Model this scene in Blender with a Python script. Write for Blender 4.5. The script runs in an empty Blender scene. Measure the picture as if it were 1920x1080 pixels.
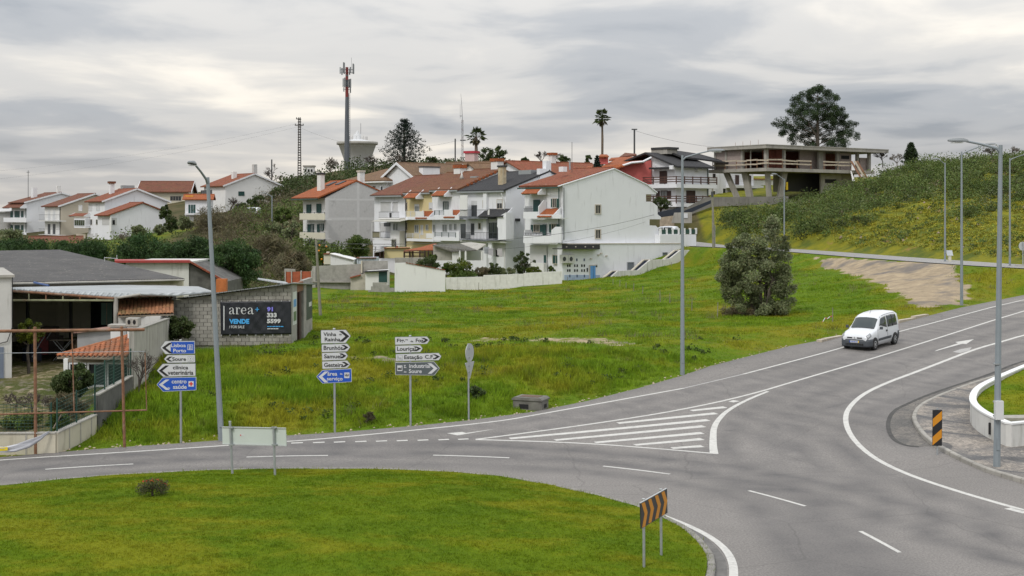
import bpy, bmesh, math, random
import numpy as np
from mathutils import Vector, Matrix
R_ = math.radians
random.seed(7); rng = np.random.default_rng(11)
SC = bpy.context.scene
COL = SC.collection
# ---------------------------------------------------------------- camera
FPX, HOR, CZ = 2500.0, 400.0, 8.3          # focal length in 1920-px units, eye-level row, eye height
cam = bpy.data.cameras.new('camera'); camo = bpy.data.objects.new('camera', cam); COL.objects.link(camo)
camo.location = (0, 0, CZ); camo.rotation_euler = (R_(90), 0, 0)
cam.sensor_width = 36; cam.lens = FPX / 1920 * 36; cam.shift_y = -(540 - HOR) / 1920
cam.clip_start = 0.5; cam.clip_end = 9000
SC.camera = camo
# ---------------------------------------------------------------- sky, sun, exposure
SUN_EL, SUN_AZ = 48.0, 215.0               # azimuth clockwise from +Y (the view direction)
w = bpy.data.worlds.new('World'); SC.world = w; w.use_nodes = True
nt = w.node_tree; nt.nodes.clear()
def wn(t, **k):
 n = nt.nodes.new(t)
 for a, b in k.items(): setattr(n, a, b)
 return n
def wl(a, b): nt.links.new(a, b)
def wmath(op, a, b=None, c=None, clamp=False):
 n = wn('ShaderNodeMath', operation=op, use_clamp=clamp)
 for i, v in enumerate((a, b, c)):
  if v is None: continue
  if isinstance(v, (int, float)): n.inputs[i].default_value = v
  else: wl(v, n.inputs[i])
 return n.outputs[0]
out = wn('ShaderNodeOutputWorld')
sky = wn('ShaderNodeTexSky', sky_type='NISHITA', sun_disc=False, sun_elevation=R_(SUN_EL), sun_rotation=R_(SUN_AZ))
sky.air_density = 1.2; sky.dust_density = 3.0
tc = wn('ShaderNodeTexCoord'); sep = wn('ShaderNodeSeparateXYZ'); wl(tc.outputs['Generated'], sep.inputs[0])
dz = wmath('MAXIMUM', sep.outputs[2], 0.0)
den = wmath('ADD', dz, 0.075)
cx = wmath('DIVIDE', sep.outputs[0], den); cy = wmath('DIVIDE', sep.outputs[1], den)
comb = wn('ShaderNodeCombineXYZ'); wl(cx, comb.inputs[0]); wl(cy, comb.inputs[1])
def cloud(scale, sx, sy, off, detail, rough, dist):
 mp = wn('ShaderNodeMapping'); wl(comb.outputs[0], mp.inputs[0])
 mp.inputs['Scale'].default_value = (sx, sy, 1); mp.inputs['Location'].default_value = off
 n = wn('ShaderNodeTexNoise'); wl(mp.outputs[0], n.inputs['Vector'])
 n.inputs['Scale'].default_value = scale; n.inputs['Detail'].default_value = detail
 n.inputs['Roughness'].default_value = rough; n.inputs['Distortion'].default_value = dist
 return n.outputs['Fac']
c1 = cloud(0.55, 0.55, 0.42, (3.1, 1.7, 0), 6, 0.46, 0.3)      # broad sheets
c2 = cloud(1.7, 0.75, 0.62, (9.4, 4.0, 0), 6, 0.5, 0.4)       # ripples in the sheet
mixd = wmath('ADD', wmath('MULTIPLY', c1, 0.62), wmath('MULTIPLY', c2, 0.38))
ramp = wn('ShaderNodeValToRGB'); wl(mixd, ramp.inputs[0])
cr = ramp.color_ramp; cr.interpolation = 'EASE'
cr.elements[0].position = 0.37; cr.elements[0].color = (0.37, 0.405, 0.455, 1)
cr.elements[1].position = 0.645; cr.elements[1].color = (1.12, 1.05, 0.94, 1)
e = cr.elements.new(0.455); e.color = (0.54, 0.56, 0.59, 1)
e = cr.elements.new(0.53); e.color = (0.75, 0.74, 0.725, 1)
lowf = wmath('SUBTRACT', 1.0, wmath('MULTIPLY', dz, 14.0, clamp=True), clamp=True)
pale = wn('ShaderNodeMixRGB'); wl(wmath('MULTIPLY', lowf, 0.5), pale.inputs[0]); wl(ramp.outputs[0], pale.inputs[1])
pale.inputs[2].default_value = (0.95, 0.875, 0.775, 1)
gain = wmath('ADD', 0.86, wmath('MULTIPLY', dz, 2.3))
cl = wn('ShaderNodeMixRGB', blend_type='MULTIPLY'); cl.inputs[0].default_value = 1.0
wl(pale.outputs[0], cl.inputs[1]); wl(gain, cl.inputs[2])
bg1 = wn('ShaderNodeBackground'); wl(sky.outputs[0], bg1.inputs[0]); bg1.inputs[1].default_value = 0.06
bg2 = wn('ShaderNodeBackground'); wl(cl.outputs[0], bg2.inputs[0]); bg2.inputs[1].default_value = 0.86
mx = wn('ShaderNodeMixShader'); mx.inputs[0].default_value = 0.93
wl(bg1.outputs[0], mx.inputs[1]); wl(bg2.outputs[0], mx.inputs[2]); wl(mx.outputs[0], out.inputs[0])
sl = bpy.data.lights.new('sun', 'SUN'); sl.energy = 1.5; sl.angle = R_(12); sl.color = (1.0, 0.95, 0.88)
so = bpy.data.objects.new('sun', sl); COL.objects.link(so)
az, el = R_(SUN_AZ), R_(SUN_EL)
sd_ = Vector((math.sin(az) * math.cos(el), math.cos(az) * math.cos(el), math.sin(el)))
so.rotation_euler = sd_.to_track_quat('Z', 'Y').to_euler(); so.location = sd_ * 80
vs = SC.view_settings; vs.view_transform = 'Standard'; vs.look = 'None'; vs.exposure = 0.12; vs.gamma = 1.0
vs.use_curve_mapping = False
# ---------------------------------------------------------------- places
def P(px, py, d):                          # the point d metres ahead that the photograph shows at (px, py)
 return Vector(((px - 960) / FPX * d, d, CZ - (py - HOR) / FPX * d))
def Zm(ox, oy, k): return lambda x, y: (ox + x / k, oy + y / k)
zA = Zm(0, 280, 4); zB = Zm(0, 450, 4.8); zC = Zm(0, 600, 4); zD = Zm(380, 440, 4.8)
zE = Zm(540, 290, 6.836); zF = Zm(540, 380, 6.836); zG = Zm(740, 290, 5.647); zH = Zm(740, 390, 5.647)
zI = Zm(960, 270, 5.047); zJ = Zm(960, 400, 5.047); zK = Zm(1200, 250, 6.39); zL = Zm(1320, 150, 5.047)
zN = Zm(1540, 240, 4.153); zO = Zm(1540, 560, 9); zQ = Zm(1560, 640, 3.375)
zS1 = Zm(280, 600, 4.32); zS2 = Zm(580, 600, 4.908); zS4 = Zm(1160, 880, 5.4); zS7 = Zm(820, 700, 3.31)
def zroad(Y):
 Y = np.asarray(Y, float)
 return np.where(Y < 42, 0, np.where(Y < 50, 0.055 * (Y - 42) ** 2 / 16, 0.055 * (Y - 46)))
def RD(px, py):                            # where the road surface lies under a pixel
 lo, hi = 8.0, 400.0
 for _ in range(60):
  m = (lo + hi) / 2
  z = CZ - (py - HOR) / FPX * m
  if z > zroad(m): lo = m
  else: hi = m
 return (float((px - 960) / FPX * lo), float(lo))
# ---------------------------------------------------------------- object helpers
def props(o, label=None, cat=None, group=None, kind=None):
 if label: o['label'] = label
 if cat: o['category'] = cat
 if group: o['group'] = group
 if kind: o['kind'] = kind
 return o
def thing(name, label, cat, loc=(0, 0, 0), rz=0.0, group=None):
 o = bpy.data.objects.new(name, None); COL.objects.link(o); o.empty_display_size = 0.2
 o.location = loc; o.rotation_euler = (0, 0, rz)
 return props(o, label, cat, group)
def mobj(name, me, mats, parent=None, loc=None, rot=None):
 if not isinstance(mats, (list, tuple)): mats = [mats]
 if isinstance(me, bpy.types.Mesh):
  if not me.materials:
   for m in mats: me.materials.append(m)
 o = bpy.data.objects.new(name, me); COL.objects.link(o)
 if parent is not None: o.parent = parent
 if loc is not None: o.location = loc
 if rot is not None: o.rotation_euler = rot
 return o
class MB:
 def __init__(s): s.v = []; s.f = []; s.m = []; s.sm = []
 def add(s, vs, fs, mi=0, smooth=False):
  b = len(s.v); s.v += [tuple(p) for p in vs]
  for f in fs: s.f.append([b + i for i in f]); s.m.append(mi); s.sm.append(smooth)
  return s
 def box(s, a, b, mi=0, M=None):
  (x0, y0, z0), (x1, y1, z1) = a, b
  x0, x1 = min(x0, x1), max(x0, x1); y0, y1 = min(y0, y1), max(y0, y1); z0, z1 = min(z0, z1), max(z0, z1)
  vs = [(x0, y0, z0), (x1, y0, z0), (x1, y1, z0), (x0, y1, z0), (x0, y0, z1), (x1, y0, z1), (x1, y1, z1), (x0, y1, z1)]
  if M is not None: vs = [M @ Vector(p) for p in vs]
  return s.add(vs, [(0, 3, 2, 1), (4, 5, 6, 7), (0, 1, 5, 4), (1, 2, 6, 5), (2, 3, 7, 6), (3, 0, 4, 7)], mi)
 def prism(s, base, vec, mi=0):             # polygon (3-D points) swept along vec
  n = len(base); vec = Vector(vec); base = [Vector(p) for p in base]
  vs = base + [p + vec for p in base]
  fs = [tuple(range(n))[::-1], tuple(range(n, 2 * n))] + [(i, (i + 1) % n, n + (i + 1) % n, n + i) for i in range(n)]
  return s.add(vs, fs, mi)
 def tube(s, pts, r, n=8, mi=0, smooth=True, caps=True):
  pts = [Vector(p) for p in pts]; rs = r if isinstance(r, (list, tuple)) else [r] * len(pts)
  b = len(s.v); vs = []
  for i, p in enumerate(pts):
   t = (pts[min(i + 1, len(pts) - 1)] - pts[max(i - 1, 0)]).normalized()
   u = t.cross(Vector((0, 0, 1)));
   if u.length < 1e-3: u = Vector((1, 0, 0))
   u.normalize(); v = t.cross(u)
   for k in range(n):
    a = 2 * math.pi * k / n; vs.append(p + (u * math.cos(a) + v * math.sin(a)) * rs[i])
  fs = []
  for i in range(len(pts) - 1):
   for k in range(n):
    fs.append((i * n + k, i * n + (k + 1) % n, (i + 1) * n + (k + 1) % n, (i + 1) * n + k))
  s.add(vs, fs, mi, smooth)
  if caps:
   L = (len(pts) - 1) * n
   s.add(vs[:n], [tuple(range(n))[::-1]], mi); s.add(vs[L:], [tuple(range(n))], mi)
  return s
 def lathe(s, prof, n=24, mi=0, smooth=True, c=(0, 0, 0)):
  vs = []; 
  for r, z in prof:
   for k in range(n):
    a = 2 * math.pi * k / n; vs.append((c[0] + r * math.cos(a), c[1] + r * math.sin(a), c[2] + z))
  fs = []
  for i in range(len(prof) - 1):
   for k in range(n): fs.append((i * n + k, i * n + (k + 1) % n, (i + 1) * n + (k + 1) % n, (i + 1) * n + k))
  return s.add(vs, fs, mi, smooth)
 def mesh(s, name):
  me = bpy.data.meshes.new(name); me.from_pydata(s.v, [], s.f); me.update()
  me.polygons.foreach_set('material_index', s.m); me.polygons.foreach_set('use_smooth', s.sm)
  return me
 def build(s, name, mats, parent=None, loc=None, rot=None, fix=True):
  me = s.mesh(name)
  if fix:
   bm = bmesh.new(); bm.from_mesh(me); bmesh.ops.recalc_face_normals(bm, faces=bm.faces); bm.to_mesh(me); bm.free()
  return mobj(name, me, mats, parent, loc, rot)
def cards(name, verts, colors, mat, parent=None, n=4):      # many small faces at once: verts (k*n,3), colour per face
 k = len(verts) // n
 me = bpy.data.meshes.new(name); me.vertices.add(k * n); me.vertices.foreach_set('co', np.asarray(verts, np.float32).ravel())
 me.loops.add(k * n); me.loops.foreach_set('vertex_index', np.arange(k * n, dtype=np.int32))
 me.polygons.add(k); me.polygons.foreach_set('loop_start', np.arange(0, k * n, n, dtype=np.int32))
 me.update(calc_edges=True)
 at = me.attributes.new('tint', 'FLOAT_COLOR', 'POINT')
 c = np.ones((k * n, 4), np.float32); c[:, :3] = np.repeat(np.asarray(colors, np.float32), n, 0); at.data.foreach_set('color', c.ravel())
 return mobj(name, me, mat, parent)
# ---------------------------------------------------------------- materials
MATS = {}
def nodes(name):
 m = bpy.data.materials.new(name); m.use_nodes = True; t = m.node_tree
 b = t.nodes['Principled BSDF']
 return m, t, b
def NN(t, typ, ins=None, **k):
 n = t.nodes.new(typ)
 for a, b in k.items(): setattr(n, a, b)
 for a, b in (ins or {}).items():
  s = n.inputs[a]
  if isinstance(b, bpy.types.NodeSocket): t.links.new(b, s)
  else: s.default_value = b
 return n
def c4(c): return (c[0], c[1], c[2], 1)
def mul(c, k): return tuple(min(1, x * k) for x in c)
def noise(t, pos, scale, detail=4, rough=.55, stretch=None, off=0.0):
 if stretch or off:
  mp = NN(t, 'ShaderNodeMapping', {'Vector': pos, 'Scale': stretch or (1, 1, 1), 'Location': (off, off * 1.7, off * .6)}); pos = mp.outputs[0]
 return NN(t, 'ShaderNodeTexNoise', {'Vector': pos, 'Scale': scale, 'Detail': detail, 'Roughness': rough}).outputs['Fac']
def rampf(t, f, a, b, ca=0.0, cb=1.0):
 return NN(t, 'ShaderNodeMapRange', {'Value': f, 'From Min': a, 'From Max': b, 'To Min': ca, 'To Max': cb}, clamp=True).outputs[0]
def mixc(t, f, a, b, blend='MIX'):
 n = NN(t, 'ShaderNodeMixRGB', blend_type=blend)
 for i, v in enumerate((f, a, b)):
  if isinstance(v, bpy.types.NodeSocket): t.links.new(v, n.inputs[i])
  elif i == 0: n.inputs[0].default_value = v
  else: n.inputs[i].default_value = c4(v)
 return n.outputs[0]
def bump(t, b, f, strength, dist):
 n = NN(t, 'ShaderNodeBump', {'Height': f, 'Strength': strength, 'Distance': dist}); t.links.new(n.outputs[0], b.inputs['Normal'])
def MAT(name, col, rough=.8, var=.12, scale=2.0, stain=None, stain_amt=0.0, streak=False, bmp=0.0, bscale=20, metal=0.0, spec=None, fine=0.0):
 if name in MATS: return MATS[name]
 m, t, b = nodes(name)
 pos = NN(t, 'ShaderNodeNewGeometry').outputs['Position']
 f = noise(t, pos, scale, 5, .6)
 c = mixc(t, rampf(t, f, .3, .7), mul(col, 1 - var), mul(col, 1 + var))
 if stain is not None:
  g = noise(t, pos, 1.1 if streak else .9, 6, .65, (2.2, 2.2, .28) if streak else None, 5.3)
  c = mixc(t, rampf(t, g, .70 - .3 * stain_amt, .86 - .2 * stain_amt, 0, min(1, .35 + stain_amt)), c, stain)
 if fine:
  h = noise(t, pos, 45, 2, .7); c = mixc(t, fine, c, mixc(t, rampf(t, h, .3, .7), (0, 0, 0), (1, 1, 1)), 'OVERLAY')
 t.links.new(c, b.inputs['Base Color'])
 b.inputs['Roughness'].default_value = rough; b.inputs['Metallic'].default_value = metal
 if spec is not None: b.inputs['Specular IOR Level'].default_value = spec
 if bmp: bump(t, b, noise(t, pos, bscale, 4, .65), bmp, .02)
 MATS[name] = m; return m
def TILE(name, col, moss=(.10, .085, .02), amt=.3, dark=.42):
 if name in MATS: return MATS[name]
 m, t, b = nodes(name)
 tcn = NN(t, 'ShaderNodeTexCoord').outputs['Object']; pos = NN(t, 'ShaderNodeNewGeometry').outputs['Position']
 sx = NN(t, 'ShaderNodeSeparateXYZ', {0: tcn})
 w1 = NN(t, 'ShaderNodeMath', {0: sx.outputs[1], 1: 2 * math.pi / .24}, operation='MULTIPLY').outputs[0]
 w1 = NN(t, 'ShaderNodeMath', {0: w1}, operation='SINE').outputs[0]
 w2 = NN(t, 'ShaderNodeMath', {0: NN(t, 'ShaderNodeMath', {0: sx.outputs[0], 1: 1 / .37}, operation='MULTIPLY').outputs[0]}, operation='FRACT').outputs[0]
 f = noise(t, pos, 1.1, 5, .65); g = noise(t, pos, 7, 3, .6, None, 3.0)
 c = mixc(t, rampf(t, g, .3, .7), mul(col, dark), mul(col, 1.3))
 c = mixc(t, rampf(t, f, .5, .72, 0, amt + .25), c, mul(col, .42))
 c = mixc(t, rampf(t, noise(t, pos, .7, 5, .6, None, 9.0), .52, .75, 0, amt), c, moss)
 t.links.new(c, b.inputs['Base Color']); b.inputs['Roughness'].default_value = .9
 hgt = NN(t, 'ShaderNodeMath', {0: w1, 1: .5, 2: w2}, operation='MULTIPLY_ADD').outputs[0]
 bump(t, b, hgt, .9, .05)
 MATS[name] = m; return m
def GLASS(name, col=(.02, .025, .03), rough=.08):
 if name in MATS: return MATS[name]
 m, t, b = nodes(name); b.inputs['Base Color'].default_value = c4(col); b.inputs['Roughness'].default_value = rough
 b.inputs['Specular IOR Level'].default_value = .6
 MATS[name] = m; return m
def LEAF(name, col, col2, rough=.65):
 if name in MATS: return MATS[name]
 m, t, b = nodes(name)
 tint = NN(t, 'ShaderNodeVertexColor', layer_name='tint').outputs[0]
 pos = NN(t, 'ShaderNodeNewGeometry').outputs['Position']
 c = mixc(t, rampf(t, noise(t, pos, .9, 4, .6), .35, .65), col, col2)
 c = mixc(t, 1.0, c, tint, 'MULTIPLY')
 t.links.new(c, b.inputs['Base Color']); b.inputs['Roughness'].default_value = rough; b.inputs['Specular IOR Level'].default_value = .25
 tr = NN(t, 'ShaderNodeBsdfTranslucent', {'Color': c}); ms = NN(t, 'ShaderNodeMixShader', {0: .25, 1: b.outputs[0], 2: tr.outputs[0]})
 t.links.new(ms.outputs[0], t.nodes['Material Output'].inputs[0])
 MATS[name] = m; return m
# ================================================================ THE GROUND
def poly_px(pts): return [RD(x, y) for x, y in pts]
far_edge = poly_px([(0, 857), (105, 848), (165, 843), (232, 838), (340, 831), (480, 820), (630, 811), (770, 799), (880, 788), (1000, 772), (1100, 752),
     (1200, 727), (1280, 704), (1330, 687), (1400, 669), (1480, 649), (1570, 632), (1690, 605), (1800, 577), (1920, 553), (2100, 515), (2350, 474)])
gutter_out = poly_px([(2300, 590), (2100, 633), (1920, 675), (1856, 702), (1797, 721), (1738, 741), (1702, 757), (1675, 770), (1664, 791), (1667, 812), (1678, 827), (1699, 836), (1723, 838)])
kerb_line = poly_px([(2300, 608), (2100, 650), (1920, 694), (1860, 711), (1800, 731), (1757, 748), (1729, 762), (1717, 775), (1713, 789), (1726, 812), (1747, 833), (1767, 845), (1812, 868), (1856, 887), (1920, 906), (2050, 940), (2250, 975)])
road_poly = [(-70, far_edge[0][1] - 1.2)] + far_edge + kerb_line[:1] + kerb_line[1:] + [(kerb_line[-1][0] + 14, kerb_line[-1][1] - 2), (46, 12), (-70, 12)]
island = poly_px([(0, 918), (150, 903), (300, 893), (435, 888), (515, 886), (640, 886), (760, 888), (860, 893), (950, 902), (1050, 920), (1160, 948), (1201, 960), (1243, 980),
     (1271, 993), (1290, 1008), (1308, 1026), (1321, 1043), (1326, 1056), (1325, 1080)]) + [(3.9, 28), (2.0, 25), (-2, 22.3), (-8, 21), (-14, 22), (-19, 25.5), (-21, 30), (-20.5, 35), (-18.5, 38.3)]
pave_poly = kerb_line + [(kerb_line[-1][0] + 16, kerb_line[-1][1] - 2), (60, 40), (60, kerb_line[0][1] + 3), (kerb_line[0][0] + 2, kerb_line[0][1])]
def smooth_closed(p, n=2):
 for _ in range(n):
  q = []
  for i in range(len(p)):
   a, b = p[i], p[(i + 1) % len(p)]
   q += [(a[0] * .75 + b[0] * .25, a[1] * .75 + b[1] * .25), (a[0] * .25 + b[0] * .75, a[1] * .25 + b[1] * .75)]
  p = q
 return p
def smooth_open(p, n=2):
 for _ in range(n):
  q = [p[0]]
  for i in range(len(p) - 1):
   a, b = p[i], p[i + 1]
   q += [(a[0] * .75 + b[0] * .25, a[1] * .75 + b[1] * .25), (a[0] * .25 + b[0] * .75, a[1] * .25 + b[1] * .75)]
  p = q + [p[-1]]
 return p
island = smooth_closed(island, 1)
kerb_line = smooth_open(kerb_line, 1); gutter_out = smooth_open(gutter_out, 1)
def inside(X, Y, poly):
 X = np.asarray(X, float); Y = np.asarray(Y, float); r = np.zeros(X.shape, bool)
 n = len(poly)
 for i in range(n):
  x0, y0 = poly[i]; x1, y1 = poly[(i + 1) % n]
  if y0 == y1: continue
  c = ((y0 > Y) != (y1 > Y)) & (X < (x1 - x0) * (Y - y0) / (y1 - y0) + x0); r ^= c
 return r
def dist_poly(X, Y, poly, closed=True):
 X = np.asarray(X, float); Y = np.asarray(Y, float); d = np.full(X.shape, 1e9)
 n = len(poly)
 for i in range(n if closed else n - 1):
  x0, y0 = poly[i]; x1, y1 = poly[(i + 1) % n]
  vx, vy = x1 - x0, y1 - y0; L = vx * vx + vy * vy + 1e-12
  t = np.clip(((X - x0) * vx + (Y - y0) * vy) / L, 0, 1)
  d = np.minimum(d, np.hypot(X - x0 - t * vx, Y - y0 - t * vy))
 return d
# --- the land: control points (photo column, photo row, distance) or (X, Y, z)
cp = []
def G(px, py, d): v = P(px, py, d); cp.append((v.x, v.y, v.z))
for px in (330, 560, 800, 1000): cp.append(((px - 960) / FPX * 63, 63, 1.45)); cp.append(((px - 960) / FPX * 78, 78, 1.5)); cp.append(((px - 960) / FPX * 102, 102, 1.15))
for px in (330, 560, 800): cp.append(((px - 960) / FPX * 56, 56, .8))
for px in (700, 850, 1000): cp.append(((px - 960) / FPX * 130, 130, .6))
cp += [(2, 66, 1.5), (8, 66, 1.5), (13, 75, 1.6), (15, 90, 1.6), (8, 90, 1.4), (24, 80, 2.0), (9, 110, 1.3), (18, 115, 2.1)]
cp += [(-7, 150, .6), (0, 150, .5), (6, 150, .8), (11, 150, 1.1)]
G(1150, 529, 151.5); G(1215, 519, 155); G(1280, 502, 159); G(1325, 483, 162); G(1420, 470, 146); G(1500, 482, 138); G(1600, 530, 108); G(1700, 570, 90); G(1420, 590, 88)
G(1560, 500, 126); G(1760, 500, 108); G(1860, 505, 101); G(1850, 560, 88)
for px, py, d in ((1330, 460, 163), (1400, 462, 156), (1500, 468, 145), (1640, 479, 127), (1773, 488, 113), (1900, 496, 103), (2100, 506, 93)): G(px, py, d)
G(1600, 458, 142); G(1773, 470, 122); G(1900, 478, 112)
G(1600, 400, 158); G(1750, 410, 142); G(1900, 390, 140); G(1500, 412, 168); G(1550, 382, 184); G(1450, 388, 182); G(1600, 358, 182); G(1600, 352, 200); G(1650, 338, 206); G(1550, 368, 198); G(1520, 372, 200); G(1750, 352, 170); G(1900, 345, 155); G(1700, 326, 192); G(1800, 320, 180); G(1900, 308, 168)
G(2100, 325, 150); G(1500, 385, 188); G(1400, 380, 184); G(1340, 378, 181); G(1350, 430, 170); G(1420, 415, 170); G(1290, 440, 172); G(1240, 440, 165); G(1240, 402, 186)
for X, Y, z in ((40, 240, 14.5), (70, 220, 14.5), (20, 240, 12.5), (60, 300, 13.5), (100, 140, 14), (60, 95, 6), (80, 60, 3)): cp.append((X, Y, z))
for X in (-34, -24): cp += [(X, 50, .35), (X, 60, .55), (X, 75, .6), (X, 95, .8)]
cp += [(-14.4, 49.2, .45), (-14.6, 52, 1.0), (-14.9, 55, 1.4), (-16, 63, 1.45), (-16.6, 51, .35), (-17.2, 56, .5), (-17, 52, .4), (-18, 75, .8), (-30, 110, .8), (-45, 110, .7), (-22, 120, .6), (-40, 150, .8), (-70, 90, .5), (-20, 140, .7), (-28, 170, 2.0), (-55, 180, 1.5), (-75, 220, 1.6), (-100, 260, 2)]
G(200, 465, 200); G(300, 440, 215); G(350, 400, 290); G(430, 405, 260); G(100, 420, 300); G(470, 345, 330); G(530, 345, 330); G(500, 400, 240); G(560, 400, 230); G(600, 440, 205)
G(620, 322, 330); G(700, 312, 340); G(800, 308, 330); G(950, 312, 300); G(1050, 310, 280); G(1150, 312, 260); G(900, 350, 240); G(700, 360, 235); G(1100, 340, 235); 
_u = (math.cos(R_(38)), math.sin(R_(38))); _k0 = P(1053, 525, 152)
for _k in (3, 13, 23, 33, 43, 55):
 for _o, _z in ((-9, .55), (-4, .5), (2, .5), (14, 4.8)):
  cp.append((_k0.x - _u[1] * _k + _u[0] * _o, _k0.y + _u[0] * _k + _u[1] * _o, _z + (1.6 if _k > 50 else 0)))
for X, Y, z in ((-30, 420, 19), (30, 420, 15), (-120, 420, 9), (120, 420, 12), (-200, 300, 3), (200, 300, 14), (-300, 800, 7), (0, 900, 8), (300, 800, 8), (-900, 2200, 6), (900, 2200, 6), (0, 2600, 6),
    (-400, 60, 0), (400, 60, 6), (-60, 20, 0), (60, 20, .5), (0, -40, 0), (-200, -100, 0), (200, -100, 0), (-150, 150, 1)): cp.append((X, Y, z))
CP = np.array(cp, float)
def _phi(r): return np.sqrt(r * r + 9.0)
_n = len(CP); _A = np.zeros((_n + 3, _n + 3)); _D = np.hypot(CP[:, None, 0] - CP[None, :, 0], CP[:, None, 1] - CP[None, :, 1])
_A[:_n, :_n] = _phi(_D) - np.eye(_n) * .6; _A[:_n, _n] = 1; _A[:_n, _n + 1:] = CP[:, :2]; _A[_n, :_n] = 1; _A[_n + 1:, :_n] = CP[:, :2].T
_W = np.linalg.solve(_A, np.concatenate([CP[:, 2], np.zeros(3)]))
def _land(X, Y):
 z = np.full(X.shape, _W[_n]) + _W[_n + 1] * X + _W[_n + 2] * Y
 for i in range(_n): z += _W[i] * _phi(np.hypot(X - CP[i, 0], Y - CP[i, 1]))
 return z
def sn(X, Y, s, k=0): return np.sin(X * s + 1.3 * np.sin(Y * s * .7 + k) + k) * np.cos(Y * s * 1.1 + 1.1 * np.sin(X * s * .6 + 2 * k))
upper_road = [(P(x, y, d).x, P(x, y, d).y, P(x, y, d).z) for x, y, d in ((1255, 452, 172), (1330, 461, 164), (1400, 464, 156), (1500, 470, 145), (1640, 481, 127), (1773, 490.5, 113), (1900, 499, 103), (2100, 508, 93))]
ur2 = [(a, b) for a, b, c in upper_road]
def gz(X, Y):
 X = np.asarray(X, float); Y = np.asarray(Y, float); sh = X.shape; X = X.ravel(); Y = Y.ravel()
 z = _land(X, Y)
 far = np.clip((Y - 60) / 60, 0, 1)
 z = z + .07 * sn(X, Y, .9) + .05 * sn(X, Y, 2.1, 1) + far * .12 * sn(X, Y, .35, 2)
 d = dist_poly(X, Y, road_poly); d[inside(X, Y, road_poly)] = 0
 dp = dist_poly(X, Y, pave_poly); dp[inside(X, Y, pave_poly)] = 0; d = np.minimum(d, dp)
 t = np.clip((d - .25) / 4.5, 0, 1); t = t * t * (3 - 2 * t)
 zr = zroad(Y) - .05
 z = zr * (1 - t) + z * t
 du = dist_poly(X, Y, ur2, False); zu = np.interp(Y, [p[1] for p in upper_road[::-1]], [p[2] for p in upper_road[::-1]]) - .06
 tu = np.clip((du - 2.6) / 3.0, 0, 1); tu = tu * tu * (3 - 2 * tu)
 z = np.where((du < 6) & (X > 15), zu * (1 - tu) + z * tu, z)
 return z.reshape(sh)
def gz1(x, y): return float(gz(np.array([x]), np.array([y]))[0])
def HIT(px, py, lo=20.0, hi=600.0):        # first ground point under a pixel
 ds = np.concatenate([np.arange(lo, 200, .25), np.arange(200, hi, 1.0)])
 X = (px - 960) / FPX * ds; Z = CZ - (py - HOR) / FPX * ds
 k = np.argmax(Z < gz(X, ds)); d = float(ds[k])
 return Vector(((px - 960) / FPX * d, d, gz1((px - 960) / FPX * d, d)))
def grow(a, b, first, g):
 r = [a]; s = first
 while r[-1] < b: r.append(r[-1] + s); s *= g
 return r
xs = sorted(set([-v for v in grow(26, 1500, .8, 1.12)] + list(np.arange(-26, 46, .5)) + grow(46, 1500, .8, 1.12)))
ys = list(np.arange(-60, 26, 6)) + list(np.arange(26, 112, .5)) + list(np.arange(112, 210, 1.0)) + grow(210, 3500, 1.2, 1.09)
XX, YY = np.meshgrid(xs, ys); ZZ = gz(XX, YY)
nx, ny = len(xs), len(ys)
me = bpy.data.meshes.new('ground')
vv = np.stack([XX, YY, ZZ], -1).reshape(-1, 3).astype(np.float32)
idx = np.arange(nx * ny).reshape(ny, nx); q = np.stack([idx[:-1, :-1], idx[:-1, 1:], idx[1:, 1:], idx[1:, :-1]], -1).reshape(-1, 4).astype(np.int32)
me.vertices.add(len(vv)); me.vertices.foreach_set('co', vv.ravel()); me.loops.add(q.size); me.loops.foreach_set('vertex_index', q.ravel())
me.polygons.add(len(q)); me.polygons.foreach_set('loop_start', np.arange(0, q.size, 4, dtype=np.int32)); me.update(calc_edges=True)
me.polygons.foreach_set('use_smooth', np.ones(len(q), bool))
def W2(pts): return [(HIT(*p).x, HIT(*p).y) for p in pts]
gravel = W2([(1525, 484), (1600, 486), (1700, 491), (1800, 496), (1790, 512), (1820, 548), (1800, 572), (1725, 577), (1690, 556), (1640, 530), (1570, 508)])
strip1 = W2([(900, 633), (1080, 631), (1200, 640), (1190, 647), (980, 640), (880, 641)]); strip2 = W2([(620, 664), (700, 668), (790, 672), (790, 680), (690, 678), (600, 672)])
yard = [(-60, 47), (-16.3, 47), (-16.8, 60), (-17, 72), (-22, 80), (-60, 80)]
def soilmap(X, Y):
 s = np.zeros(X.shape)
 for p, wd, a in ((gravel, 1.2, 1.0), (strip1, .8, .55), (strip2, .5, .6), (yard, 1.0, .44)):
  d = dist_poly(X, Y, p); d = np.where(inside(X, Y, p), -d, d) + .5 * sn(X, Y, 1.7, 3) + .3 * sn(X, Y, 4.1, 1)
  s = np.maximum(s, np.clip(.5 - d / wd, 0, 1) * a)
 d = dist_poly(X, Y, far_edge, False); s = np.maximum(s, np.clip(1 - d / .5, 0, 1) * .6)
 return s
def hillmap(X, Y):        # the cut bank above the upper road
 du = dist_poly(X, Y, ur2, False); up = (Y > np.interp(X, [p[0] for p in ur2], [p[1] for p in ur2])) if False else None
 side = np.zeros(X.shape, bool)
 poly = ur2 + [(80, 110), (80, 330), (0, 330), (22, 175)]
 return np.where(inside(X, Y, poly) & (X > 10), np.clip(du / 3, 0, 1), 0)
soil = soilmap(XX.ravel(), YY.ravel()); hillm = hillmap(XX.ravel(), YY.ravel())
at = me.attributes.new('soil', 'FLOAT', 'POINT'); at.data.foreach_set('value', soil.astype(np.float32))
at = me.attributes.new('bank', 'FLOAT', 'POINT'); at.data.foreach_set('value', hillm.astype(np.float32))
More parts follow.
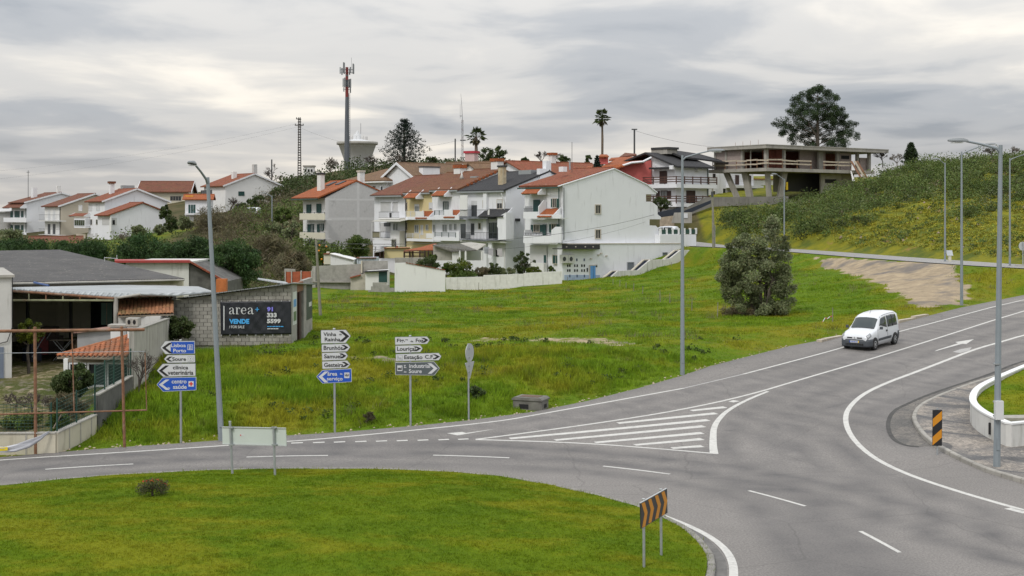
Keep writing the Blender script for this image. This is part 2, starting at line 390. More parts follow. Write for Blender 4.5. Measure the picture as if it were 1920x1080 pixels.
rough = np.clip((YY.ravel() - 158) / 20, 0, 1) * (XX.ravel() < 25) * (XX.ravel() > -300); rough = np.where(inside(XX.ravel(), YY.ravel(), yard), .8, rough); rough = np.where((XX.ravel() < -52) & (YY.ravel() > 185) & (YY.ravel() < 235), rough * .25, rough)
at = me.attributes.new('rough', 'FLOAT', 'POINT'); at.data.foreach_set('value', rough.astype(np.float32))
m, t, b = nodes('meadow ground')
pos = NN(t, 'ShaderNodeNewGeometry').outputs['Position']
n1 = noise(t, pos, .16, 5, .6); n2 = noise(t, pos, .55, 5, .65, None, 4); n3 = noise(t, pos, 6.0, 3, .6)
GRASS_A, GRASS_B, GRASS_Y, GRASS_D = (.076, .140, .006), (.122, .180, .008), (.205, .182, .013), (.16, .135, .06)
c = mixc(t, rampf(t, n2, .35, .65), GRASS_A, GRASS_B)
c = mixc(t, rampf(t, n1, .48, .62, 0, .8), c, GRASS_Y)
c = mixc(t, rampf(t, noise(t, pos, .9, 4, .6, (1, 2.2, 1), 8), .60, .72, 0, .6), c, GRASS_D)
c = mixc(t, rampf(t, n3, .35, .7, 0, .35), c, mul(GRASS_A, .5))
bankc = mixc(t, rampf(t, noise(t, pos, .45, 5, .65, None, 2), .38, .6), (.080, .102, .018), (.185, .175, .016))
bankc = mixc(t, rampf(t, noise(t, pos, .28, 5, .65, None, 12), .60, .68, 0, .8), bankc, (.26, .15, .07))
bk = NN(t, 'ShaderNodeAttribute', attribute_name='bank').outputs['Fac']; c = mixc(t, bk, c, bankc)
fr = NN(t, 'ShaderNodeAttribute', attribute_name='rough').outputs['Fac']
c = mixc(t, fr, c, mixc(t, rampf(t, noise(t, pos, .12, 5, .65, None, 31), .4, .6), (.050, .052, .020), (.095, .078, .040)))
so_ = NN(t, 'ShaderNodeAttribute', attribute_name='soil').outputs['Fac']
sf = NN(t, 'ShaderNodeMath', {0: so_, 1: NN(t, 'ShaderNodeMath', {0: noise(t, pos, 2.3, 5, .7, None, 6), 1: .5}, operation='SUBTRACT').outputs[0]}, operation='ADD').outputs[0]
soilc = mixc(t, rampf(t, noise(t, pos, 1.2, 6, .7), .3, .7), (.23, .185, .13), (.42, .335, .225))
soilc = mixc(t, rampf(t, noise(t, pos, .25, 4, .6, None, 21), .5, .62, 0, .8), soilc, (.14, .13, .125))
c = mixc(t, rampf(t, sf, .42, .6), c, soilc)
t.links.new(c, b.inputs['Base Color']); b.inputs['Roughness'].default_value = .95; b.inputs['Specular IOR Level'].default_value = .1
bump(t, b, noise(t, pos, 5, 5, .7), .7, .12)
props(mobj('ground', me, m), kind='structure')
# --- sheets cut from polygons and draped on a height function
def sheet(name, poly, mat, zf, step=1.0, kind='structure', parent=None, holes=(), xcut=None):
 bm = bmesh.new(); vs = [bm.verts.new((x, y, 0)) for x, y in poly]; es = [bm.edges.new((vs[i], vs[(i + 1) % len(vs)])) for i in range(len(vs))]
 for h in holes:
  hv = [bm.verts.new((x, y, 0)) for x, y in h]; es += [bm.edges.new((hv[i], hv[(i + 1) % len(hv)])) for i in range(len(hv))]
 bmesh.ops.triangle_fill(bm, use_beauty=True, use_dissolve=False, edges=es)
 y0 = min(p[1] for p in poly); y1 = max(p[1] for p in poly)
 for yy in np.arange(math.floor(y0) + step, y1, step):
  bmesh.ops.bisect_plane(bm, geom=bm.verts[:] + bm.edges[:] + bm.faces[:], plane_co=(0, yy, 0), plane_no=(0, 1, 0), dist=1e-5)
 if xcut:
  for xx in np.arange(min(p[0] for p in poly) + xcut, max(p[0] for p in poly), xcut):
   bmesh.ops.bisect_plane(bm, geom=bm.verts[:] + bm.edges[:] + bm.faces[:], plane_co=(xx, 0, 0), plane_no=(1, 0, 0), dist=1e-5)
 X = np.array([v.co.x for v in bm.verts]); Y = np.array([v.co.y for v in bm.verts]); Z = zf(X, Y)
 for v, z in zip(bm.verts, Z): v.co.z = z
 bmesh.ops.recalc_face_normals(bm, faces=bm.faces)
 for f in bm.faces:
  if f.normal.z < 0: f.normal_flip()
  f.smooth = True
 me = bpy.data.meshes.new(name); bm.to_mesh(me); bm.free()
 o = mobj(name, me, mat, parent)
 if kind and parent is None: o['kind'] = kind
 return o
def asphalt(name, base, wear=False):
 m, t, b = nodes(name); pos = NN(t, 'ShaderNodeNewGeometry').outputs['Position']
 n1 = noise(t, pos, .12, 5, .6); n2 = noise(t, pos, 1.1, 6, .65); n3 = noise(t, pos, 17, 7, .8); n4 = noise(t, pos, .5, 4, .6, (.35, 2.4, 1), 3)
 c = mixc(t, rampf(t, n1, .35, .65), mul(base, .90), mul(base, 1.10))
 c = mixc(t, rampf(t, n2, .3, .7, 0, .25), c, mul(base, .72))
 c = mixc(t, rampf(t, n4, .57, .75, 0, .2), c, (base[0] * .55, base[1] * .57, base[2] * .62))
 c = mixc(t, .75, c, mixc(t, rampf(t, n3, .32, .68), (.18, .18, .18), (.82, .81, .79)), 'OVERLAY')
 if wear: c = mixc(t, NN(t, 'ShaderNodeMath', {0: NN(t, 'ShaderNodeAttribute', attribute_name='wear').outputs['Fac'], 1: rampf(t, noise(t, pos, .8, 5, .7, None, 14), .25, .65, .4, .9)}, operation='MULTIPLY').outputs[0], c, (base[0] * .42, base[1] * .43, base[2] * .46))
 vo = NN(t, 'ShaderNodeTexVoronoi', {'Vector': NN(t, 'ShaderNodeMixRGB', {0: .25, 1: pos, 2: NN(t, 'ShaderNodeTexNoise', {'Vector': pos, 'Scale': 1.2}).outputs['Color']}).outputs[0], 'Scale': .22}, feature='DISTANCE_TO_EDGE')
 c = mixc(t, rampf(t, vo.outputs['Distance'], .0, .006, .35, 0), c, mul(base, .35))
 t.links.new(c, b.inputs['Base Color']); b.inputs['Roughness'].default_value = .82; b.inputs['Specular IOR Level'].default_value = .3
 bump(t, b, n3, .5, .01); return m
M_ASPH = asphalt('asphalt', (.200, .188, .178), True)
M_ASPH2 = asphalt('asphalt upper road', (.27, .265, .26))
zr = lambda X, Y: zroad(Y)
road = sheet('road', road_poly, M_ASPH, zr, .8, xcut=.8)
def wheel_wear(X, Y):
 w = np.zeros(X.shape)
 for pl, a in (([(-300, 912), (0, 893), (400, 868), (800, 862), (1100, 872), (1350, 905), (1500, 960), (1560, 1080)], .8), ([(-300, 890), (0, 876), (462, 847), (760, 838), (1000, 846), (1250, 868), (1500, 905), (1700, 965), (1920, 1045)], 1.0), ([(1920, 600), (1610, 692), (1420, 775), (1395, 850), (1470, 930), (1590, 1080)], .8), ([(1920, 648), (1650, 742), (1540, 795), (1530, 840), (1640, 905), (1920, 1000)], .8), ([(1920, 570), (1684, 630), (1400, 718), (1282, 748), (1000, 798), (784, 822), (580, 838), (0, 870)], .7), ([(1300, 850), (1420, 900), (1560, 1000), (1640, 1090)], .7)):
  q = smooth_open([RD(*p) for p in pl], 2); d = dist_poly(X, Y, q, False); w = np.maximum(w, a * np.exp(-((d - .75) / .42) ** 2))
 e = dist_poly(X, Y, far_edge, False); w = np.maximum(w, .5 * np.exp(-(e / .5) ** 2)); return np.maximum(w, .6 * np.exp(-(dist_poly(X, Y, gutter_out, False) / .5) ** 2))
_rc = np.zeros(len(road.data.vertices) * 3, np.float32); road.data.vertices.foreach_get('co', _rc); _rc = _rc.reshape(-1, 3)
at = road.data.attributes.new('wear', 'FLOAT', 'POINT'); at.data.foreach_set('value', wheel_wear(_rc[:, 0].astype(float), _rc[:, 1].astype(float)).astype(np.float32))
def strip_pts(pl, w, zoff=0.0, w2=None):
 pts = pl; out_v = []; n = len(pts)
 for i in range(n):
  a = pts[max(0, i - 1)]; c_ = pts[min(n - 1, i + 1)]
  tx, ty = c_[0] - a[0], c_[1] - a[1]; L = math.hypot(tx, ty) or 1
  ww = (w if w2 is None else w + (w2 - w) * i / (n - 1)) / 2
  nx_, ny_ = -ty / L * ww, tx / L * ww
  out_v.append(((pts[i][0] + nx_, pts[i][1] + ny_), (pts[i][0] - nx_, pts[i][1] - ny_)))
 return out_v
def dens(pl, step=.7):
 r = [pl[0]]
 for a, b in zip(pl, pl[1:]):
  n = max(1, int(math.hypot(b[0] - a[0], b[1] - a[1]) / step))
  r += [(a[0] + (b[0] - a[0]) * k / n, a[1] + (b[1] - a[1]) * k / n) for k in range(1, n + 1)]
 return r
def strip(name, pl, w, mat, zf=zr, zoff=.004, parent=None, w2=None, kind='structure', smooth=True):
 pl = dens(smooth_open(pl, 2) if smooth and len(pl) > 2 else pl)
 sp = strip_pts(pl, w, w2=w2); mb = MB(); vs = []
 X = np.array([p[0] for pr in sp for p in pr]); Y = np.array([p[1] for pr in sp for p in pr]); Z = zf(X, Y) + zoff
 vs = list(zip(X, Y, Z)); n = len(sp)
 mb.add(vs, [(2 * i, 2 * i + 2, 2 * i + 3, 2 * i + 1) for i in range(n - 1)], 0, True)
 o = mb.build(name, mat, parent, fix=False)
 bm = bmesh.new(); bm.from_mesh(o.data)
 for f in bm.faces:
  if f.normal.z < 0: f.normal_flip()
 bm.to_mesh(o.data); bm.free()
 if parent is None and kind: o['kind'] = kind
 return o
def paint(name, col=(.56, .55, .515)):
 m, t, b = nodes(name); pos = NN(t, 'ShaderNodeNewGeometry').outputs['Position']
 c = mixc(t, rampf(t, noise(t, pos, 9, 5, .7), .35, .75), mul(col, .80), mul(col, 1.08))
 c = mixc(t, rampf(t, noise(t, pos, 3.1, 6, .75, None, 4), .52, .74, 0, .75), c, (.24, .23, .22))
 t.links.new(c, b.inputs['Base Color']); b.inputs['Roughness'].default_value = .6; return m
M_PAINT = paint('road paint'); M_PAINT_OLD = paint('worn road paint', (.38, .37, .355))
def line(pts, w, name='road_marking', mat=None, **k): return strip(name, [RD(*p) for p in pts], w, mat or M_PAINT, **k)
line([(-260, 884), (0, 862), (232, 848), (400, 837), (458, 833), (580, 825), (647, 819), (784, 806), (940, 789.5), (1001, 778.5), (1122, 757), (1282, 728)], .13)
line([(1282, 728), (1394, 701.5)], .10, mat=M_PAINT_OLD); line([(1394, 701.5), (1540, 663), (1582, 651), (1684, 622), (1740, 608), (1920, 560), (2200, 510)], .13)
line([(892, 824), (1122, 793.6), (1273, 769.5), (1400, 742), (1500, 712), (1610, 680), (1740, 640), (1920, 582), (2200, 505)], .14)
line([(892, 824.5), (917, 824.8), (1092, 830.5), (1243, 842), (1346, 851)], .14)
line([(1339, 851), (1337, 838), (1337, 821), (1338, 803), (1346, 787.6), (1364, 769.5), (1400, 750), (1440, 734)], .30, zoff=.008, w2=.14)
for a, b in (((1575, 232), (1787, 210)), ((1120, 310), (1730, 248)), ((450, 405), (1683, 290)), ((730, 415), (1655, 328)), ((980, 430), (1645, 370)), ((1225, 445), (1645, 408)), ((1455, 465), (1645, 452)), ((1822, 178), (1858, 170))):
 line([zS7(*a), zS7(*b)], .26, w2=.34, smooth=False)
line([(2200, 562), (1920, 628), (1881, 640), (1827, 655), (1767, 678.5), (1708, 701), (1664, 717), (1619, 738), (1593, 761.5), (1584, 782), (1590, 809), (1613, 838.5), (1649, 865), (1708, 892), (1782, 917), (1856, 939), (1920, 957), (2050, 990)], .20)
for a, b in (((85, 880), (250, 870)), ((462, 857), (615, 854)), ((812, 853.5), (955, 858.5)), ((1131, 874), (1256, 889)), ((1404, 920), (1510, 949)), ((1613, 996), (1687, 1036)), ((-300, 905), (-120, 893))):
 mid = ((a[0] + b[0]) / 2, (a[1] + b[1]) / 2 - .6); line([a, mid, b], .12)
for k, x in enumerate((546, 587, 626, 666, 705, 744, 783, 822, 859)): line([(x, 831 - 7 * k / 8), (x + 22 - k * .3, 830 - 7 * k / 8)], .16, smooth=False)
line([(955, 903), (1050, 917), (1160, 942), (1201, 952), (1243, 967), (1290, 985.5), (1327, 1004), (1354, 1024), (1369, 1043), (1376, 1065), (1375, 1090), (1366, 1120)], .15, w2=.22, zoff=.011)
line([(1890, 953), (1925, 962)], .3, smooth=False)
def flat(name, px, mat=None, zoff=.004): return sheet(name, [RD(*p) for p in px], mat or M_PAINT, lambda X, Y: zroad(Y) + zoff, 1.0)
flat('road_arrow', [(838, 812.5), (866, 810), (874, 812), (934, 803.5), (870, 814.5), (858, 816.5)])
flat('road_arrow', [(1752, 659), (1756, 656.5), (1797, 643.5), (1791, 641.5), (1826, 636), (1812, 645), (1805, 644.5)])
flat('road_arrow', [(1786, 660), (1800, 655), (1822, 651), (1818, 657), (1800, 662)], M_PAINT_OLD)
strip('upper_road', [(p[0], p[1]) for p in upper_road], 5.0, M_ASPH2, zf=lambda X, Y: np.interp(Y, [p[1] for p in upper_road[::-1]], [p[2] for p in upper_road[::-1]]), zoff=0)
# --- roundabout island
M_CONC = MAT('kerb concrete', (.36, .345, .32), .9, .18, 3, (.13, .125, .11), .45, bmp=.4)
M_CONC_D = MAT('weathered concrete', (.30, .285, .255), .9, .2, 1.5, (.10, .095, .085), .5, streak=True, bmp=.4)
M_GUT = MAT('gutter concrete', (.13, .125, .118), .9, .25, 2, (.05, .05, .048), .5, bmp=.5)
def offset_closed(p, d):
 n = len(p); ar = sum(p[i][0] * p[(i + 1) % n][1] - p[(i + 1) % n][0] * p[i][1] for i in range(n)); sg = 1 if ar > 0 else -1; r = []
 for i in range(n):
  a, c_ = p[i - 1], p[(i + 1) % n]; tx, ty = c_[0] - a[0], c_[1] - a[1]; L = math.hypot(tx, ty) or 1
  r.append((p[i][0] + sg * ty / L * d, p[i][1] - sg * tx / L * d))
 return r
def island_z(X, Y):
 d = dist_poly(X, Y, island); d = np.where(inside(X, Y, island), d, 0)
 return .13 + .55 * (1 - np.exp(-d / 6.0)) * np.clip(d / 1.5, 0, 1) + .015 * sn(X, Y, 2.3)
m, t, b = nodes('mown lawn'); pos = NN(t, 'ShaderNodeNewGeometry').outputs['Position']
LAWN_A, LAWN_B, LAWN_Y = (.086, .147, .003), (.130, .188, .004), (.212, .212, .009)
def lawn_col(t, pos):
 c = mixc(t, rampf(t, noise(t, pos, .5, 5, .6), .35, .65), LAWN_A, LAWN_B)
 return mixc(t, rampf(t, noise(t, pos, .33, 5, .65, (1, 1.6, 1), 7), .46, .63, 0, .8), c, LAWN_Y)
c = lawn_col(t, pos); c = mixc(t, rampf(t, noise(t, pos, 14, 3, .6), .35, .7, 0, .5), c, mul(LAWN_A, .55))
t.links.new(c, b.inputs['Base Color']); b.inputs['Roughness'].default_value = .95; b.inputs['Specular IOR Level'].default_value = .1
bump(t, b, noise(t, pos, 22, 4, .7), .8, .05); M_LAWN = m
isl = sheet('roundabout_lawn', island, M_LAWN, island_z, .6, xcut=.6)
gut_i = offset_closed(island, .55)
def ring(name, outer, inner, zo, zi, mat, parent=None):
 n = len(outer); mb = MB(); mb.add([(x, y, zo) for x, y in outer] + [(x, y, zi) for x, y in inner], [(i, (i + 1) % n, n + (i + 1) % n, n + i) for i in range(n)], 0, True)
 o = mb.build(name, mat, parent)
 if parent is None: o['kind'] = 'structure'
 return o
ring('roundabout_gutter', offset_closed(island, .46), offset_closed(island, .18), .005, .006, M_GUT)
kerb_root = thing('roundabout_kerb', None, None); kerb_root['kind'] = 'structure'
def kerb_stones(root, pl, w, h, mat, closed, zf, L=.98, gap=.025, side=1, vis=None):
 pts = pl + [pl[0]] if closed else pl
 seg = [0]
 for a, b in zip(pts, pts[1:]): seg.append(seg[-1] + math.hypot(b[0] - a[0], b[1] - a[1]))
 tot = seg[-1]; X = [p[0] for p in pts]; Y = [p[1] for p in pts]
 me_ = None; k = 0; s_ = 0.0
 while s_ < tot - .3:
  x0, y0 = np.interp(s_, seg, X), np.interp(s_, seg, Y); x1, y1 = np.interp(s_ + L, seg, X), np.interp(s_ + L, seg, Y)
  s_ += L
  if vis and not vis((x0 + x1) / 2, (y0 + y1) / 2): continue
  if me_ is None:
   hw = w / 2; bv = .03; pr = [(-hw, 0), (hw, 0), (hw, h - bv), (hw - bv, h), (-hw + bv, h), (-hw, h - bv)]
   me_ = MB().prism([(-(L - gap) / 2, a, b) for a, b in pr], (L - gap, 0, 0)).mesh('kerb_stone'); me_.materials.append(mat)
   bm = bmesh.new(); bm.from_mesh(me_); bmesh.ops.recalc_face_normals(bm, faces=bm.faces); bm.to_mesh(me_); bm.free()
  zc = float(zf(np.array([(x0 + x1) / 2]), np.array([(y0 + y1) / 2]))[0]); dzv = float(zf(np.array([x1]), np.array([y1]))[0] - zf(np.array([x0]), np.array([y0]))[0])
  Lr = math.hypot(x1 - x0, y1 - y0)
  o = bpy.data.objects.new('kerb_stone', me_); COL.objects.link(o); o.parent = root
  o.location = ((x0 + x1) / 2, (y0 + y1) / 2, zc - .1 + random.uniform(-.006, .006)); o.rotation_euler = (0, -math.atan2(dzv, Lr), math.atan2(y1 - y0, x1 - x0) + random.uniform(-.008, .008))
  o.scale = (Lr / L, 1, 1)
inview = lambda x, y: y > 5 and abs(x) < y * .45
kerb_stones(kerb_root, offset_closed(island, .10), .20, .235, MAT('old kerb', (.215, .205, .185), .95, .2, 3, (.10, .098, .088), .4, bmp=.4), True, lambda X, Y: X * 0, vis=inview)
# ================================================================ PAVEMENT, PLANTER, LAMPS, SIGNS, VAN
def RDz(px, py, dz):
 lo, hi = 8.0, 400.0
 for _ in range(60):
  m_ = (lo + hi) / 2
  if CZ - (py - HOR) / FPX * m_ > float(zroad(m_)) + dz: lo = m_
  else: hi = m_
 return (float((px - 960) / FPX * lo), float(lo))
def cobble(name, ca, cb, cd, scale, waves):
 m, t, b = nodes(name); pos = NN(t, 'ShaderNodeNewGeometry').outputs['Position']
 vo = NN(t, 'ShaderNodeTexVoronoi', {'Vector': pos, 'Scale': scale}); ve = NN(t, 'ShaderNodeTexVoronoi', {'Vector': pos, 'Scale': scale}, feature='DISTANCE_TO_EDGE')
 c = mixc(t, NN(t, 'ShaderNodeSeparateXYZ', {0: vo.outputs['Color']}).outputs[0], ca, cb)
 if waves:
  wv = NN(t, 'ShaderNodeTexWave', {'Vector': pos, 'Scale': .16, 'Distortion': 9.0, 'Detail': 1.5, 'Detail Scale': 1.3}, wave_type='BANDS', bands_direction='DIAGONAL')
  c = mixc(t, rampf(t, wv.outputs['Fac'], .93, .965, 0, .8), c, cd)
 c = mixc(t, rampf(t, noise(t, pos, .5, 5, .65, None, 5), .42, .62, 0, .8), c, mul(cd, 1.5))
 c = mixc(t, rampf(t, ve.outputs['Distance'], 0, .05, .9, 0), c, mul(cd, .6))
 t.links.new(c, b.inputs['Base Color']); b.inputs['Roughness'].default_value = .85
 bump(t, b, ve.outputs['Distance'], 1.0, .06); return m
M_CALC = cobble('limestone setts', (.36, .315, .265), (.19, .17, .15), (.07, .07, .072), 7, True)
M_GUTC = cobble('gutter setts', (.20, .18, .155), (.12, .11, .10), (.06, .058, .055), 6, False)
kl = kerb_line; i0 = min(range(len(kl)), key=lambda i: math.hypot(kl[i][0] - RD(1747, 833)[0], kl[i][1] - RD(1747, 833)[1]))
sheet('gutter', gutter_out + kl[:i0 + 1][::-1], M_GUTC, lambda X, Y: zroad(Y) + .004, 1.0)
pave_poly2 = kl + [(kl[-1][0] + 16, kl[-1][1] - 2), (60, 40), (60, kl[0][1] + 3), (kl[0][0] + 2, kl[0][1])]
sheet('pavement', pave_poly2, M_CALC, lambda X, Y: zroad(Y) + .125, 1.0)
kr = thing('pavement_kerb', None, None); kr['kind'] = 'structure'
kerb_stones(kr, kl, .17, .245, M_CONC_D, False, lambda X, Y: zroad(Y), L=.9, vis=lambda x, y: abs(x) < y * .47)
strip('gutter_edge', gutter_out, .16, MAT('gutter dirt', (.055, .053, .05), .95, .3, 2), zoff=.009)
M_WHITE = MAT('white render', (.68, .685, .68), .9, .05, 1.0, (.36, .345, .31), .30, streak=True, bmp=.15)
M_WHITE_D = MAT('grimy white render', (.56, .555, .53), .9, .08, .9, (.25, .24, .20), .55, streak=True, bmp=.25)
rim = smooth_open([RDz(x, y, .91) for x, y in ((2150, 615), (2020, 650), (1920, 687), (1865, 711), (1835, 726), (1824, 741), (1824, 756), (1841, 771), (1862, 782), (1893, 795))], 2) + [RDz(1935, 791, .91), RDz(2100, 776, .91)]
pw = thing('planter_wall', 'low curved white rendered wall holding a raised lawn on the cobbled corner', 'wall', (rim[0][0], rim[0][1], 0))
def wall_path(mb, pl, th, zb, zt, mi=0, o=(0, 0)):
 n = len(pl); L = []; Rr = []
 for i in range(n):
  a = pl[max(0, i - 1)]; c_ = pl[min(n - 1, i + 1)]; tx, ty = c_[0] - a[0], c_[1] - a[1]; l = math.hypot(tx, ty) or 1
  L.append((pl[i][0] - ty / l * th / 2 - o[0], pl[i][1] + tx / l * th / 2 - o[1])); Rr.append((pl[i][0] + ty / l * th / 2 - o[0], pl[i][1] - tx / l * th / 2 - o[1]))
 b = [zb(*p) for p in pl]; tt = [zt(*p) for p in pl]
 vs = [(x, y, b[i]) for i, (x, y) in enumerate(L)] + [(x, y, tt[i]) for i, (x, y) in enumerate(L)] + [(x, y, tt[i]) for i, (x, y) in enumerate(Rr)] + [(x, y, b[i]) for i, (x, y) in enumerate(Rr)]
 fs = []
 for i in range(n - 1):
  for k in range(3): fs.append((k * n + i, k * n + i + 1, (k + 1) * n + i + 1, (k + 1) * n + i))
 fs += [(0, n, 2 * n, 3 * n), (n - 1, 2 * n - 1, 3 * n - 1, 4 * n - 1)]
 return mb.add(vs, fs, mi)
zp = lambda x, y: float(zroad(y)) + .1
wall_path(MB(), rim, .2, zp, lambda x, y: zp(x, y) + .80, o=rim[0]).build('wall', M_WHITE_D, pw)
wall_path(MB(), rim, .26, lambda x, y: zp(x, y) + .80, lambda x, y: zp(x, y) + .86, o=rim[0]).build('coping', M_WHITE, pw)
sheet('planter_lawn', rim + [(50, rim[-1][1]), (50, rim[0][1])], M_LAWN, lambda X, Y: zroad(Y) + .70 + .3 * np.clip((X - 17.5) / 10, 0, 1) + .01 * sn(X, Y, 3), .6, xcut=.6)
a_ = RDz(1861, 815, .3)
M_GREY = MAT('galvanised steel', (.36, .38, .395), .42, .08, 4, metal=.55, spec=.4)
M_GREYP = MAT('grey lamp paint', (.21, .24, .26), .5, .08, 1.5, (.15, .16, .165), .25)
M_DARK = MAT('dark opening', (.012, .012, .013), .9, .1)
for px, py, wdt, hgt, mt in ((1861, 804, .26, .42, M_DARK), (1878, 814, .2, .55, M_WHITE), (1912, 807, .3, .25, MAT('white plastic', (.72, .72, .70), .5, .03))):
 dd = RDz(px, 822, .1)[1] - .25; v = P(px, py, dd)
 MB().box((-wdt / 2, -.05, -hgt / 2), (wdt / 2, .12, hgt / 2)).build('meter_door', mt, pw, (v.x - rim[0][0], v.y - rim[0][1], v.z), (0, 0, R_(-38 if px < 1890 else 10)))
v = RDz(1897, 783, .8)
mb = MB().box((-.75, -.35, 0), (.75, .35, .16)); o = mb.build('concrete_cover', M_CONC_D, None, (v[0], v[1], float(zroad(v[1])) + .68), (0, 0, .1)); props(o, 'flat concrete cover slab lying in the raised lawn behind the white wall', 'slab')
# --- street lamps
M_LAMPH = MAT('lamp head', (.20, .215, .225), .5, .05); M_LAMPL = MAT('lamp glass', (.55, .56, .56), .3, .03)
def lamp(px, pyb, pyt, arm, label, d=None, zoff=0.0, r0=.11, r1=.055, head=.62, base=None, lean=0.0, box=None):
 if base is None:
  base = HIT(px, pyb) if d is None else Vector(P(px, pyb, d))
 s = FPX / base.y; h = (pyb - pyt) / s
 root = thing('street_lamp', label, 'street lamp', base, 0, 'street lamps along the roads')
 mb = MB(); lx = lean * h
 prof = [(0, 0, -.3, r0 * 1.0), (0, 0, .0, r0)] + [(lx * k / 6, 0, h * k / 6, r0 + (r1 - r0) * k / 6) for k in range(1, 7)]
 mb.tube([p[:3] for p in prof], [p[3] for p in prof], 8, smooth=False); mb.build('pole', M_GREYP, root)
 ax, ay, az_ = arm; A0 = Vector((lx, 0, h - .25)); A1 = Vector((lx + ax, ay, h + az_))
 pts = [A0, A0 + (A1 - A0) * .12 + Vector((0, 0, .10)), A0 + (A1 - A0) * .55 + Vector((0, 0, .07)), A1]
 MB().tube(pts, [r1 * .75, r1 * .7, r1 * .6, r1 * .55], 8).build('arm', M_GREYP, root)
 dr = Vector((ax, ay, 0)).normalized(); sd = Vector((-dr.y, dr.x, 0)); hb = MB()
 L = head; st = [(-.06, .05, .05), (.10, .10, .09), (L * .55, .14, .09), (L * .9, .11, .06), (L, .05, .03)]
 vs = []; 
 for u, wd, th in st:
  c_ = A1 + dr * u + Vector((0, 0, az_ * .12 * u / L))
  for aa, bb in ((-1, -.35), (1, -.35), (1, .2), (.55, 1), (-.55, 1), (-1, .2)): vs.append(c_ + sd * wd * aa + Vector((0, 0, th * bb)))
 fs = [(i * 6 + k, i * 6 + (k + 1) % 6, i * 6 + 6 + (k + 1) % 6, i * 6 + 6 + k) for i in range(4) for k in range(6)] + [tuple(range(6))[::-1], tuple(range(24, 30))]
 hb.add(vs, fs, 0); hd = hb.build('lamp_head', M_LAMPH, root)
 c_ = A1 + dr * L * .5 - Vector((0, 0, .06)); q_ = [c_ + dr * a * L * .3 + sd * b * .1 for a, b in ((-1, -1), (1, -1), (1, 1), (-1, 1))]
 MB().prism(q_, (0, 0, .02)).build('lamp_glass', M_LAMPL, hd)
 MB().box((-.05, -r0 - .012, .55), (.05, -r0 + .02, .95)).build('access_door', M_GREYP, root)
 return root, s
bl = HIT(415, 829); LA = lamp(415, 829, 333, (-.16, -1.25, .42), 'tall grey street lamp in front of the block wall with the dark banner', base=bl, r0=.11, r1=.065, head=.5, lean=-.052)
bx_, by_ = RDz(1869, 875, .12); LC = lamp(1869, 875, 272, (-1.15, -.1, .12), 'nearest tall grey street lamp on the cobbled corner, with a small box strapped to it', base=Vector((bx_, by_, float(zroad(by_)) + .12)), r0=.12, r1=.065, head=.6, lean=.012)
MB().box((-.13, -.26, 1.55), (.13, -.10, 2.15)).build('meter_box', MAT('pale grey plastic', (.55, .56, .56), .5, .05), LC[0])
for zz in (1.62, 2.08, 3.3): MB().tube([(0, 0, zz), (0, 0, zz + .04)], .124, 10).build('strap', M_GREY, LC[0])
lamp(1279.5, 704, 292, (1.2, -.3, .18), 'grey street lamp between the hatched junction and the white gabled house', head=.7, r0=.105)
lamp(1803, 573, 285, (1.35, -.4, .42), 'grey street lamp at the road edge by the gravel turnout', head=.7)
lamp(1772, 487, 305, (-.65, -.3, .28), 'slender lamp on the upper road beside the small marker post', d=113.5, r0=.09)
lamp(1893.5, 496, 296, (1.05, -.2, .25), 'slender lamp at the far right of the upper road', d=104, r0=.09)
lamp(1470.5, 452, 335, (-.95, -.3, .5), 'lamp with white head below the unfinished concrete house', d=152, r0=.09, r1=.06)
lamp(510, 432, 367, (-1.0, -.2, .4), 'distant lamp among the shrubs left of the orange roofed house', d=215, r0=.1, r1=.08, head=.9)
# --- lettering
def text_mesh(s, bold=0.0):
 cu = bpy.data.curves.new('lettering', 'FONT'); cu.body = s; cu.size = 1; cu.offset = bold; cu.resolution_u = 3
 ob = bpy.data.objects.new('lettering', cu); COL.objects.link(ob)
 bpy.context.view_layer.update()
 me_ = bpy.data.meshes.new_from_object(ob.evaluated_get(bpy.context.evaluated_depsgraph_get()))
 bpy.data.objects.remove(ob); bpy.data.curves.remove(cu)
 return me_
def lettering(s, x0, z0, x1, z1, y, mat, parent, bold=.012, name='lettering', shear=None):   # fits the string into a box of the plane y
 me_ = text_mesh(s, bold); n = len(me_.vertices); co = np.zeros(n * 3, np.float32); me_.vertices.foreach_get('co', co); co = co.reshape(-1, 3)
 a, b = co.min(0), co.max(0); k = (x1 - x0) / (b[0] - a[0]); kz = (z1 - z0) / (b[1] - a[1])
 nw = np.zeros_like(co); nw[:, 0] = x0 + (co[:, 0] - a[0]) * k; nw[:, 2] = z0 + (co[:, 1] - a[1]) * kz; nw[:, 1] = y
 if shear: nw[:, 2] += (nw[:, 0] - x0) * shear
 me_.vertices.foreach_set('co', nw.ravel().astype(np.float32)); me_.materials.clear(); me_.update()
 return mobj(name, me_, mat, parent)
S_WHITE = MAT('sign white', (.55, .56, .575), .45, .03); S_BLUE = MAT('sign blue', (.010, .075, .42), .4, .04); S_BLACK = MAT('sign black', (.012, .012, .014), .5, .05)
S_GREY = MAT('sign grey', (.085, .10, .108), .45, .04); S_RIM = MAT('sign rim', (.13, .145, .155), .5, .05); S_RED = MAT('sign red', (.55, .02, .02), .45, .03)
S_ICON = MAT('sign icon grey', (.30, .31, .32), .5, .05); M_POST = MAT('galvanised post', (.34, .36, .375), .45, .10, 6, metal=.4)
class Board:                                  # flat upright layout: photo pixels -> metres in the post's own frame
 def __init__(s, root, base_px, scale, z): s.r = root; s.b = base_px; s.s = scale; s.z = z
 def p(s, q): x, y = s.z(*q); return ((x - s.b[0]) / s.s, (s.b[1] - y) / s.s)
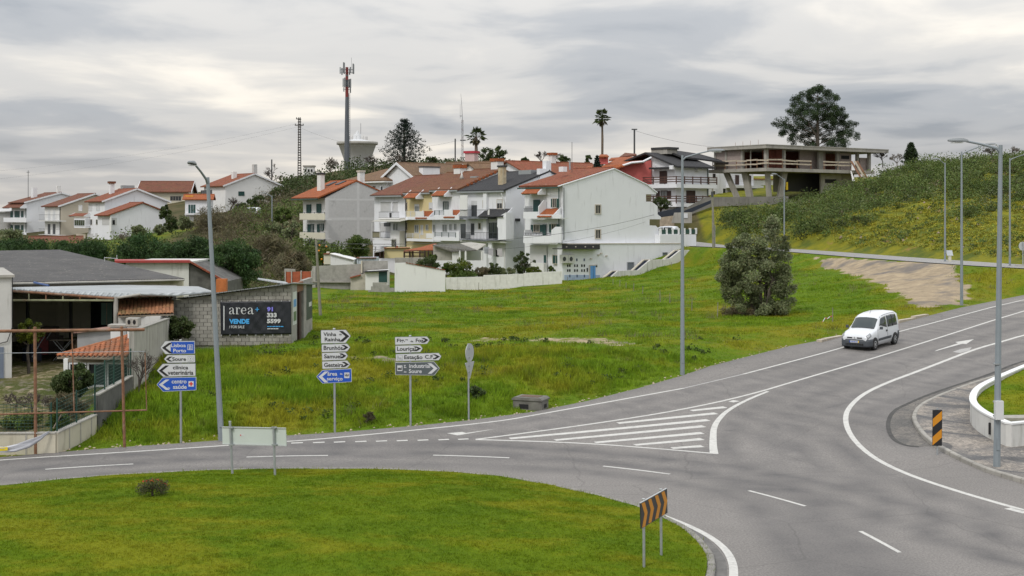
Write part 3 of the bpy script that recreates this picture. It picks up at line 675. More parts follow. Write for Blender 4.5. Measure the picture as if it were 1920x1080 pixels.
def inset(poly, d):
 n = len(poly); ar = sum(poly[i][0] * poly[(i + 1) % n][1] - poly[(i + 1) % n][0] * poly[i][1] for i in range(n)); sg = 1 if ar > 0 else -1; r = []
 for i in range(n):
  p0, p1, p2 = Vector(poly[i - 1]), Vector(poly[i]), Vector(poly[(i + 1) % n])
  e1 = (p1 - p0).normalized(); e2 = (p2 - p1).normalized(); n1 = Vector((-e1.y, e1.x)) * sg; n2 = Vector((-e2.y, e2.x)) * sg
  bs = (n1 + n2); bs = bs / max(.3, bs.dot(n1)); r.append(tuple(p1 + bs * d))
 return r
def plate(poly, y0, y1): return MB().prism([(x, y0, z) for x, z in poly], (0, y1 - y0, 0))
def roundpoly(poly, r=.03):
 q = []
 n = len(poly)
 for i in range(n):
  p0, p1, p2 = Vector(poly[i - 1]), Vector(poly[i]), Vector(poly[(i + 1) % n])
  for k in (1, 0):
   pass
  a = p1 + (p0 - p1).normalized() * r; c_ = p1 + (p2 - p1).normalized() * r
  q += [tuple(a), tuple((a + p1 * 2 + c_) / 4), tuple(c_)]
 return q
def arrow_panel(B, outline, face, chev, texts, rim=None, label=None, icon=None, blue=None):
 pl = roundpoly([B.p(q) for q in outline], .025); yy = -.055
 pn = plate(pl, yy, yy + .028).build('panel', rim or S_RIM, B.r)
 plate(inset(pl, .014), yy - .003, yy + .01).build('face', face, pn)
 if blue: plate([B.p(q) for q in blue], yy - .006, yy).build('blue_field', S_BLUE, pn)
 tcol = S_BLACK if face is S_WHITE else S_WHITE
 a, tip, c_, wd = chev
 A, T, C = B.p(a), B.p(tip), B.p(c_); w_ = wd / (B.s * 3.6)
 sg = 1 if T[0] > A[0] else -1
 plate([(A[0], A[1]), (A[0] + sg * w_ * -1, A[1]), (T[0] - sg * w_, T[1]), (C[0] - sg * w_, C[1]), (C[0], C[1]), (T[0], T[1])], yy - .008, yy - .002).build('chevron', tcol, pn)
 for s, q0, q1 in texts:
  p0 = B.p((q0[0], q1[1])); p1 = B.p((q1[0], q0[1]))
  lettering(s, p0[0], p0[1], p1[0], p1[1], yy - .0085, S_WHITE if (blue and face is S_WHITE) else tcol, pn, .02)
 if icon: icon(B, pn, yy)
 return pn
def sq(B, pn, yy, q0, q1, mat, k=1, name='pictogram'):
 a = B.p(q0); b = B.p(q1); return MB().box((a[0], yy - .004 - .002 * k, b[1]), (b[0], yy, a[1])).build(name, mat, pn)
def ic_motor(B, pn, yy):
 sq(B, pn, yy, (310, 201), (354, 245), S_WHITE, 2); sq(B, pn, yy, (314, 205), (350, 241), S_BLUE, 3)
 for u in ((322, 222, 329, 241), (335, 222, 342, 241), (320, 214, 344, 219), (325, 206, 329, 222), (335, 206, 339, 222)): sq(B, pn, yy, u[:2], u[2:], S_WHITE, 4)
def ic_dot(B, pn, yy):
 sq(B, pn, yy, (312, 295), (358, 338), S_ICON, 2); sq(B, pn, yy, (315, 298), (355, 335), S_WHITE, 3)
 for r, mt, k in ((16, S_ICON, 4), (13, S_WHITE, 5), (4, S_BLACK, 6)):
  c_ = B.p((335, 316)); rr = r / (4.32 * B.s)
  MB().prism([(c_[0] + rr * math.cos(i * .524), yy - .004 - .002 * k, c_[1] + rr * math.sin(i * .524)) for i in range(12)], (0, .003, 0)).build('pictogram', mt, pn)
def ic_cross(B, pn, yy):
 sq(B, pn, yy, (318, 497), (361, 541), S_WHITE, 2); sq(B, pn, yy, (334, 502), (345, 536), S_RED, 3); sq(B, pn, yy, (323, 514), (356, 524), S_RED, 4)
def ic_van(B, pn, yy):
 sq(B, pn, yy, (320, 482), (367, 533), S_WHITE, 2); sq(B, pn, yy, (325, 494), (361, 512), S_BLACK, 3); sq(B, pn, yy, (329, 497), (339, 505), S_WHITE, 4); sq(B, pn, yy, (346, 497), (357, 505), S_WHITE, 4); sq(B, pn, yy, (330, 517), (357, 520), S_BLACK, 3)
def ic_train(B, pn, yy):
 sq(B, pn, yy, (808, 330), (857, 375), S_ICON, 2); sq(B, pn, yy, (811, 333), (854, 372), S_WHITE, 3); sq(B, pn, yy, (812, 352), (846, 360), S_ICON, 4); sq(B, pn, yy, (825, 362), (850, 366), S_ICON, 4); sq(B, pn, yy, (813, 338), (820, 352), S_ICON, 4)
def ic_fact(B, pn, yy):
 sq(B, pn, yy, (808, 424), (855, 475), S_WHITE, 2); sq(B, pn, yy, (813, 450), (850, 464), S_BLACK, 3); sq(B, pn, yy, (842, 434), (847, 450), S_BLACK, 3); sq(B, pn, yy, (813, 444), (818, 450), S_BLACK, 3); sq(B, pn, yy, (825, 444), (830, 450), S_BLACK, 3)
def sign_post(px, py, top, label, zf, lean=0.0):
 base = HIT(px, py); s = FPX / base.y; root = thing('direction_sign', label, 'road sign', base, 0, 'direction sign posts on the verge')
 h = (py - top) / s
 MB().tube([(0, 0, -.3), (-lean, 0, h)], .042, 10).build('post', M_POST, root); MB().tube([(-lean, 0, h), (-lean, 0, h + .03)], .046, 10).build('post_cap', S_WHITE, root)
 return Board(root, (px - lean * s * .5, py), s, zf)
B = sign_post(339.5, 832, 639, 'direction sign stack pointing left, reading Lisboa Porto, Soure, clínica veterinária', zS1, .02)
arrow_panel(B, [(88, 226), (128, 172), (370, 170), (372, 277), (130, 280)], S_WHITE, ((160, 186), (104, 227), (162, 271), 24), [('Lisboa', (178, 193), (297, 222)), ('Porto', (195, 235), (299, 264))], blue=[(174, 180), (364, 178), (364, 272), (174, 274)], icon=ic_motor)
arrow_panel(B, [(118, 318), (148, 285), (372, 283), (373, 347), (150, 351)], S_WHITE, ((166, 298), (134, 319), (167, 338), 20), [('Soure', (187, 303), (299, 333))], icon=ic_dot)
arrow_panel(B, [(60, 412), (108, 356), (376, 353), (377, 456), (112, 464)], S_WHITE, ((132, 370), (78, 412), (133, 455), 24), [('clínica', (192, 371), (316, 402)), ('veterinária', (150, 411), (358, 446))])
arrow_panel(B, [(60, 525), (108, 469), (380, 463), (381, 570), (112, 582)], S_BLUE, ((133, 484), (78, 525), (135, 568), 26), [('centro', (182, 487), (303, 516)), ('saúde', (193, 526), (304, 560)), ('de', (147, 545), (170, 559))], rim=S_WHITE, icon=ic_cross)
B = sign_post(628, 812, 617, 'direction sign stack reading Vinha da Rainha, Brunhós, Samuel, Gesteira', zS2, .03)
arrow_panel(B, [(103, 92), (335, 88), (381, 147), (332, 212), (105, 216)], S_WHITE, ((306, 100), (366, 148), (308, 198), 26), [('Vinha', (128, 113), (245, 147)), ('da', (272, 123), (297, 139)), ('Rainha', (140, 160), (284, 195))])
arrow_panel(B, [(110, 223), (346, 215), (376, 250), (346, 290), (111, 297)], S_WHITE, ((321, 228), (358, 250), (323, 273), 22), [('Brunhós', (130, 236), (305, 275))])
arrow_panel(B, [(112, 301), (330, 294), (355, 328), (330, 366), (114, 374)], S_WHITE, ((302, 306), (340, 328), (304, 351), 22), [('Samuel', (134, 314), (292, 352))])
arrow_panel(B, [(114, 379), (348, 370), (377, 407), (347, 442), (117, 450)], S_WHITE, ((325, 384), (362, 407), (327, 430), 22), [('Gesteira', (134, 392), (312, 432))])
arrow_panel(B, [(62, 520), (118, 460), (385, 446), (388, 568), (119, 583)], S_BLUE, ((140, 472), (82, 520), (138, 573), 26), [('área', (165, 476), (255, 511)), ('de', (279, 485), (303, 502)), ('serviço', (160, 523), (305, 563))], rim=S_WHITE, icon=ic_van)
B = sign_post(770, 800, 631.5, 'direction sign stack reading Louriçal, Estação C.F., with a grey z. industrial panel', zS2, .02)
arrow_panel(B, [(785, 162), (1082, 157), (1108, 190), (1083, 227), (787, 236)], S_WHITE, ((1056, 170), (1095, 190), (1058, 215), 22), [('Fig.', (805, 178), (880, 218)), ('ra', (884, 183), (905, 194)), ('da', (930, 194), (955, 210)), ('Foz', (978, 177), (1049, 211))])
arrow_panel(B, [(789, 241), (1020, 236), (1043, 268), (1021, 304), (790, 312)], S_WHITE, ((985, 249), (1028, 268), (988, 292), 22), [('Louriçal', (806, 252), (976, 299))])
arrow_panel(B, [(792, 319), (1190, 308), (1215, 342), (1191, 378), (793, 386)], S_WHITE, ((1160, 322), (1200, 342), (1162, 366), 22), [('Estação', (872, 330), (1040, 374)), ('C.F.', (1062, 327), (1146, 362))], icon=ic_train)
arrow_panel(B, [(788, 396), (1146, 389), (1198, 452), (1150, 515), (790, 511)], S_GREY, ((1120, 404), (1178, 452), (1123, 500), 26), [('z.', (868, 420), (892, 447)), ('industrial', (917, 409), (1110, 447)), ('de', (868, 474), (893, 490)), ('Soure', (915, 458), (1033, 495))], rim=S_WHITE, icon=ic_fact)
class Frame:                                   # upright planes in a turned frame; gives local metres for photo pixels
 def __init__(s, loc, a): s.o = Vector(loc); s.a = a; s.R = Matrix.Rotation(-a, 3, 'Z'); s.c = s.R @ (Vector((0, 0, CZ)) - s.o)
 def ray(s, px, py): return s.R @ Vector(((px - 960) / FPX, 1, -(py - HOR) / FPX))
 def X(s, px, py, x0=0.0): r = s.ray(px, py); t_ = (x0 - s.c.x) / r.x; p = s.c + r * t_; return (p.y, p.z)
 def Y(s, px, py, y0=0.0): r = s.ray(px, py); t_ = (y0 - s.c.y) / r.y; p = s.c + r * t_; return (p.x, p.z)
# --- the round and triangular signs seen from behind
b0 = HIT(879, 789); root = thing('traffic_sign', 'round and triangular traffic signs seen from behind on a thin post', 'road sign', b0); s = FPX / b0.y
M_ALU = MAT('bare aluminium', (.46, .475, .48), .45, .05, 3, metal=.3)
MB().tube([(0, 0, -.2), (-.02, 0, (789 - 645) / s)], .036, 10).build('post', M_POST, root)
rd = R_(66); ct, st_ = math.cos(rd), math.sin(rd)
zc = (789 - 662.5) / s; rr = .36
mb = MB().prism([(ct * rr * math.cos(k * math.pi / 16) + .02, st_ * rr * math.cos(k * math.pi / 16) + .06, zc + rr * math.sin(k * math.pi / 16)) for k in range(32)], (st_ * .02, -ct * .02, 0)); mb.build('round_plate', M_ALU, root)
zt = (789 - 681) / s; tri = [(-.40, zt), (-.37, zt + .02), (.37, zt + .02), (.40, zt), (.03, zt - .62), (-.03, zt - .62)]
MB().prism([(ct * x + .02, st_ * x + .06, z) for x, z in tri], (st_ * .02, -ct * .02, 0)).build('triangle_plate', M_ALU, root)
for z in (zc + .18, zc - .18, zt - .1, zt - .35): MB().box((-.06, -.045, z - .02), (.06, .06, z + .02)).build('clamp', M_POST, root)
# --- blank back of the white board on the island
zS3 = Zm(380, 780, 9)
def ihit(px, py):
 lo, hi = 20., 60.
 for _ in range(50):
  m_ = (lo + hi) / 2; x = (px - 960) / FPX * m_
  if CZ - (py - HOR) / FPX * m_ > float(island_z(np.array([x]), np.array([m_]))[0]): lo = m_
  else: hi = m_
 return Vector(((px - 960) / FPX * lo, lo, CZ - (py - HOR) / FPX * lo))
b0 = ihit(436.5, 889); b1 = ihit(515.5, 891); an = math.atan2(b1.y - b0.y, b1.x - b0.x)
root = thing('sign_board', 'blank pale back of a long low sign board on two leaning posts', 'road sign', b0, an); F = Frame(b0, an)
bd = [F.Y(*zS3(*q), y0=-.0) for q in ((310, 185), (1382, 205), (1396, 515), (318, 487))]
M_BOARDB = MAT('pale board back', (.50, .545, .52), .5, .03, 2)
pn = MB().prism([(x, .06, z) for x, z in bd], (0, .03, 0)).build('board', M_BOARDB, root)
MB().prism([(x, .056, z) for x, z in (bd[0], bd[1], (bd[1][0], bd[1][1] - .025), (bd[0][0], bd[0][1] - .025))], (0, -.02, 0)).build('edge_rail', M_ALU, root)
MB().prism([(x, .056, z) for x, z in ((bd[3][0], bd[3][1] + .025), (bd[2][0], bd[2][1] + .025), bd[2], bd[3])], (0, -.02, 0)).build('edge_rail', M_ALU, root)
st = [F.Y(*zS3(*q), y0=.05) for q in ((632, 312), (700, 310), (702, 335), (634, 338))]; MB().prism([(x, .058, z) for x, z in st], (0, -.003, 0)).build('sticker', S_WHITE, root)
st = [F.Y(*zS3(*q), y0=.05) for q in ((632, 314), (648, 313), (648, 336), (634, 337))]; MB().prism([(x, .054, z) for x, z in st], (0, -.002, 0)).build('sticker_print', S_RED, root)
for tp, bt in (((460, 98), (508, 990)), ((1196, 195), (1224, 1010))):
 a_, b_ = F.Y(*zS3(*tp)), F.Y(*zS3(*bt)); MB().tube([(b_[0], 0, b_[1] - .2), (a_[0], 0, a_[1])], .037, 10).build('post', M_POST, root)
 MB().tube([(a_[0], 0, a_[1]), (a_[0], 0, a_[1] + .02)], .042, 10).build('post_cap', M_ALU, root)
 for q in ((0, .0), (0, 1)):
  f_ = .10 if q[1] == 0 else .42; f_ = (195 - tp[1]) / (bt[1] - tp[1]) if q[1] == 0 else (485 - tp[1]) / (bt[1] - tp[1])
  x = a_[0] + (b_[0] - a_[0]) * f_; z = a_[1] + (b_[1] - a_[1]) * f_; MB().box((x - .06, -.05, z - .02), (x + .09, .06, z + .02)).build('clamp', M_POST, root)
# --- chevron board
S_ORANGE = MAT('sign orange', (.55, .22, .008), .5, .05); S_BLK2 = MAT('sign dark', (.03, .03, .032), .5, .1)
b0 = ihit(1207.5, 1063); b1 = ihit(1240, 1041); an = math.atan2(b1.y - b0.y, b1.x - b0.x)
root = thing('chevron_sign', 'black board with four orange chevrons on two posts on the lawn', 'road sign', b0, an); F = Frame(b0, an)
Q4 = lambda q, y: F.Y(*zS4(*q), y0=y)
MB().prism([(x, -.06, z) for x, z in [Q4(q, -.06) for q in ((224, 345), (490, 195), (495, 440), (233, 600))]], (0, .03, 0)).build('board', S_BLK2, root)
MB().prism([(x, -.062, z) for x, z in [Q4(q, -.06) for q in ((224, 338), (490, 190), (490, 196), (224, 345))]], (0, .034, 0)).build('top_rail', M_ALU, root)
for ch in (((232, 345), (266, 333), (294, 435), (269, 578), (239, 590), (263, 452)), ((300, 310), (330, 295), (358, 395), (332, 535), (303, 548), (325, 410)), ((367, 272), (398, 257), (428, 355), (402, 492), (370, 508), (397, 372)), ((433, 235), (463, 220), (494, 318), (466, 455), (437, 470), (463, 335))):
 MB().prism([(x, -.064, z) for x, z in [Q4(q, -.064) for q in ch]], (0, .003, 0)).build('chevron', S_ORANGE, root)
for tp, bt in (((252, 305), (257, 995)), ((426, 206), (432, 870))):
 a_, b_ = Q4(tp, 0), Q4(bt, 0); MB().tube([(b_[0], 0, b_[1] - .2), (a_[0], 0, a_[1])], .033, 10).build('post', M_POST, root); MB().tube([(a_[0], 0, a_[1]), (a_[0], 0, a_[1] + .02)], .038, 10).build('post_cap', M_ALU, root)
# --- striped hazard marker
b0 = RDz(1757.5, 853, 0); b0 = Vector((b0[0], b0[1], float(zroad(b0[1])))); root = thing('hazard_marker', 'upright black and orange striped hazard marker at the kerb', 'road sign', b0); F = Frame(b0, 0)
Q5 = lambda q, y=0: F.Y(*zQ(*q), y0=y)
MB().tube([(0, 0, -.1), (0, 0, 1.6)], .03, 10).build('post', M_POST, root)
pr = lambda qs, y, th=.02: MB().prism([(x, y, z) for x, z in [Q5(q, y) for q in qs]], (0, th, 0))
pr(((637, 434), (698, 434), (696, 661), (635, 661)), -.05).build('board', S_BLACK, root)
pr(((638, 491), (696, 440), (696, 494), (638, 543)), -.054, .003).build('stripe', S_ORANGE, root); pr(((637, 605), (695, 553), (695, 609), (636, 658)), -.054, .003).build('stripe', S_ORANGE, root)
# --- concrete utility box on the verge
b0 = HIT(994, 766); root = thing('utility_box', 'weathered low concrete utility box with chamfered lid on the verge', 'utility box', b0, R_(-22)); s = FPX / b0.y
for nm, a_, b_, mt in (('body', (-.62, -.32, -.1), (.62, .45, .36), MAT('dark old concrete', (.15, .145, .13), .95, .25, 4, (.06, .058, .05), .5, bmp=.5)),): MB().box(a_, b_).build(nm, mt, root)
lid = [(-.66, .36), (-.66, .41), (-.56, .48), (.56, .48), (.66, .41), (.66, .36)]
MB().prism([(x, -.37, z) for x, z in lid], (0, .87, 0)).build('lid', MATS['dark old concrete'], root)
MB().box((-.35, -.33, .02), (.05, -.318, .2)).build('opening', M_DARK, root); MB().box((.617, -.05, .05), (.625, .25, .2)).build('opening', M_DARK, root)
MB().box((-.4, -.2, .483), (.42, .36, .492)).build('moss_patch', MAT('rusty moss', (.12, .075, .05), .95, .3, 6), root)
# ================================================================ THE VAN
c0 = RD(1638.5, 656.5); c1 = RD(1676.5, 645.5); hd = Vector((c0[0] - c1[0], c0[1] - c1[1], float(zroad(c0[1]) - zroad(c1[1])))).normalized()
lf = Vector((-hd.y, hd.x, 0)).normalized()
mid = (Vector((c0[0], c0[1], float(zroad(c0[1])))) + Vector((c1[0], c1[1], float(zroad(c1[1]))))) / 2 - lf * .74
van = thing('van', 'small white passenger van with dark grey bumper driving down the road', 'van', mid); van.rotation_mode = 'QUATERNION'
van.scale = (.97, .97, .97); van.rotation_quaternion = Matrix((hd, lf, hd.cross(lf).normalized())).transposed().to_quaternion()
ST = [(2.00, .30, .70, .62, .0), (1.97, .24, .76, .70, .0), (1.86, .22, .86, .785, .0), (1.6, .22, .955, .82, .0), (1.3, .22, 1.02, .83, .0), (1.02, .22, 1.09, .83, .12), (.70, .22, 1.40, .83, .55), (.40, .22, 1.66, .83, .86), (.15, .22, 1.76, .83, 1), (-.3, .22, 1.81, .83, 1), (-1.1, .22, 1.825, .83, 1), (-1.7, .24, 1.80, .82, 1), (-1.90, .26, 1.74, .80, 1), (-1.97, .30, 1.62, .77, 1)]
def vring(x):
 xs_ = [s_[0] for s_ in ST][::-1]; g = lambda k: float(np.interp(x, xs_, [s_[k] for s_ in ST][::-1]))
 zb, zt, w_, c_ = g(1), g(2), g(3), g(4)
 hood = [(w_ * .94, zb), (w_, .48), (w_, min(.7, zt - .2)), (w_ * .985, zt - .12), (w_ * .93, zt - .045), (w_ * .80, zt), (w_ * .45, zt + .02), (0, zt + .03)]
 wt = .655
 cab = [(w_ * .94, zb), (w_, .48), (w_, .76), (w_ * .985, 1.0), (wt + .075, zt - .30), (wt + .012, zt - .09), (wt * .80, zt - .01), (0, zt + .015)]
 return [(h[0] * (1 - c_) + q_[0] * c_, h[1] * (1 - c_) + q_[1] * c_) for h, q_ in zip(hood, cab)]
def vS(x, k, sgn=1):
 r_ = vring(x); i = min(int(k), 6); f_ = k - i
 return Vector((x, sgn * (r_[i][0] * (1 - f_) + r_[i + 1][0] * f_), r_[i][1] * (1 - f_) + r_[i + 1][1] * f_))
M_VAN = MAT('white car paint', (.62, .64, .665), .28, .02, 1, spec=.5); M_VANB = MAT('grey bumper plastic', (.055, .062, .072), .6, .06); M_TYRE = MAT('tyre rubber', (.018, .018, .019), .85, .1)
M_GL = GLASS('car glass', (.035, .045, .045), .06); M_HUB = MAT('hub cap', (.42, .43, .44), .4, .05, metal=.4); M_HEADL = GLASS('headlamp glass', (.27, .28, .29), .1)
vb = MB(); xs2 = []
for a_, b_ in zip(ST, ST[1:]):
 for k in range(3): xs2.append(a_[0] + (b_[0] - a_[0]) * k / 3)
xs2.append(ST[-1][0]); rows = []
vs = []
for x in xs2:
 r_ = vring(x); full = [(x, -a, z) for a, z in r_] + [(x, a, z) for a, z in r_[::-1][1:]]
 vs += full
n = 15
fs = [(i * n + k, i * n + k + 1, (i + 1) * n + k + 1, (i + 1) * n + k) for i in range(len(xs2) - 1) for k in range(n - 1)]
fs += [tuple(range(n)), tuple(range((len(xs2) - 1) * n, len(xs2) * n))[::-1]] + [(i * n, (i + 1) * n, (i + 1) * n + n - 1, i * n + n - 1) for i in range(len(xs2) - 1)]
vb.add(vs, fs, 0, True); body = vb.build('body', M_VAN, van)
def vpatch(name, quad, mat, sgn=1, off=.008, nu=6, nv=5, parent=None):   # quad in (x,k): four corners
 vs = []
 for i in range(nu + 1):
  for j in range(nv + 1):
   u, v_ = i / nu, j / nv
   p_ = [(quad[0][c] * (1 - u) + quad[1][c] * u) * (1 - v_) + (quad[3][c] * (1 - u) + quad[2][c] * u) * v_ for c in (0, 1)]
   P0 = vS(p_[0], p_[1], sgn); dx = vS(p_[0] + .02, p_[1], sgn) - vS(p_[0] - .02, p_[1], sgn); dk = vS(p_[0], min(6.99, p_[1] + .05), sgn) - vS(p_[0], p_[1] - .05, sgn)
   nn = dx.cross(dk).normalized(); ctr = Vector((p_[0], 0, .7))
   if nn.dot(P0 - ctr) < 0: nn = -nn
   vs.append(P0 + nn * off)
 fs = [(i * (nv + 1) + j, (i + 1) * (nv + 1) + j, (i + 1) * (nv + 1) + j + 1, i * (nv + 1) + j + 1) for i in range(nu) for j in range(nv)]
 o = MB().add(vs, fs, 0, True).build(name, mat, parent or van)
 md = o.modifiers.new('t', 'SOLIDIFY'); md.thickness = .006; md.offset = 0
 return o
vs = []; NU, NV = 8, 10
for i in range(NU + 1):
 x = 1.0 + (.46 - 1.0) * i / NU
 for j in range(NV + 1):
  u = -1 + 2 * j / NV; k = 7 - abs(u) * 2.2; k = max(k, 4.75); p_ = vS(x, min(k, 6.999), 1 if u >= 0 else -1)
  p_.y *= .97; vs.append(p_ + Vector((.012, 0, .012)))
fs = [(i * (NV + 1) + j, (i + 1) * (NV + 1) + j, (i + 1) * (NV + 1) + j + 1, i * (NV + 1) + j + 1) for i in range(NU) for j in range(NV)]
ws = MB().add(vs, fs, 0, True).build('windscreen', M_GL, van)
MB().box((.98, -.62, 1.125), (1.05, .62, 1.15)).build('wiper_cowl', M_VANB, van)
for sg in (1, -1):
 vpatch('side_window', ((.62, 3.55), (-.28, 3.12), (-.28, 4.72), (.30, 4.72)), M_GL, sg)
 vpatch('side_window', ((-.42, 3.12), (-1.68, 3.12), (-1.60, 4.72), (-.42, 4.72)), M_GL, sg)
 vpatch('window_pillar', ((-1.02, 3.12), (-1.10, 3.12), (-1.10, 4.72), (-1.02, 4.72)), S_BLACK, sg, .016)
 vpatch('side_moulding', ((.88, .85), (-.82, .85), (-.82, 1.35), (.88, 1.35)), M_VANB, sg, .014)
 vpatch('rear_bumper', ((-1.58, .05), (-1.96, .05), (-1.96, 1.9), (-1.66, 1.9)), M_VANB, sg, .016)
 vpatch('tail_lamp', ((-1.90, 2.1), (-1.962, 2.1), (-1.962, 3.2), (-1.90, 3.2)), MAT('tail lamp red', (.25, .02, .02), .3, .05), sg, .012)
 vpatch('door_seam', ((-.33, 1.4), (-.345, 1.4), (-.345, 4.9), (-.33, 4.9)), S_BLK2, sg, .004, 2, 8); vpatch('door_seam', ((.92, 1.4), (.905, 1.4), (.905, 3.0), (.92, 3.0)), S_BLK2, sg, .004, 2, 8)
 vpatch('door_handle', ((-.12, 2.35), (-.27, 2.35), (-.27, 2.75), (-.12, 2.75)), S_BLACK, sg, .025, 2, 2)
 vpatch('roof_gutter', ((.3, 5.05), (-1.85, 5.05), (-1.85, 5.2), (.3, 5.2)), M_VANB, sg, .006, 8, 1)
 vpatch('headlamp_rim', ((1.972, 2.45), (1.68, 2.7), (1.64, 4.62), (1.93, 4.75)), M_VANB, sg, .006)
 h_ = vpatch('headlamp', ((1.966, 2.6), (1.70, 2.85), (1.665, 4.5), (1.925, 4.6)), M_HEADL, sg, .014)
 vpatch('reflector', ((1.93, 3.1), (1.80, 3.2), (1.78, 4.0), (1.90, 4.1)), M_HUB, sg, .02, parent=h_)
 m_ = MB(); m_.tube([(.78, sg * .86, 1.06), (.80, sg * .97, 1.10)], .02, 6); m_.box((.74, sg * .90, 1.06), (.84, sg * 1.04, 1.20)); m_.build('mirror', M_VANB, van)
 for x in (1.285, -1.285):
  MB().prism([(x + .37 * math.cos(k * .2618), sg * .70, max(.2, .31 + .37 * math.sin(k * .2618))) for k in range(24)], (0, sg * .142, 0)).build('wheel_arch', S_BLACK, van)
  wl_ = MB(); wl_.lathe([(.19, -.09), (.29, -.10), (.31, -.06), (.31, .06), (.29, .10), (.19, .09)], 24); tyre = wl_.build('wheel', M_TYRE, van, (x, sg * .765, .305), (R_(-90 * sg), 0, 0))
  hb_ = MB().lathe([(.0, .085), (.06, .085), (.10, .07), (.19, .088), (.20, .07)], 20); hb_.build('hub_cap', M_HUB, tyre)
  for k in range(6): MB().box((.11, -.022, .074), (.17, .022, .086), 0, Matrix.Rotation(k * math.pi / 3, 4, 'Z')).build('slot', S_BLACK, tyre)
bp = []
for z0, ex in ((.22, .0), (.30, .0), (.50, .002), (.62, -.02)):
 bp.append([(float(np.interp(abs(y), [0, .5, .64, .74, .80, .835, .85], [2.035, 2.03, 2.015, 1.975, 1.90, 1.76, 1.60])) + ex, y, z0) for y in (-.852, -.846, -.82, -.77, -.68, -.35, 0, .35, .68, .77, .82, .846, .852)])
vs = [p_ for r_ in bp for p_ in r_]; fs = [(i * 13 + k, i * 13 + k + 1, i * 13 + 14 + k, i * 13 + 13 + k) for i in range(3) for k in range(12)]
bo = MB().add(vs, fs, 0, True).build('front_bumper', M_VANB, van); md = bo.modifiers.new('t', 'SOLIDIFY'); md.thickness = .05; md.offset = -1
MB().box((1.99, -.5, .31), (2.047, .5, .40)).build('air_intake', S_BLACK, bo)
for k in range(7): MB().box((2.048, -.45 + k * .14, .315), (2.052, -.43 + k * .14, .395)).build('intake_bar', M_VANB, bo)
for sg in (1, -1): MB().box((1.90, sg * .13, .665), (2.018, sg * .42, .725)).build('grille', S_BLACK, van)
em = MB(); em.prism([(2.03, 0, .76), (2.03, .05, .695), (2.03, 0, .63), (2.03, -.05, .695)], (-.02, 0, 0)); em.build('emblem', M_HUB, van)
pl_ = MB().box((2.046, -.26, .44), (2.058, .26, .55)).build('number_plate', S_WHITE, van)
MB().box((2.0575, -.26, .44), (2.0605, -.215, .55)).build('plate_band', S_BLUE, pl_)
if True:
 MB().box((2.0575, .215, .44), (2.0605, .26, .55)).build('plate_band', MAT('plate yellow', (.75, .48, .02), .5, .02), pl_)
 for k in range(6): MB().box((2.0575, -.165 + k * .058 + (k // 2) * .012, .465), (2.060, -.128 + k * .058 + (k // 2) * .012, .525)).build('plate_character', S_BLUE, pl_)
MB().tube([(.05, 0, 1.79), (-.12, 0, 1.98)], .008, 5).build('aerial', S_BLACK, van)
# ================================================================ THE YARD AND SHEDS ON THE LEFT
def RAND(name, col, var=.25, rough=.9, stain=None, amt=.3, bmp=.4, bscale=14):    # colour differs from piece to piece
 if name in MATS: return MATS[name]
 m, t, b = nodes(name); pos = NN(t, 'ShaderNodeNewGeometry').outputs['Position']
 r_ = NN(t, 'ShaderNodeObjectInfo').outputs['Random']
 c = mixc(t, r_, mul(col, 1 - var), mul(col, 1 + var)); c = mixc(t, rampf(t, noise(t, pos, 5, 5, .65), .3, .75, 0, .5), c, mul(col, .62))
 if stain: c = mixc(t, rampf(t, noise(t, pos, .9, 5, .65, None, 3), .48, .68, 0, amt), c, stain)
 t.links.new(c, b.inputs['Base Color']); b.inputs['Roughness'].default_value = rough; bump(t, b, noise(t, pos, bscale, 4, .6), bmp, .02)
 MATS[name] = m; return m
def CORR(name, col, pitch, axis, stain, amt, rough=.8, metal=0.0, spots=None):     # corrugated sheeting
 if name in MATS: return MATS[name]
 m, t, b = nodes(name); pos = NN(t, 'ShaderNodeNewGeometry').outputs['Position']
 sx = NN(t, 'ShaderNodeVectorMath', {0: pos, 1: axis}, operation='DOT_PRODUCT').outputs['Value']
 w1 = NN(t, 'ShaderNodeMath', {0: NN(t, 'ShaderNodeMath', {0: sx, 1: 2 * math.pi / pitch}, operation='MULTIPLY').outputs[0]}, operation='SINE').outputs[0]
 c = mixc(t, rampf(t, noise(t, pos, .6, 5, .6), .3, .7), mul(col, .8), mul(col, 1.2)); c = mixc(t, rampf(t, noise(t, pos, .5, 6, .7, None, 5), .5, .7, 0, amt), c, stain)
 c = mixc(t, rampf(t, w1, -1, 1, .3, 0), c, mul(col, .4))
 if spots: c = mixc(t, rampf(t, noise(t, pos, 4.5, 3, .6, None, 8), .635, .70, 0, .85), c, spots)
 t.links.new(c, b.inputs['Base Color']); b.inputs['Roughness'].default_value = rough; b.inputs['Metallic'].default_value = metal
 bump(t, b, w1, .8, .05); MATS[name] = m; return m
def block(px_poly, d, depth, mat, name, parent=None, o=None):      # an upright traced outline with real depth
 pts = [P(x, y, d) for x, y in px_poly]; o = Vector(o) if o is not None else Vector((0, 0, 0))
 return MB().prism([p - o for p in pts], (0, depth, 0)).build(name, mat, parent)
def slab3(pts, th, mat, name, parent=None, o=(0, 0, 0)):            # a sheet through 3-D corners, th thick downwards
 o = Vector(o); return MB().prism([Vector(p) - o for p in pts], (0, 0, -th)).build(name, mat, parent)
def bar(a, b, r, mat, name, parent=None, o=(0, 0, 0), n=6):
 o = Vector(o); return MB().tube([Vector(a) - o, Vector(b) - o], r, n).build(name, mat, parent)
M_BLOCK = RAND('concrete block', (.33, .315, .285), .18, stain=(.13, .12, .10), amt=.6)
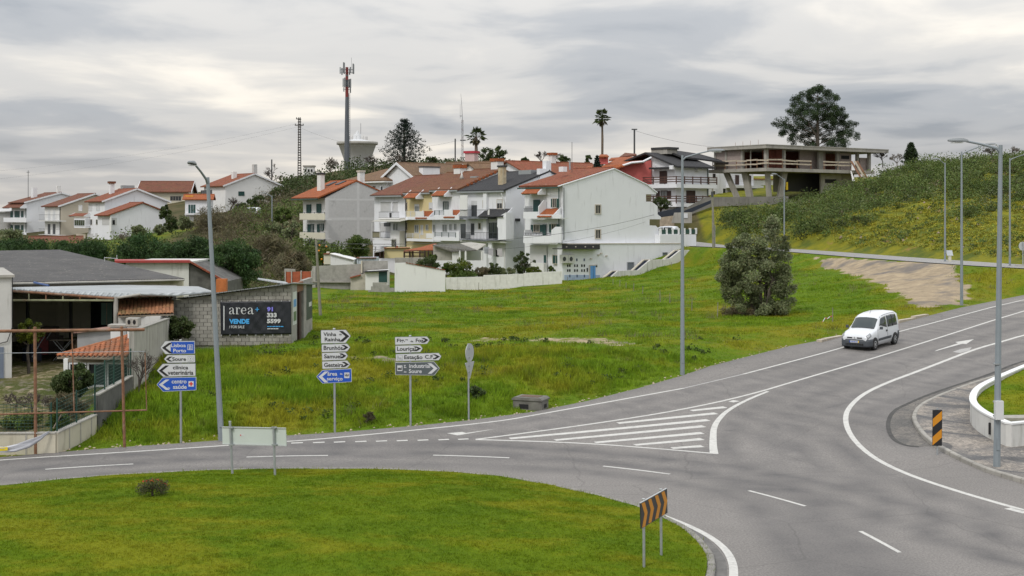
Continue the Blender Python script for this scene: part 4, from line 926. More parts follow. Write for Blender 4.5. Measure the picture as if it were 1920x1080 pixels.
M_BLOCKW = MAT('block wall grey', (.29, .28, .255), .95, .2, 2.5, (.10, .095, .085), .45, bmp=.5); M_MORT = MAT('mortar', (.25, .24, .215), .95, .2, 4)
M_PLAST = MAT('stained plaster', (.36, .345, .31), .95, .15, 1.2, (.12, .115, .10), .55, streak=True, bmp=.3)
M_BLACKST = MAT('blackened plaster', (.10, .098, .092), .95, .4, 1.5, (.22, .21, .19), .4, streak=True, bmp=.3)
M_CREAM = MAT('cream wall panel', (.50, .465, .37), .9, .08, 1, (.20, .17, .12), .5, streak=True, bmp=.2)
M_RUST = MAT('rusty steel', (.20, .10, .055), .85, .35, 5, (.36, .31, .26), .5, bmp=.3); M_RUSTG = MAT('flaking green steel', (.24, .25, .15), .85, .25, 3, (.22, .09, .045), .5)
M_TILE1 = RAND('barrel tile', (.34, .115, .045), .30, stain=(.10, .085, .055), amt=.75); M_TILE2 = RAND('old mossy tile', (.27, .115, .05), .30, stain=(.12, .10, .035), amt=.85)
M_GREENP = MAT('green fence paint', (.015, .06, .045), .5, .1); M_WOOD = MAT('weathered wood', (.20, .17, .13), .9, .25, 3); M_INT = MAT('dim workshop wall', (.30, .29, .275), .9, .1, .8, (.16, .155, .15), .4)
# --- white building at the very left
o0 = P(22, 742, 62); root = thing('white_building', 'tall white rendered building end at the far left edge of the yard', 'building', o0, R_(24))
top = P(22, 520, 62).z - o0.z
MB().box((-14, 0, -.6), (0, 9, top)).build('wall', M_WHITE_D, root); MB().box((-14, -.12, top + .003), (.12, 9.1, top + .12)).build('coping', M_PLAST, root)
a_ = P(0, 650, 62) - o0; b_ = P(8, 742, 62) - o0; MB().box((a_.x - .6, -.04, b_.z), (b_.x, .02, a_.z)).build('door', MAT('blue grey door', (.16, .19, .25), .6, .1), root)
MB().tube([(-.9, -.05, a_.z + .1), (-.2, -.05, a_.z + .25), (.02, -.05, a_.z + .9), (.03, -.05, top)], .02, 5).build('cable', S_BLACK, root)
# --- open workshop
o0 = P(120, 660, 72); root = thing('open_workshop', 'open fronted workshop with pale metal roof and rusty lattice beam', 'shed', o0)
M_ROOFS = CORR('pale metal sheeting', (.40, .425, .43), .25, (.95, -.3, 0), (.30, .29, .26), .4, .5, .2)
rp = [P(10, 541, 66), P(218, 556, 67), P(262, 551, 67.5), P(330, 553, 69), P(400, 546, 71), P(372, 537, 80), P(230, 534, 82), P(10, 538, 82)]
slab3(rp, .06, M_ROOFS, 'roof', root, o0)
for k in range(9):
 a_ = rp[0].lerp(rp[1], (k + .5) / 9); b_ = rp[7].lerp(rp[6], (k + .5) / 9); bar(a_ + Vector((0, 0, .02)), b_ + Vector((0, 0, .02)), .02, M_ROOFS, 'roof_rib', root, o0, 4)
tl, tr = P(22, 545.5, 66.1), P(213, 559.5, 66.9); bl_, br_ = P(22, 563, 66.1), P(213, 563.5, 66.9)
bar(tl, tr, .07, M_RUST, 'truss_chord', root, o0); bar(bl_, br_, .06, M_RUSTG, 'truss_chord', root, o0)
for k in range(1, 6): f_ = k / 6; bar(tl.lerp(tr, f_), bl_.lerp(br_, f_), .04, M_RUSTG if k % 2 else M_RUST, 'truss_web', root, o0)
block([(22, 535), (330, 535), (330, 668), (22, 668)], 81, .2, M_INT, 'back_wall', root, o0)
MB().prism([P(22, 530, 66.2) - o0, P(22, 690, 66.2) - o0, P(22, 690, 81) - o0 , P(22, 530, 81) - o0], (-.1, 0, 0)).build('side_wall', M_INT, root)
for px in (52, 133): bar(P(px, 560, 74), P(px, 675, 74), .1, S_BLK2, 'column', root, o0)
bar(P(217, 556, 67), P(217, 640, 67), .12, M_PLAST, 'column', root, o0)
block([(24, 585), (40, 585), (40, 606), (24, 606)], 80.6, .1, M_DARK, 'window', root, o0); block([(123, 581), (142, 581), (142, 601), (123, 601)], 80.6, .1, M_DARK, 'window', root, o0)
block([(170, 562), (214, 562), (214, 640), (170, 640)], 78, .2, MAT('dark tarpaulin', (.02, .025, .03), .8, .2), 'tarpaulin', root, o0)  # plain dark panel standing for the dark right side wall
def junk(name, label, cat, px, py, d, sx, sy, sz, mat, rz=0.0, group='things stored in the open workshop'):
 v = P(px, py, d); return props(MB().box((-sx / 2, -sy / 2, 0), (sx / 2, sy / 2, sz)).build(name, mat, None, v, (0, 0, rz)), label, cat, group)
v = P(200, 609, 70); r2 = thing('leaning_sheet', 'green sheet leaning upright inside the workshop', 'sheet', v, .3, 'things stored in the open workshop')
MB().box((-.28, 0, 0), (.28, .04, 1.15)).build('sheet', MAT('dull green sheet', (.06, .12, .10), .7, .1), r2); MB().box((-.02, -.02, 0), (.02, 0, 1.15)).build('seam', M_WOOD, r2)
for i, (px, py, sx, sz, cc, lb) in enumerate(((95, 655, 1.1, 1.2, (.05, .035, .03), 'dark heap of machinery under the workshop roof'), (78, 655, .7, .8, (.16, .03, .03), 'dull red drum beside the dark machinery'), (152, 655, .9, .5, (.22, .16, .10), 'low brown crate on the workshop floor'), (60, 668, .6, .7, (.03, .035, .05), 'dark bin near the lemon tree'))):
 v = P(px, py, 71 - i * .5); r2 = thing('stored_item', lb, 'equipment', v, i * .3, 'things stored in the open workshop'); mt = MAT('junk %d' % i, cc, .8, .3, 5)
 MB().box((-sx / 2, -.4, -.25), (sx / 2, .4, sz * .6)).build('body', mt, r2); MB().box((-sx / 2.6, -.3, sz * .6 + .003), (sx / 3.2, .3, sz)).build('top', mt, r2); MB().tube([(-sx / 2.2, -.45, 0), (sx / 4, -.45, sz * .9)], .03, 5).build('bar', M_POST, r2)
v = P(118, 665, 69.5); r2 = thing('trestle', 'folding metal trestle standing inside the workshop', 'trestle', v, 0, 'things stored in the open workshop')
for x0, x1, y in ((-.45, .45, -.2), (.45, -.45, -.2), (-.45, .45, .2), (.45, -.45, .2)): MB().tube([(x0, y, -.3), (x1, y, .75)], .018, 5).build('leg', M_ALU, r2)
MB().box((-.6, -.3, .751), (.6, .3, .78)).build('top', M_WOOD, r2)
# --- big warehouse behind
E1, E0, R1, R0 = P(346, 522, 84), P(-260, 534, 73), P(112, 468, 99), P(-260, 474, 90)
root = thing('warehouse', 'long warehouse with dark lichened corrugated roof behind the workshop', 'warehouse', (E1.x, E1.y, .6)); o0 = root.location
ax = (E1 - E0).normalized()
M_ROOFW = CORR('dark fibre cement', (.10, .097, .095), .18, tuple(ax), (.17, .16, .145), .5, .95, spots=(.32, .30, .25))
slab3([E0, E1, R1, R0], .12, M_ROOFW, 'roof', root, o0)
slab3([R0, R1, R1 + (R1 - E1) * .8 + Vector((0, 0, -2.2)), R0 + (R1 - E1) * .8 + Vector((0, 0, -2.2))], .12, M_ROOFW, 'roof', root, o0)
inn = Vector((0, .5, 0)); w0, w1 = E0 + inn, E1 + inn + Vector((-.25, 0, 0))
MB().prism([w0 + Vector((0, 0, -.15)) - o0, w1 + Vector((0, 0, -.15)) - o0, Vector((w1.x, w1.y, -.5)) - o0, Vector((w0.x, w0.y, -.5)) - o0], (0, .25, 0)).build('wall', M_CREAM, root)
g1, g2 = w1, R1 + Vector((-.2, -.2, -.2)); MB().prism([w1 + Vector((0, 0.26, -.2)) - o0, R1 + Vector((-.2, 0, -.25)) - o0, Vector((R1.x - .2, R1.y, 0)) - o0, Vector((w1.x, w1.y + .26, 0)) - o0], (-.25, 0, 0)).build('end_wall', M_PLAST, root)
bar(E0 + Vector((0, -.12, -.1)), E1 + Vector((0, -.12, -.1)), .07, M_PLAST, 'gutter', root, o0)
b_ = P(82, 533, 76); bar(P(64, 529.5, 75), P(91, 535.5, 73), .06, MAT('blue pipe', (.03, .07, .20), .5, .1), 'pipe', root, o0)
for k, (px, py) in enumerate(((196, 488), (219, 484))): bar(P(px, py - 6, 90), P(px, py + 2, 90), .025, M_ALU, 'aerial_post', root, o0)
bar(P(196, 483, 90), P(221, 485, 90), .02, M_ALU, 'aerial_boom', root, o0)
# --- red-edged building behind the warehouse
o0 = P(355, 545, 97); root = thing('red_edged_building', 'weathered white building with red roof edge behind the metal sheds', 'building', o0)
block([(236, 491), (354, 491), (354, 560), (236, 560)], 97, 7, M_WHITE_D, 'wall', root, o0)
block([(354.3, 494), (420, 529), (420, 560), (354.3, 560)], 97.1, 6.8, M_BLACKST, 'side_wall', root, o0)
slab3([P(215, 488.5, 96.6), P(356, 488.5, 96.6), P(356, 486, 104.5), P(215, 486, 104.5)], .16, MAT('red roof edge', (.30, .035, .03), .6, .15), 'roof', root, o0)
slab3([P(356.3, 489, 96.6), P(424, 527, 96.6), P(424, 524, 104.5), P(356.3, 486.4, 104.5)], .14, TILE('red brown tile', (.26, .07, .035)), 'roof', root, o0)
block([(405, 523), (424, 523), (424, 548), (405, 548)], 96.2, .5, MAT('hollow brick orange', (.42, .13, .04), .9, .2, 3, (.25, .10, .05), .4), 'brick_patch', root, o0)
# --- block-built garage with the banner
D0 = 70.0; o0 = P(546, 645, D0); o0.z = gz1(o0.x, o0.y) - .1
root = thing('block_garage', 'grey concrete block garage with metal roof edge, carrying a dark banner', 'garage', o0)
s = FPX / D0; x_l = P(325, 600, D0).x - o0.x; wtop = lambda x: P(546, 533, D0).z - o0.z + (P(330, 563, D0).z - P(546, 533, D0).z) * (-x) / (-P(330, 0, D0).x + P(546, 0, D0).x)
MB().prism([(x_l, .05, -.4), (0, .05, -.4), (0, .05, wtop(0)), (x_l, .05, wtop(x_l))], (0, .2, 0)).build('wall', M_MORT, root)
bw, bh = .40, .20; blk = []
for sz in (1.0, .5):
 hw = bw * sz / 2 - .008; b_ = MB(); bv = .012
 prof = [(-hw, 0), (hw, 0), (hw, bh - .016), (-hw, bh - .016)]
 b_.prism([(x, .0, z) for x, z in prof], (0, .06, 0)); b_.v = [((x * (1 - .03 * (y < .01))), y, z) for x, y, z in b_.v]; me_ = b_.mesh('block'); me_.materials.append(M_BLOCK)
 bm = bmesh.new(); bm.from_mesh(me_); bmesh.ops.recalc_face_normals(bm, faces=bm.faces); bm.to_mesh(me_); bm.free(); blk.append(me_)
zrow = 0.0; r_i = 0
while zrow < 4.0:
 x = -(bw / 2 if r_i % 2 == 0 else bw / 4 if False else 0) - .0
 xx = 0.0; k = 0
 while xx > x_l + .2:
  half = (k == 0 and r_i % 2 == 1); L = bw / 2 if half else bw; xc = xx - L / 2
  if zrow + bh < wtop(xc) + .02:
   o = bpy.data.objects.new('block', blk[1 if half else 0]); COL.objects.link(o); o.parent = root; o.location = (xc, random.uniform(-.012, .008) - .012, zrow + .008); o.rotation_euler = (0, random.uniform(-.006, .006), random.uniform(-.01, .01))
  xx -= L; k += 1
 zrow += bh; r_i += 1
dside = 7.4
for nm, y0, y1, mt in (('pillar', .26, 1.9, M_BLOCKW), ('pillar', 4.2, dside, M_BLOCKW)): MB().box((-.22, y0, -.6), (.0, y1, wtop(0) + .0)).build(nm, mt, root)
MB().box((-.2, 1.95, wtop(0) - .55), (-.02, 4.15, wtop(0) - .05)).build('lintel', M_RUST, root); MB().box((-.12, 2.6, -.5), (.02, 3.3, wtop(0) - .56)).build('steel_post', MAT('dark rust', (.045, .022, .016), .9, .3), root)
MB().box((x_l, 6.9, -.5), (-.3, 7.2, wtop(x_l) - .1)).build('rear_wall', M_BLOCKW, root)
rf = [P(322, 559.5, D0 - .35) - o0, P(549, 530, D0 - .35) - o0, Vector((P(549, 530, D0).x - o0.x + .1, dside + .5, wtop(0) - .38)), Vector((x_l - .2, dside + .5, wtop(x_l) - .38))]
slab3(rf, .05, CORR('dull metal sheet', (.33, .345, .35), .22, (1, 0, 0), (.20, .19, .17), .5, .6, .2), 'roof', root)
MB().box((-.02, .5, 1.0), (.012, 1.75, 2.75)).build('poster', MAT('pale poster', (.52, .55, .53), .6, .08, 1.2), root); MB().box((.012, .7, 1.95), (.016, 1.6, 2.35)).build('poster_print', MAT('poster blue', (.10, .26, .50), .6, .2, 4), root); MB().box((.012, .7, 1.2), (.016, 1.6, 1.7)).build('poster_print', MAT('poster green', (.10, .16, .08), .6, .5, 4), root)
MB().box((-.01, 5.2, .9), (.014, 7.3, 2.9)).build('poster', MAT('dark green poster', (.035, .055, .045), .6, .3, 1.5), root); MB().box((.014, 6.0, 1.6), (.018, 7.0, 1.85)).build('poster_print', S_WHITE, root)
slab3([P(483, 523, 76), P(545, 533, 74), P(535, 528, 82), P(484, 521, 84)], .05, M_ROOFS, 'rear_roof', root, o0)
# --- the banner
bn0 = P(480, 628, D0 - .09); root = thing('sale_banner', 'dark VENDE / FOR SALE banner with phone number tied to the block wall', 'banner', bn0); F = Frame(bn0, 0)
BQ = lambda x, y, yo=0: F.Y(*zD(x, y), y0=yo)
c00, c10, c11, c01 = BQ(158, 602), BQ(795, 593), BQ(800, 895), BQ(165, 906); NXb, NZb = 40, 20; vs = []
for i in range(NXb + 1):
 for j in range(NZb + 1):
  u, v_ = i / NXb, j / NZb
  x = (c00[0] * (1 - u) + c10[0] * u) * (1 - v_) + (c01[0] * (1 - u) + c11[0] * u) * v_; z = (c00[1] * (1 - u) + c10[1] * u) * (1 - v_) + (c01[1] * (1 - u) + c11[1] * u) * v_
  ed = min(u, 1 - u, v_, 1 - v_); am = min(1, ed * 8)
  y = am * (.012 * math.sin(x * 9 + z * 6) + .010 * math.sin(x * 17 - z * 13 + 1)) + .018 * math.exp(-((u - .8 + v_ * .3) * 14) ** 2) * am
  z += -.015 * math.sin(u * math.pi * 7) ** 2 * (1 if v_ < .02 else 0)
  vs.append((x, y, z))
fs = [(i * (NZb + 1) + j, (i + 1) * (NZb + 1) + j, (i + 1) * (NZb + 1) + j + 1, i * (NZb + 1) + j + 1) for i in range(NXb) for j in range(NZb)]
bo = MB().add(vs, fs, 0, True).build('sheet', MAT('banner navy', (.013, .015, .022), .45, .1), root); md = bo.modifiers.new('t', 'SOLIDIFY'); md.thickness = .004
B_BLUE = MAT('banner blue', (.06, .36, .75), .5, .02); B_PURP = MAT('banner violet', (.22, .20, .72), .5, .02); yb = -.042
def bt(s, x0, y0, x1, y1, mt, bold): a = BQ(x0, y1); b = BQ(x1, y0); lettering(s, a[0], a[1], b[0], b[1], yb, mt, bo, bold)
bt('VENDE', 240, 758, 421, 802, B_BLUE, .055); bt('/ FOR SALE', 240, 817, 377, 842, S_WHITE, .015); bt('91', 580, 650, 634, 691, B_PURP, .05); bt('333', 580, 703, 668, 744, S_WHITE, .05); bt('5599', 580, 757, 703, 798, S_WHITE, .05)
def brect(x0, y0, x1, y1, mt, nm): a = BQ(x0, y1); b = BQ(x1, y0); MB().box((a[0], yb - .002, a[1]), (b[0], yb, b[1])).build(nm, mt, bo)
brect(188, 640, 198, 859, S_WHITE, 'rule'); brect(474, 669, 510, 675, B_BLUE, 'plus'); 
a = BQ(489, 690); b = BQ(495, 653); MB().box((a[0], yb - .005, a[1]), (b[0], yb - .003, b[1])).build('plus', B_BLUE, bo)
xk = 583
for w_ in (16, 14, 9, 22, 26, 12, 24): brect(xk, 822, xk + w_, 830, B_BLUE, 'small_print'); xk += w_ + 3.6
xk = 583
for w_ in (30, 18, 20, 24): brect(xk, 842, xk + w_, 850, S_WHITE, 'small_print'); xk += w_ + 2.5
def glyph(strokes, x0, y0, x1, y1):               # didone letters: strokes of swelling width in a unit box
 a = BQ(x0, y1); b = BQ(x1, y0); mb = MB(); kx, kz = b[0] - a[0], b[1] - a[1]; lay = 0
 for pts, ws in strokes:
  n = len(pts); L = []; Rr = []; lay += 1
  for i in range(n):
   p0 = pts[max(0, i - 1)]; p1 = pts[min(n - 1, i + 1)]; tx, tz = p1[0] - p0[0], p1[1] - p0[1]; l = math.hypot(tx, tz) or 1; hw = ws[i] / 2
   L.append((a[0] + (pts[i][0] - tz / l * hw) * kx, yb - .0006 * lay, a[1] + (pts[i][1] + tx / l * hw) * kz)); Rr.append((a[0] + (pts[i][0] + tz / l * hw) * kx, yb - .0006 * lay, a[1] + (pts[i][1] - tx / l * hw) * kz))
  mb.add(L + Rr, [(i, i + 1, n + i + 1, n + i) for i in range(n - 1)])
 mb.build('letter', S_WHITE, bo, fix=False)
gA = [([(.16, .72), (.2, .86), (.36, .97), (.52, .97), (.66, .88), (.7, .70), (.7, .25), (.76, .08), (.88, .05), (.98, .12)], [.2, .14, .06, .06, .12, .2, .2, .16, .09, .05]), ([(.68, .60), (.45, .52), (.22, .40), (.14, .22), (.22, .07), (.38, .05), (.55, .12), (.68, .27)], [.05, .06, .14, .2, .14, .07, .05, .05])]
gR = [([(.32, 1), (.32, 0)], [.24, .24]), ([(.05, .04), (.66, .04)], [.07, .07]), ([(.08, .96), (.34, .96)], [.07, .07]), ([(.42, .72), (.55, .9), (.72, .97), (.85, .90), (.90, .78)], [.05, .06, .08, .16, .2])]
gE = [([(.2, .53), (.86, .53)], [.07, .07]), ([(.86, .53), (.82, .78), (.68, .94), (.5, .97), (.32, .9), (.18, .70), (.14, .5), (.18, .28), (.32, .09), (.52, .04), (.74, .1), (.9, .28)], [.16, .15, .1, .06, .1, .2, .24, .2, .11, .07, .06, .04])]
for g_, x0, x1 in ((gA, 236, 292), (gR, 296, 340), (gE, 344, 398), (gA, 404, 462)): glyph(g_, x0, 655, x1, 716)
for k in range(9):
 for zz in (597, 900): a = BQ(170 + k * 77, zz + (4 if zz > 700 else 0)); MB().box((a[0] - .02, -.03, a[1] - .02), (a[0] + .02, .0, a[1] + .02)).build('eyelet', S_WHITE, bo)
# --- tile helpers
def tile_mesh(name, L, w_, mat):
 mb = MB(); vs = []
 for (yy, r0, up) in ((0, w_ * .52, 0.0), (L, w_ * .42, .03)):
  for k in range(6): a = math.pi * k / 5; vs.append((math.cos(a) * r0, yy, math.sin(a) * r0 * .75 + up))
 for (yy, r0, up) in ((0, w_ * .52 - .02, 0.0),):
  for k in range(6): a = math.pi * k / 5; vs.append((math.cos(a) * r0, yy, math.sin(a) * r0 * .75 - .005))
 mb.add(vs, [(k, k + 1, 6 + k + 1, 6 + k) for k in range(5)] + [(12 + k, 12 + k + 1, k + 1, k) for k in range(5)], 0, False); me_ = mb.mesh(name); me_.materials.append(mat); return me_
def tile_roof(root, o, A, B_, up, rows_at, wcol, L, mat, cols):
 me_ = tile_mesh('roof_tile', L * 1.15, wcol, mat); e = (B_ - A); n = cols; ex = e.normalized(); u = up.normalized(); nz = ex.cross(u).normalized()
 if nz.z < 0: nz = -nz
 for i in range(n):
  t_ = (i + .5) / n; base = A + e * t_; nr = rows_at(t_)
  for j in range(nr):
   ob = bpy.data.objects.new('roof_tile', me_); COL.objects.link(ob); ob.parent = root
   ob.matrix_local = Matrix.Translation(base + u * (j * L) + nz * .03 - o) @ Matrix((ex, u, nz)).transposed().to_4x4() @ Matrix.Rotation(random.uniform(-.05, .05), 4, 'Z') @ Matrix.Rotation(random.uniform(-.02, .03), 4, 'X')
# --- garden pavilion with tiled roof
A, B_, C = P(107, 669.5, 58.5), P(237, 671, 56.5), P(243, 632, 60.5)
o0 = P(180, 735, 58); root = thing('tiled_pavilion', 'small glazed garden pavilion with orange barrel tile roof', 'shed', o0)
eu = (C - B_); eu = eu - (B_ - A).normalized() * eu.dot((B_ - A).normalized()) ; Ls = .36; slopeL = (C - B_).length
slab3([A, B_, C], .08, M_WOOD, 'roof_deck', root, o0)
tile_roof(root, o0, A + (B_ - A) * .0, B_, (C - B_), lambda t_: max(1, int(round(slopeL * t_ / Ls))), .215, Ls, M_TILE1, 14)
me_ = tile_mesh('roof_tile', .42, .22, M_TILE1); e = (C - A); nt_ = int(e.length / .36)
for k in range(nt_):
 ob = bpy.data.objects.new('ridge_tile', me_); COL.objects.link(ob); ob.parent = root; u = e.normalized(); sx_ = u.cross(Vector((0, 0, 1))).normalized()
 ob.matrix_local = Matrix.Translation(A + u * k * .36 + Vector((0, 0, .06)) - o0) @ Matrix((sx_, u, sx_.cross(u))).transposed().to_4x4()
block([(119, 673), (127, 673), (127, 742), (119, 742)], 58, .4, M_WHITE, 'pillar', root, o0); block([(127.3, 673), (236, 674), (236, 680), (127.3, 679)], 58, .15, M_WOOD, 'beam', root, o0)
for x0, x1 in ((129, 162), (164, 199), (201, 240)):
 block([(x0, 680), (x1, 680), (x1, 725), (x0, 725)], 58.12, .03, GLASS('window glass'), 'pane', root, o0)
 for q in (((x0, 680), (x1, 680), (x1, 683), (x0, 683)), ((x0, 683.1), (x0 + 2.5, 683.1), (x0 + 2.5, 722), (x0, 722)), ((x1 - 2, 683.1), (x1, 683.1), (x1, 722), (x1 - 2, 722)), ((x0, 722.1), (x1, 722.1), (x1, 725), (x0, 725))): block(q, 58.0, .08, S_WHITE, 'window_frame', root, o0)
block([(127.3, 725.3), (243, 725.3), (243, 748), (127.3, 748)], 58.05, .3, M_WHITE_D, 'sill_wall', root, o0)
block([(128, 681), (243, 681), (243, 726), (128, 726)], 60.2, .15, M_INT, 'rear_wall', root, o0)
# --- mossy tiled lean-to by the block garage
A, B_, C = P(221, 593, 66.5), P(326, 589, 67.5), P(326, 559, 70.3); o0 = P(270, 640, 68)
root = thing('tiled_lean_to', 'mossy barrel tile lean-to roof against the block garage', 'shed', o0); Aup = P(224, 563, 69.6)
slab3([A, B_, C, Aup], .07, M_WOOD, 'roof_deck', root, o0)
tile_roof(root, o0, A, B_, (C - B_) * .5 + (Aup - A) * .5, lambda t_: 8, .205, .37, M_TILE2, 15)
block([(221, 594), (300, 593), (300, 660), (221, 660)], 67, 2.6, M_WHITE_D, 'wall', root, o0)
bar(P(216, 559, 67), P(263, 552, 67), .07, M_PLAST, 'gutter', root, o0)
# --- low block store in the yard
o0 = P(180, 660, 63); root = thing('block_store', 'low grey block store with old pinkish tiles in the yard', 'shed', o0)
block([(145, 623), (215, 618), (215, 668), (145, 668)], 63, 2.0, MAT('pale grey block', (.30, .30, .305), .95, .12, 2.5, (.2, .2, .2), .3), 'wall', root, o0)
slab3([P(138, 622, 62.8), P(222, 612.5, 62.8), P(262, 605, 65), P(180, 615, 65.4)], .08, TILE('faded pink tile', (.33, .19, .15)), 'roof', root, o0)
v = P(250, 668, 60); root = thing('vented_pillar', 'white pillar with twin round vents and cap beside the plaster wall', 'pillar', v)
h_ = P(250, 611, 60).z - v.z; MB().box((-.2, -.2, -.3), (.2, .2, h_)).build('shaft', M_WHITE, root); MB().box((-.27, -.27, h_ + .003), (.27, .27, h_ + .36)).build('cap', M_PLAST, root)
for x in (-.12, .12): MB().prism([(x + .07 * math.cos(k * .628), -.278, h_ + .19 + .11 * math.sin(k * .628)) for k in range(10)], (0, .02, 0)).build('vent', M_DARK, root)
v = P(222, 650, 61); root = thing('white_pillar', 'plain white pillar with a flat cap beside the tiled pavilion', 'pillar', v); h_ = P(222, 612, 61).z - v.z
MB().box((-.3, -.2, -.6), (.3, .2, h_)).build('shaft', M_WHITE, root); MB().box((-.4, -.3, h_ + .003), (.4, .3, h_ + .1)).build('cap', M_PLAST, root)
# --- boundary walls
C0 = RD(105, 848.5); CL = (-60, C0[1] - 2.6); C1 = ((178 - 960) / FPX * 48.8, 48.8); C2 = ((245 - 960) / FPX * 54.8, 54.8); C3 = (P(326, 0, 70).x, 69.9)
def wall_thing(name, label, pl, th, zb, zt, mat, cap=None, joints=0):
 root = thing(name, label, 'wall', (pl[0][0], pl[0][1], 0)); wall_path(MB(), pl, th, zb, zt, o=pl[0]).build('wall', mat, root)
 if cap: wall_path(MB(), pl, th + .06, lambda x, y: zt(x, y) + .002, lambda x, y: zt(x, y) + .05, o=pl[0]).build('coping', cap, root)
 if joints:
  for a, b in zip(pl, pl[1:]):
   n = int(math.hypot(b[0] - a[0], b[1] - a[1]) / joints); an = math.atan2(b[1] - a[1], b[0] - a[0])
   for k in range(1, n + 1):
    x, y = a[0] + (b[0] - a[0]) * k / (n + .5), a[1] + (b[1] - a[1]) * k / (n + .5)
    MB().box((-.03, -th / 2 - .015, zb(x, y)), (.03, th / 2 + .015, zt(x, y) - .01)).build('panel_joint', cap or mat, root, (x - pl[0][0], y - pl[0][1], 0), (0, 0, an))
 return root
fl = lambda z: (lambda x, y: z)
tz0 = P(105, 812.5, C0[1]).z; tz1 = P(178, 779, 48.8).z
front = [CL, C0]; wall_thing('roadside_wall', 'low cream panel wall along the road in front of the yard', front, .14, fl(-.3), fl(tz0), M_CREAM, M_PLAST, 1.95)
wall_thing('side_wall', 'pale panel wall climbing from the road corner beside the grass bank', [C0, C1], .14, fl(-.3), lambda x, y: tz0 + (tz1 - tz0) * min(1, max(0, (y - C0[1]) / (C1[1] - C0[1]))), M_CREAM, M_PLAST, .8)
za, zb_ = P(179, 742, 48.9).z, P(245, 706, 54.8).z
wall_thing('blackened_wall', 'blackened plaster wall between the grass bank and the pavilion', [(C1[0], C1[1] + .1), C2], .16, fl(-.2), lambda x, y: za + (zb_ - za) * (y - C1[1]) / (C2[1] - C1[1]), M_BLACKST, M_PLAST)
zc_, zd_ = P(246, 622, 54.9).z, P(326, 594, 69.9).z
wall_thing('plaster_wall', 'tall stained plaster wall running back to the block garage', [(C2[0], C2[1] + .12), C3], .2, fl(.2), lambda x, y: zc_ + (zd_ - zc_) * (y - C2[1]) / (C3[1] - C2[1]), M_PLAST, M_MORT)
def mesh_fence(label, p0, p1, z0a, z0b, h, nposts):
 root = thing('mesh_fence', label, 'fence', (p0[0], p0[1], 0)); d = Vector((p1[0] - p0[0], p1[1] - p0[1], z0b - z0a))
 for k in range(nposts):
  b = Vector((0, 0, z0a)) + d * k / (nposts - 1); MB().tube([b, b + Vector((0, 0, h))], .03, 6).build('post', M_GREENP, root)
 mb = MB()
 for k in range(9): zz = h * (k + .5) / 9; mb.tube([(0, 0, z0a + zz), (d.x, d.y, z0a + d.z + zz)], .007, 3)
 nv = int(Vector((d.x, d.y, 0)).length / .12)
 for k in range(nv): b = Vector((0, 0, z0a)) + d * (k + .5) / nv; mb.tube([b, b + Vector((0, 0, h * .95))], .006, 3)
 o = mb.build('wire_mesh', M_GREENP, root); o['kind'] = 'stuff'
mesh_fence('green wire mesh fence on the low wall beside the road corner', (C0[0], C0[1] + .1), C1, tz0 + .05, tz1 + .05, 1.15, 3)
mesh_fence('green wire mesh fence on the blackened wall before the pavilion', C1, C2, za + .05, zb_ + .05, 1.1, 5)
mesh_fence('green wire mesh fence along the cream roadside wall', (-32, CL[1] + (C0[1] - CL[1]) * (28 / (C0[0] + 60)) + .1), (C0[0] - .2, C0[1] + .1), tz0 + .05, tz0 + .05, 1.0, 9)
# --- rusty pipe frame
v0, v1 = RD(67.5, 849.5), RD(233.5, 838.5); root = thing('pipe_frame', 'rusty steel pipe frame of an empty hoarding at the roadside', 'frame', (v0[0], v0[1], 0)); o0 = Vector(root.location)
Pd = lambda px, py: P(px, py, v0[1] + (v1[1] - v0[1]) * (px - 67.5) / (233.5 - 67.5))
bar(Pd(67, 852), Pd(65.5, 613), .055, M_RUST, 'upright', root, o0, 8); bar(Pd(233.5, 841), Pd(228, 612), .05, M_RUST, 'upright', root, o0, 8); bar(Pd(-140, 622.5), Pd(271, 618), .055, M_RUST, 'crossbar', root, o0, 8)
bar(Pd(-140, 781), Pd(274, 769), .03, M_RUST, 'crossbar', root, o0); bar(Pd(135, 622), Pd(139, 773), .025, M_RUST, 'upright', root, o0); bar(Pd(272, 662), Pd(275, 770), .02, M_RUST, 'upright', root, o0); bar(Pd(-140, 664), Pd(272, 659), .012, M_POST, 'cable', root, o0, 4)
bar(Pd(100, 803), Pd(115, 777), .03, M_WOOD, 'brace', root, o0)
# --- torn cloth
pts = [P(92, 810, 45.8), P(75, 822, 45.6), P(55, 832, 45.4), P(30, 840, 45.3), P(8, 843, 45.2), P(-20, 841, 45.2)]; o0 = Vector((pts[3].x, pts[3].y, 0))
root = thing('torn_cloth', 'twisted strip of white torn cloth slung along the cream wall', 'cloth', o0); mb = MB(); vs = []
for i, p in enumerate(pts):
 wv = (.03, .08, .14, .13, .09, .05)[i]
 for k in range(5): u = k / 4 - .5; vs.append(p - o0 + Vector((0, -.05 * math.cos(u * 9 + i), u * wv * 2)))
mb.add(vs, [(i * 5 + k, i * 5 + 5 + k, i * 5 + 6 + k, i * 5 + 1 + k) for i in range(5) for k in range(4)], 0, True); c_ = mb.build('cloth', MAT('white cloth', (.50, .51, .55), .9, .06), root); md = c_.modifiers.new('t', 'SOLIDIFY'); md.thickness = .012
vs = [p - o0 + Vector((0, -.03, zz)) for p in (P(15, 841, 45.2), P(0, 842, 45.2), P(-20, 841, 45.2)) for zz in (-.06, .06)]
MB().add(vs, [(0, 2, 3, 1), (2, 4, 5, 3)]).build('yellow_end', MAT('yellow tape', (.65, .50, .02), .7, .1), root)
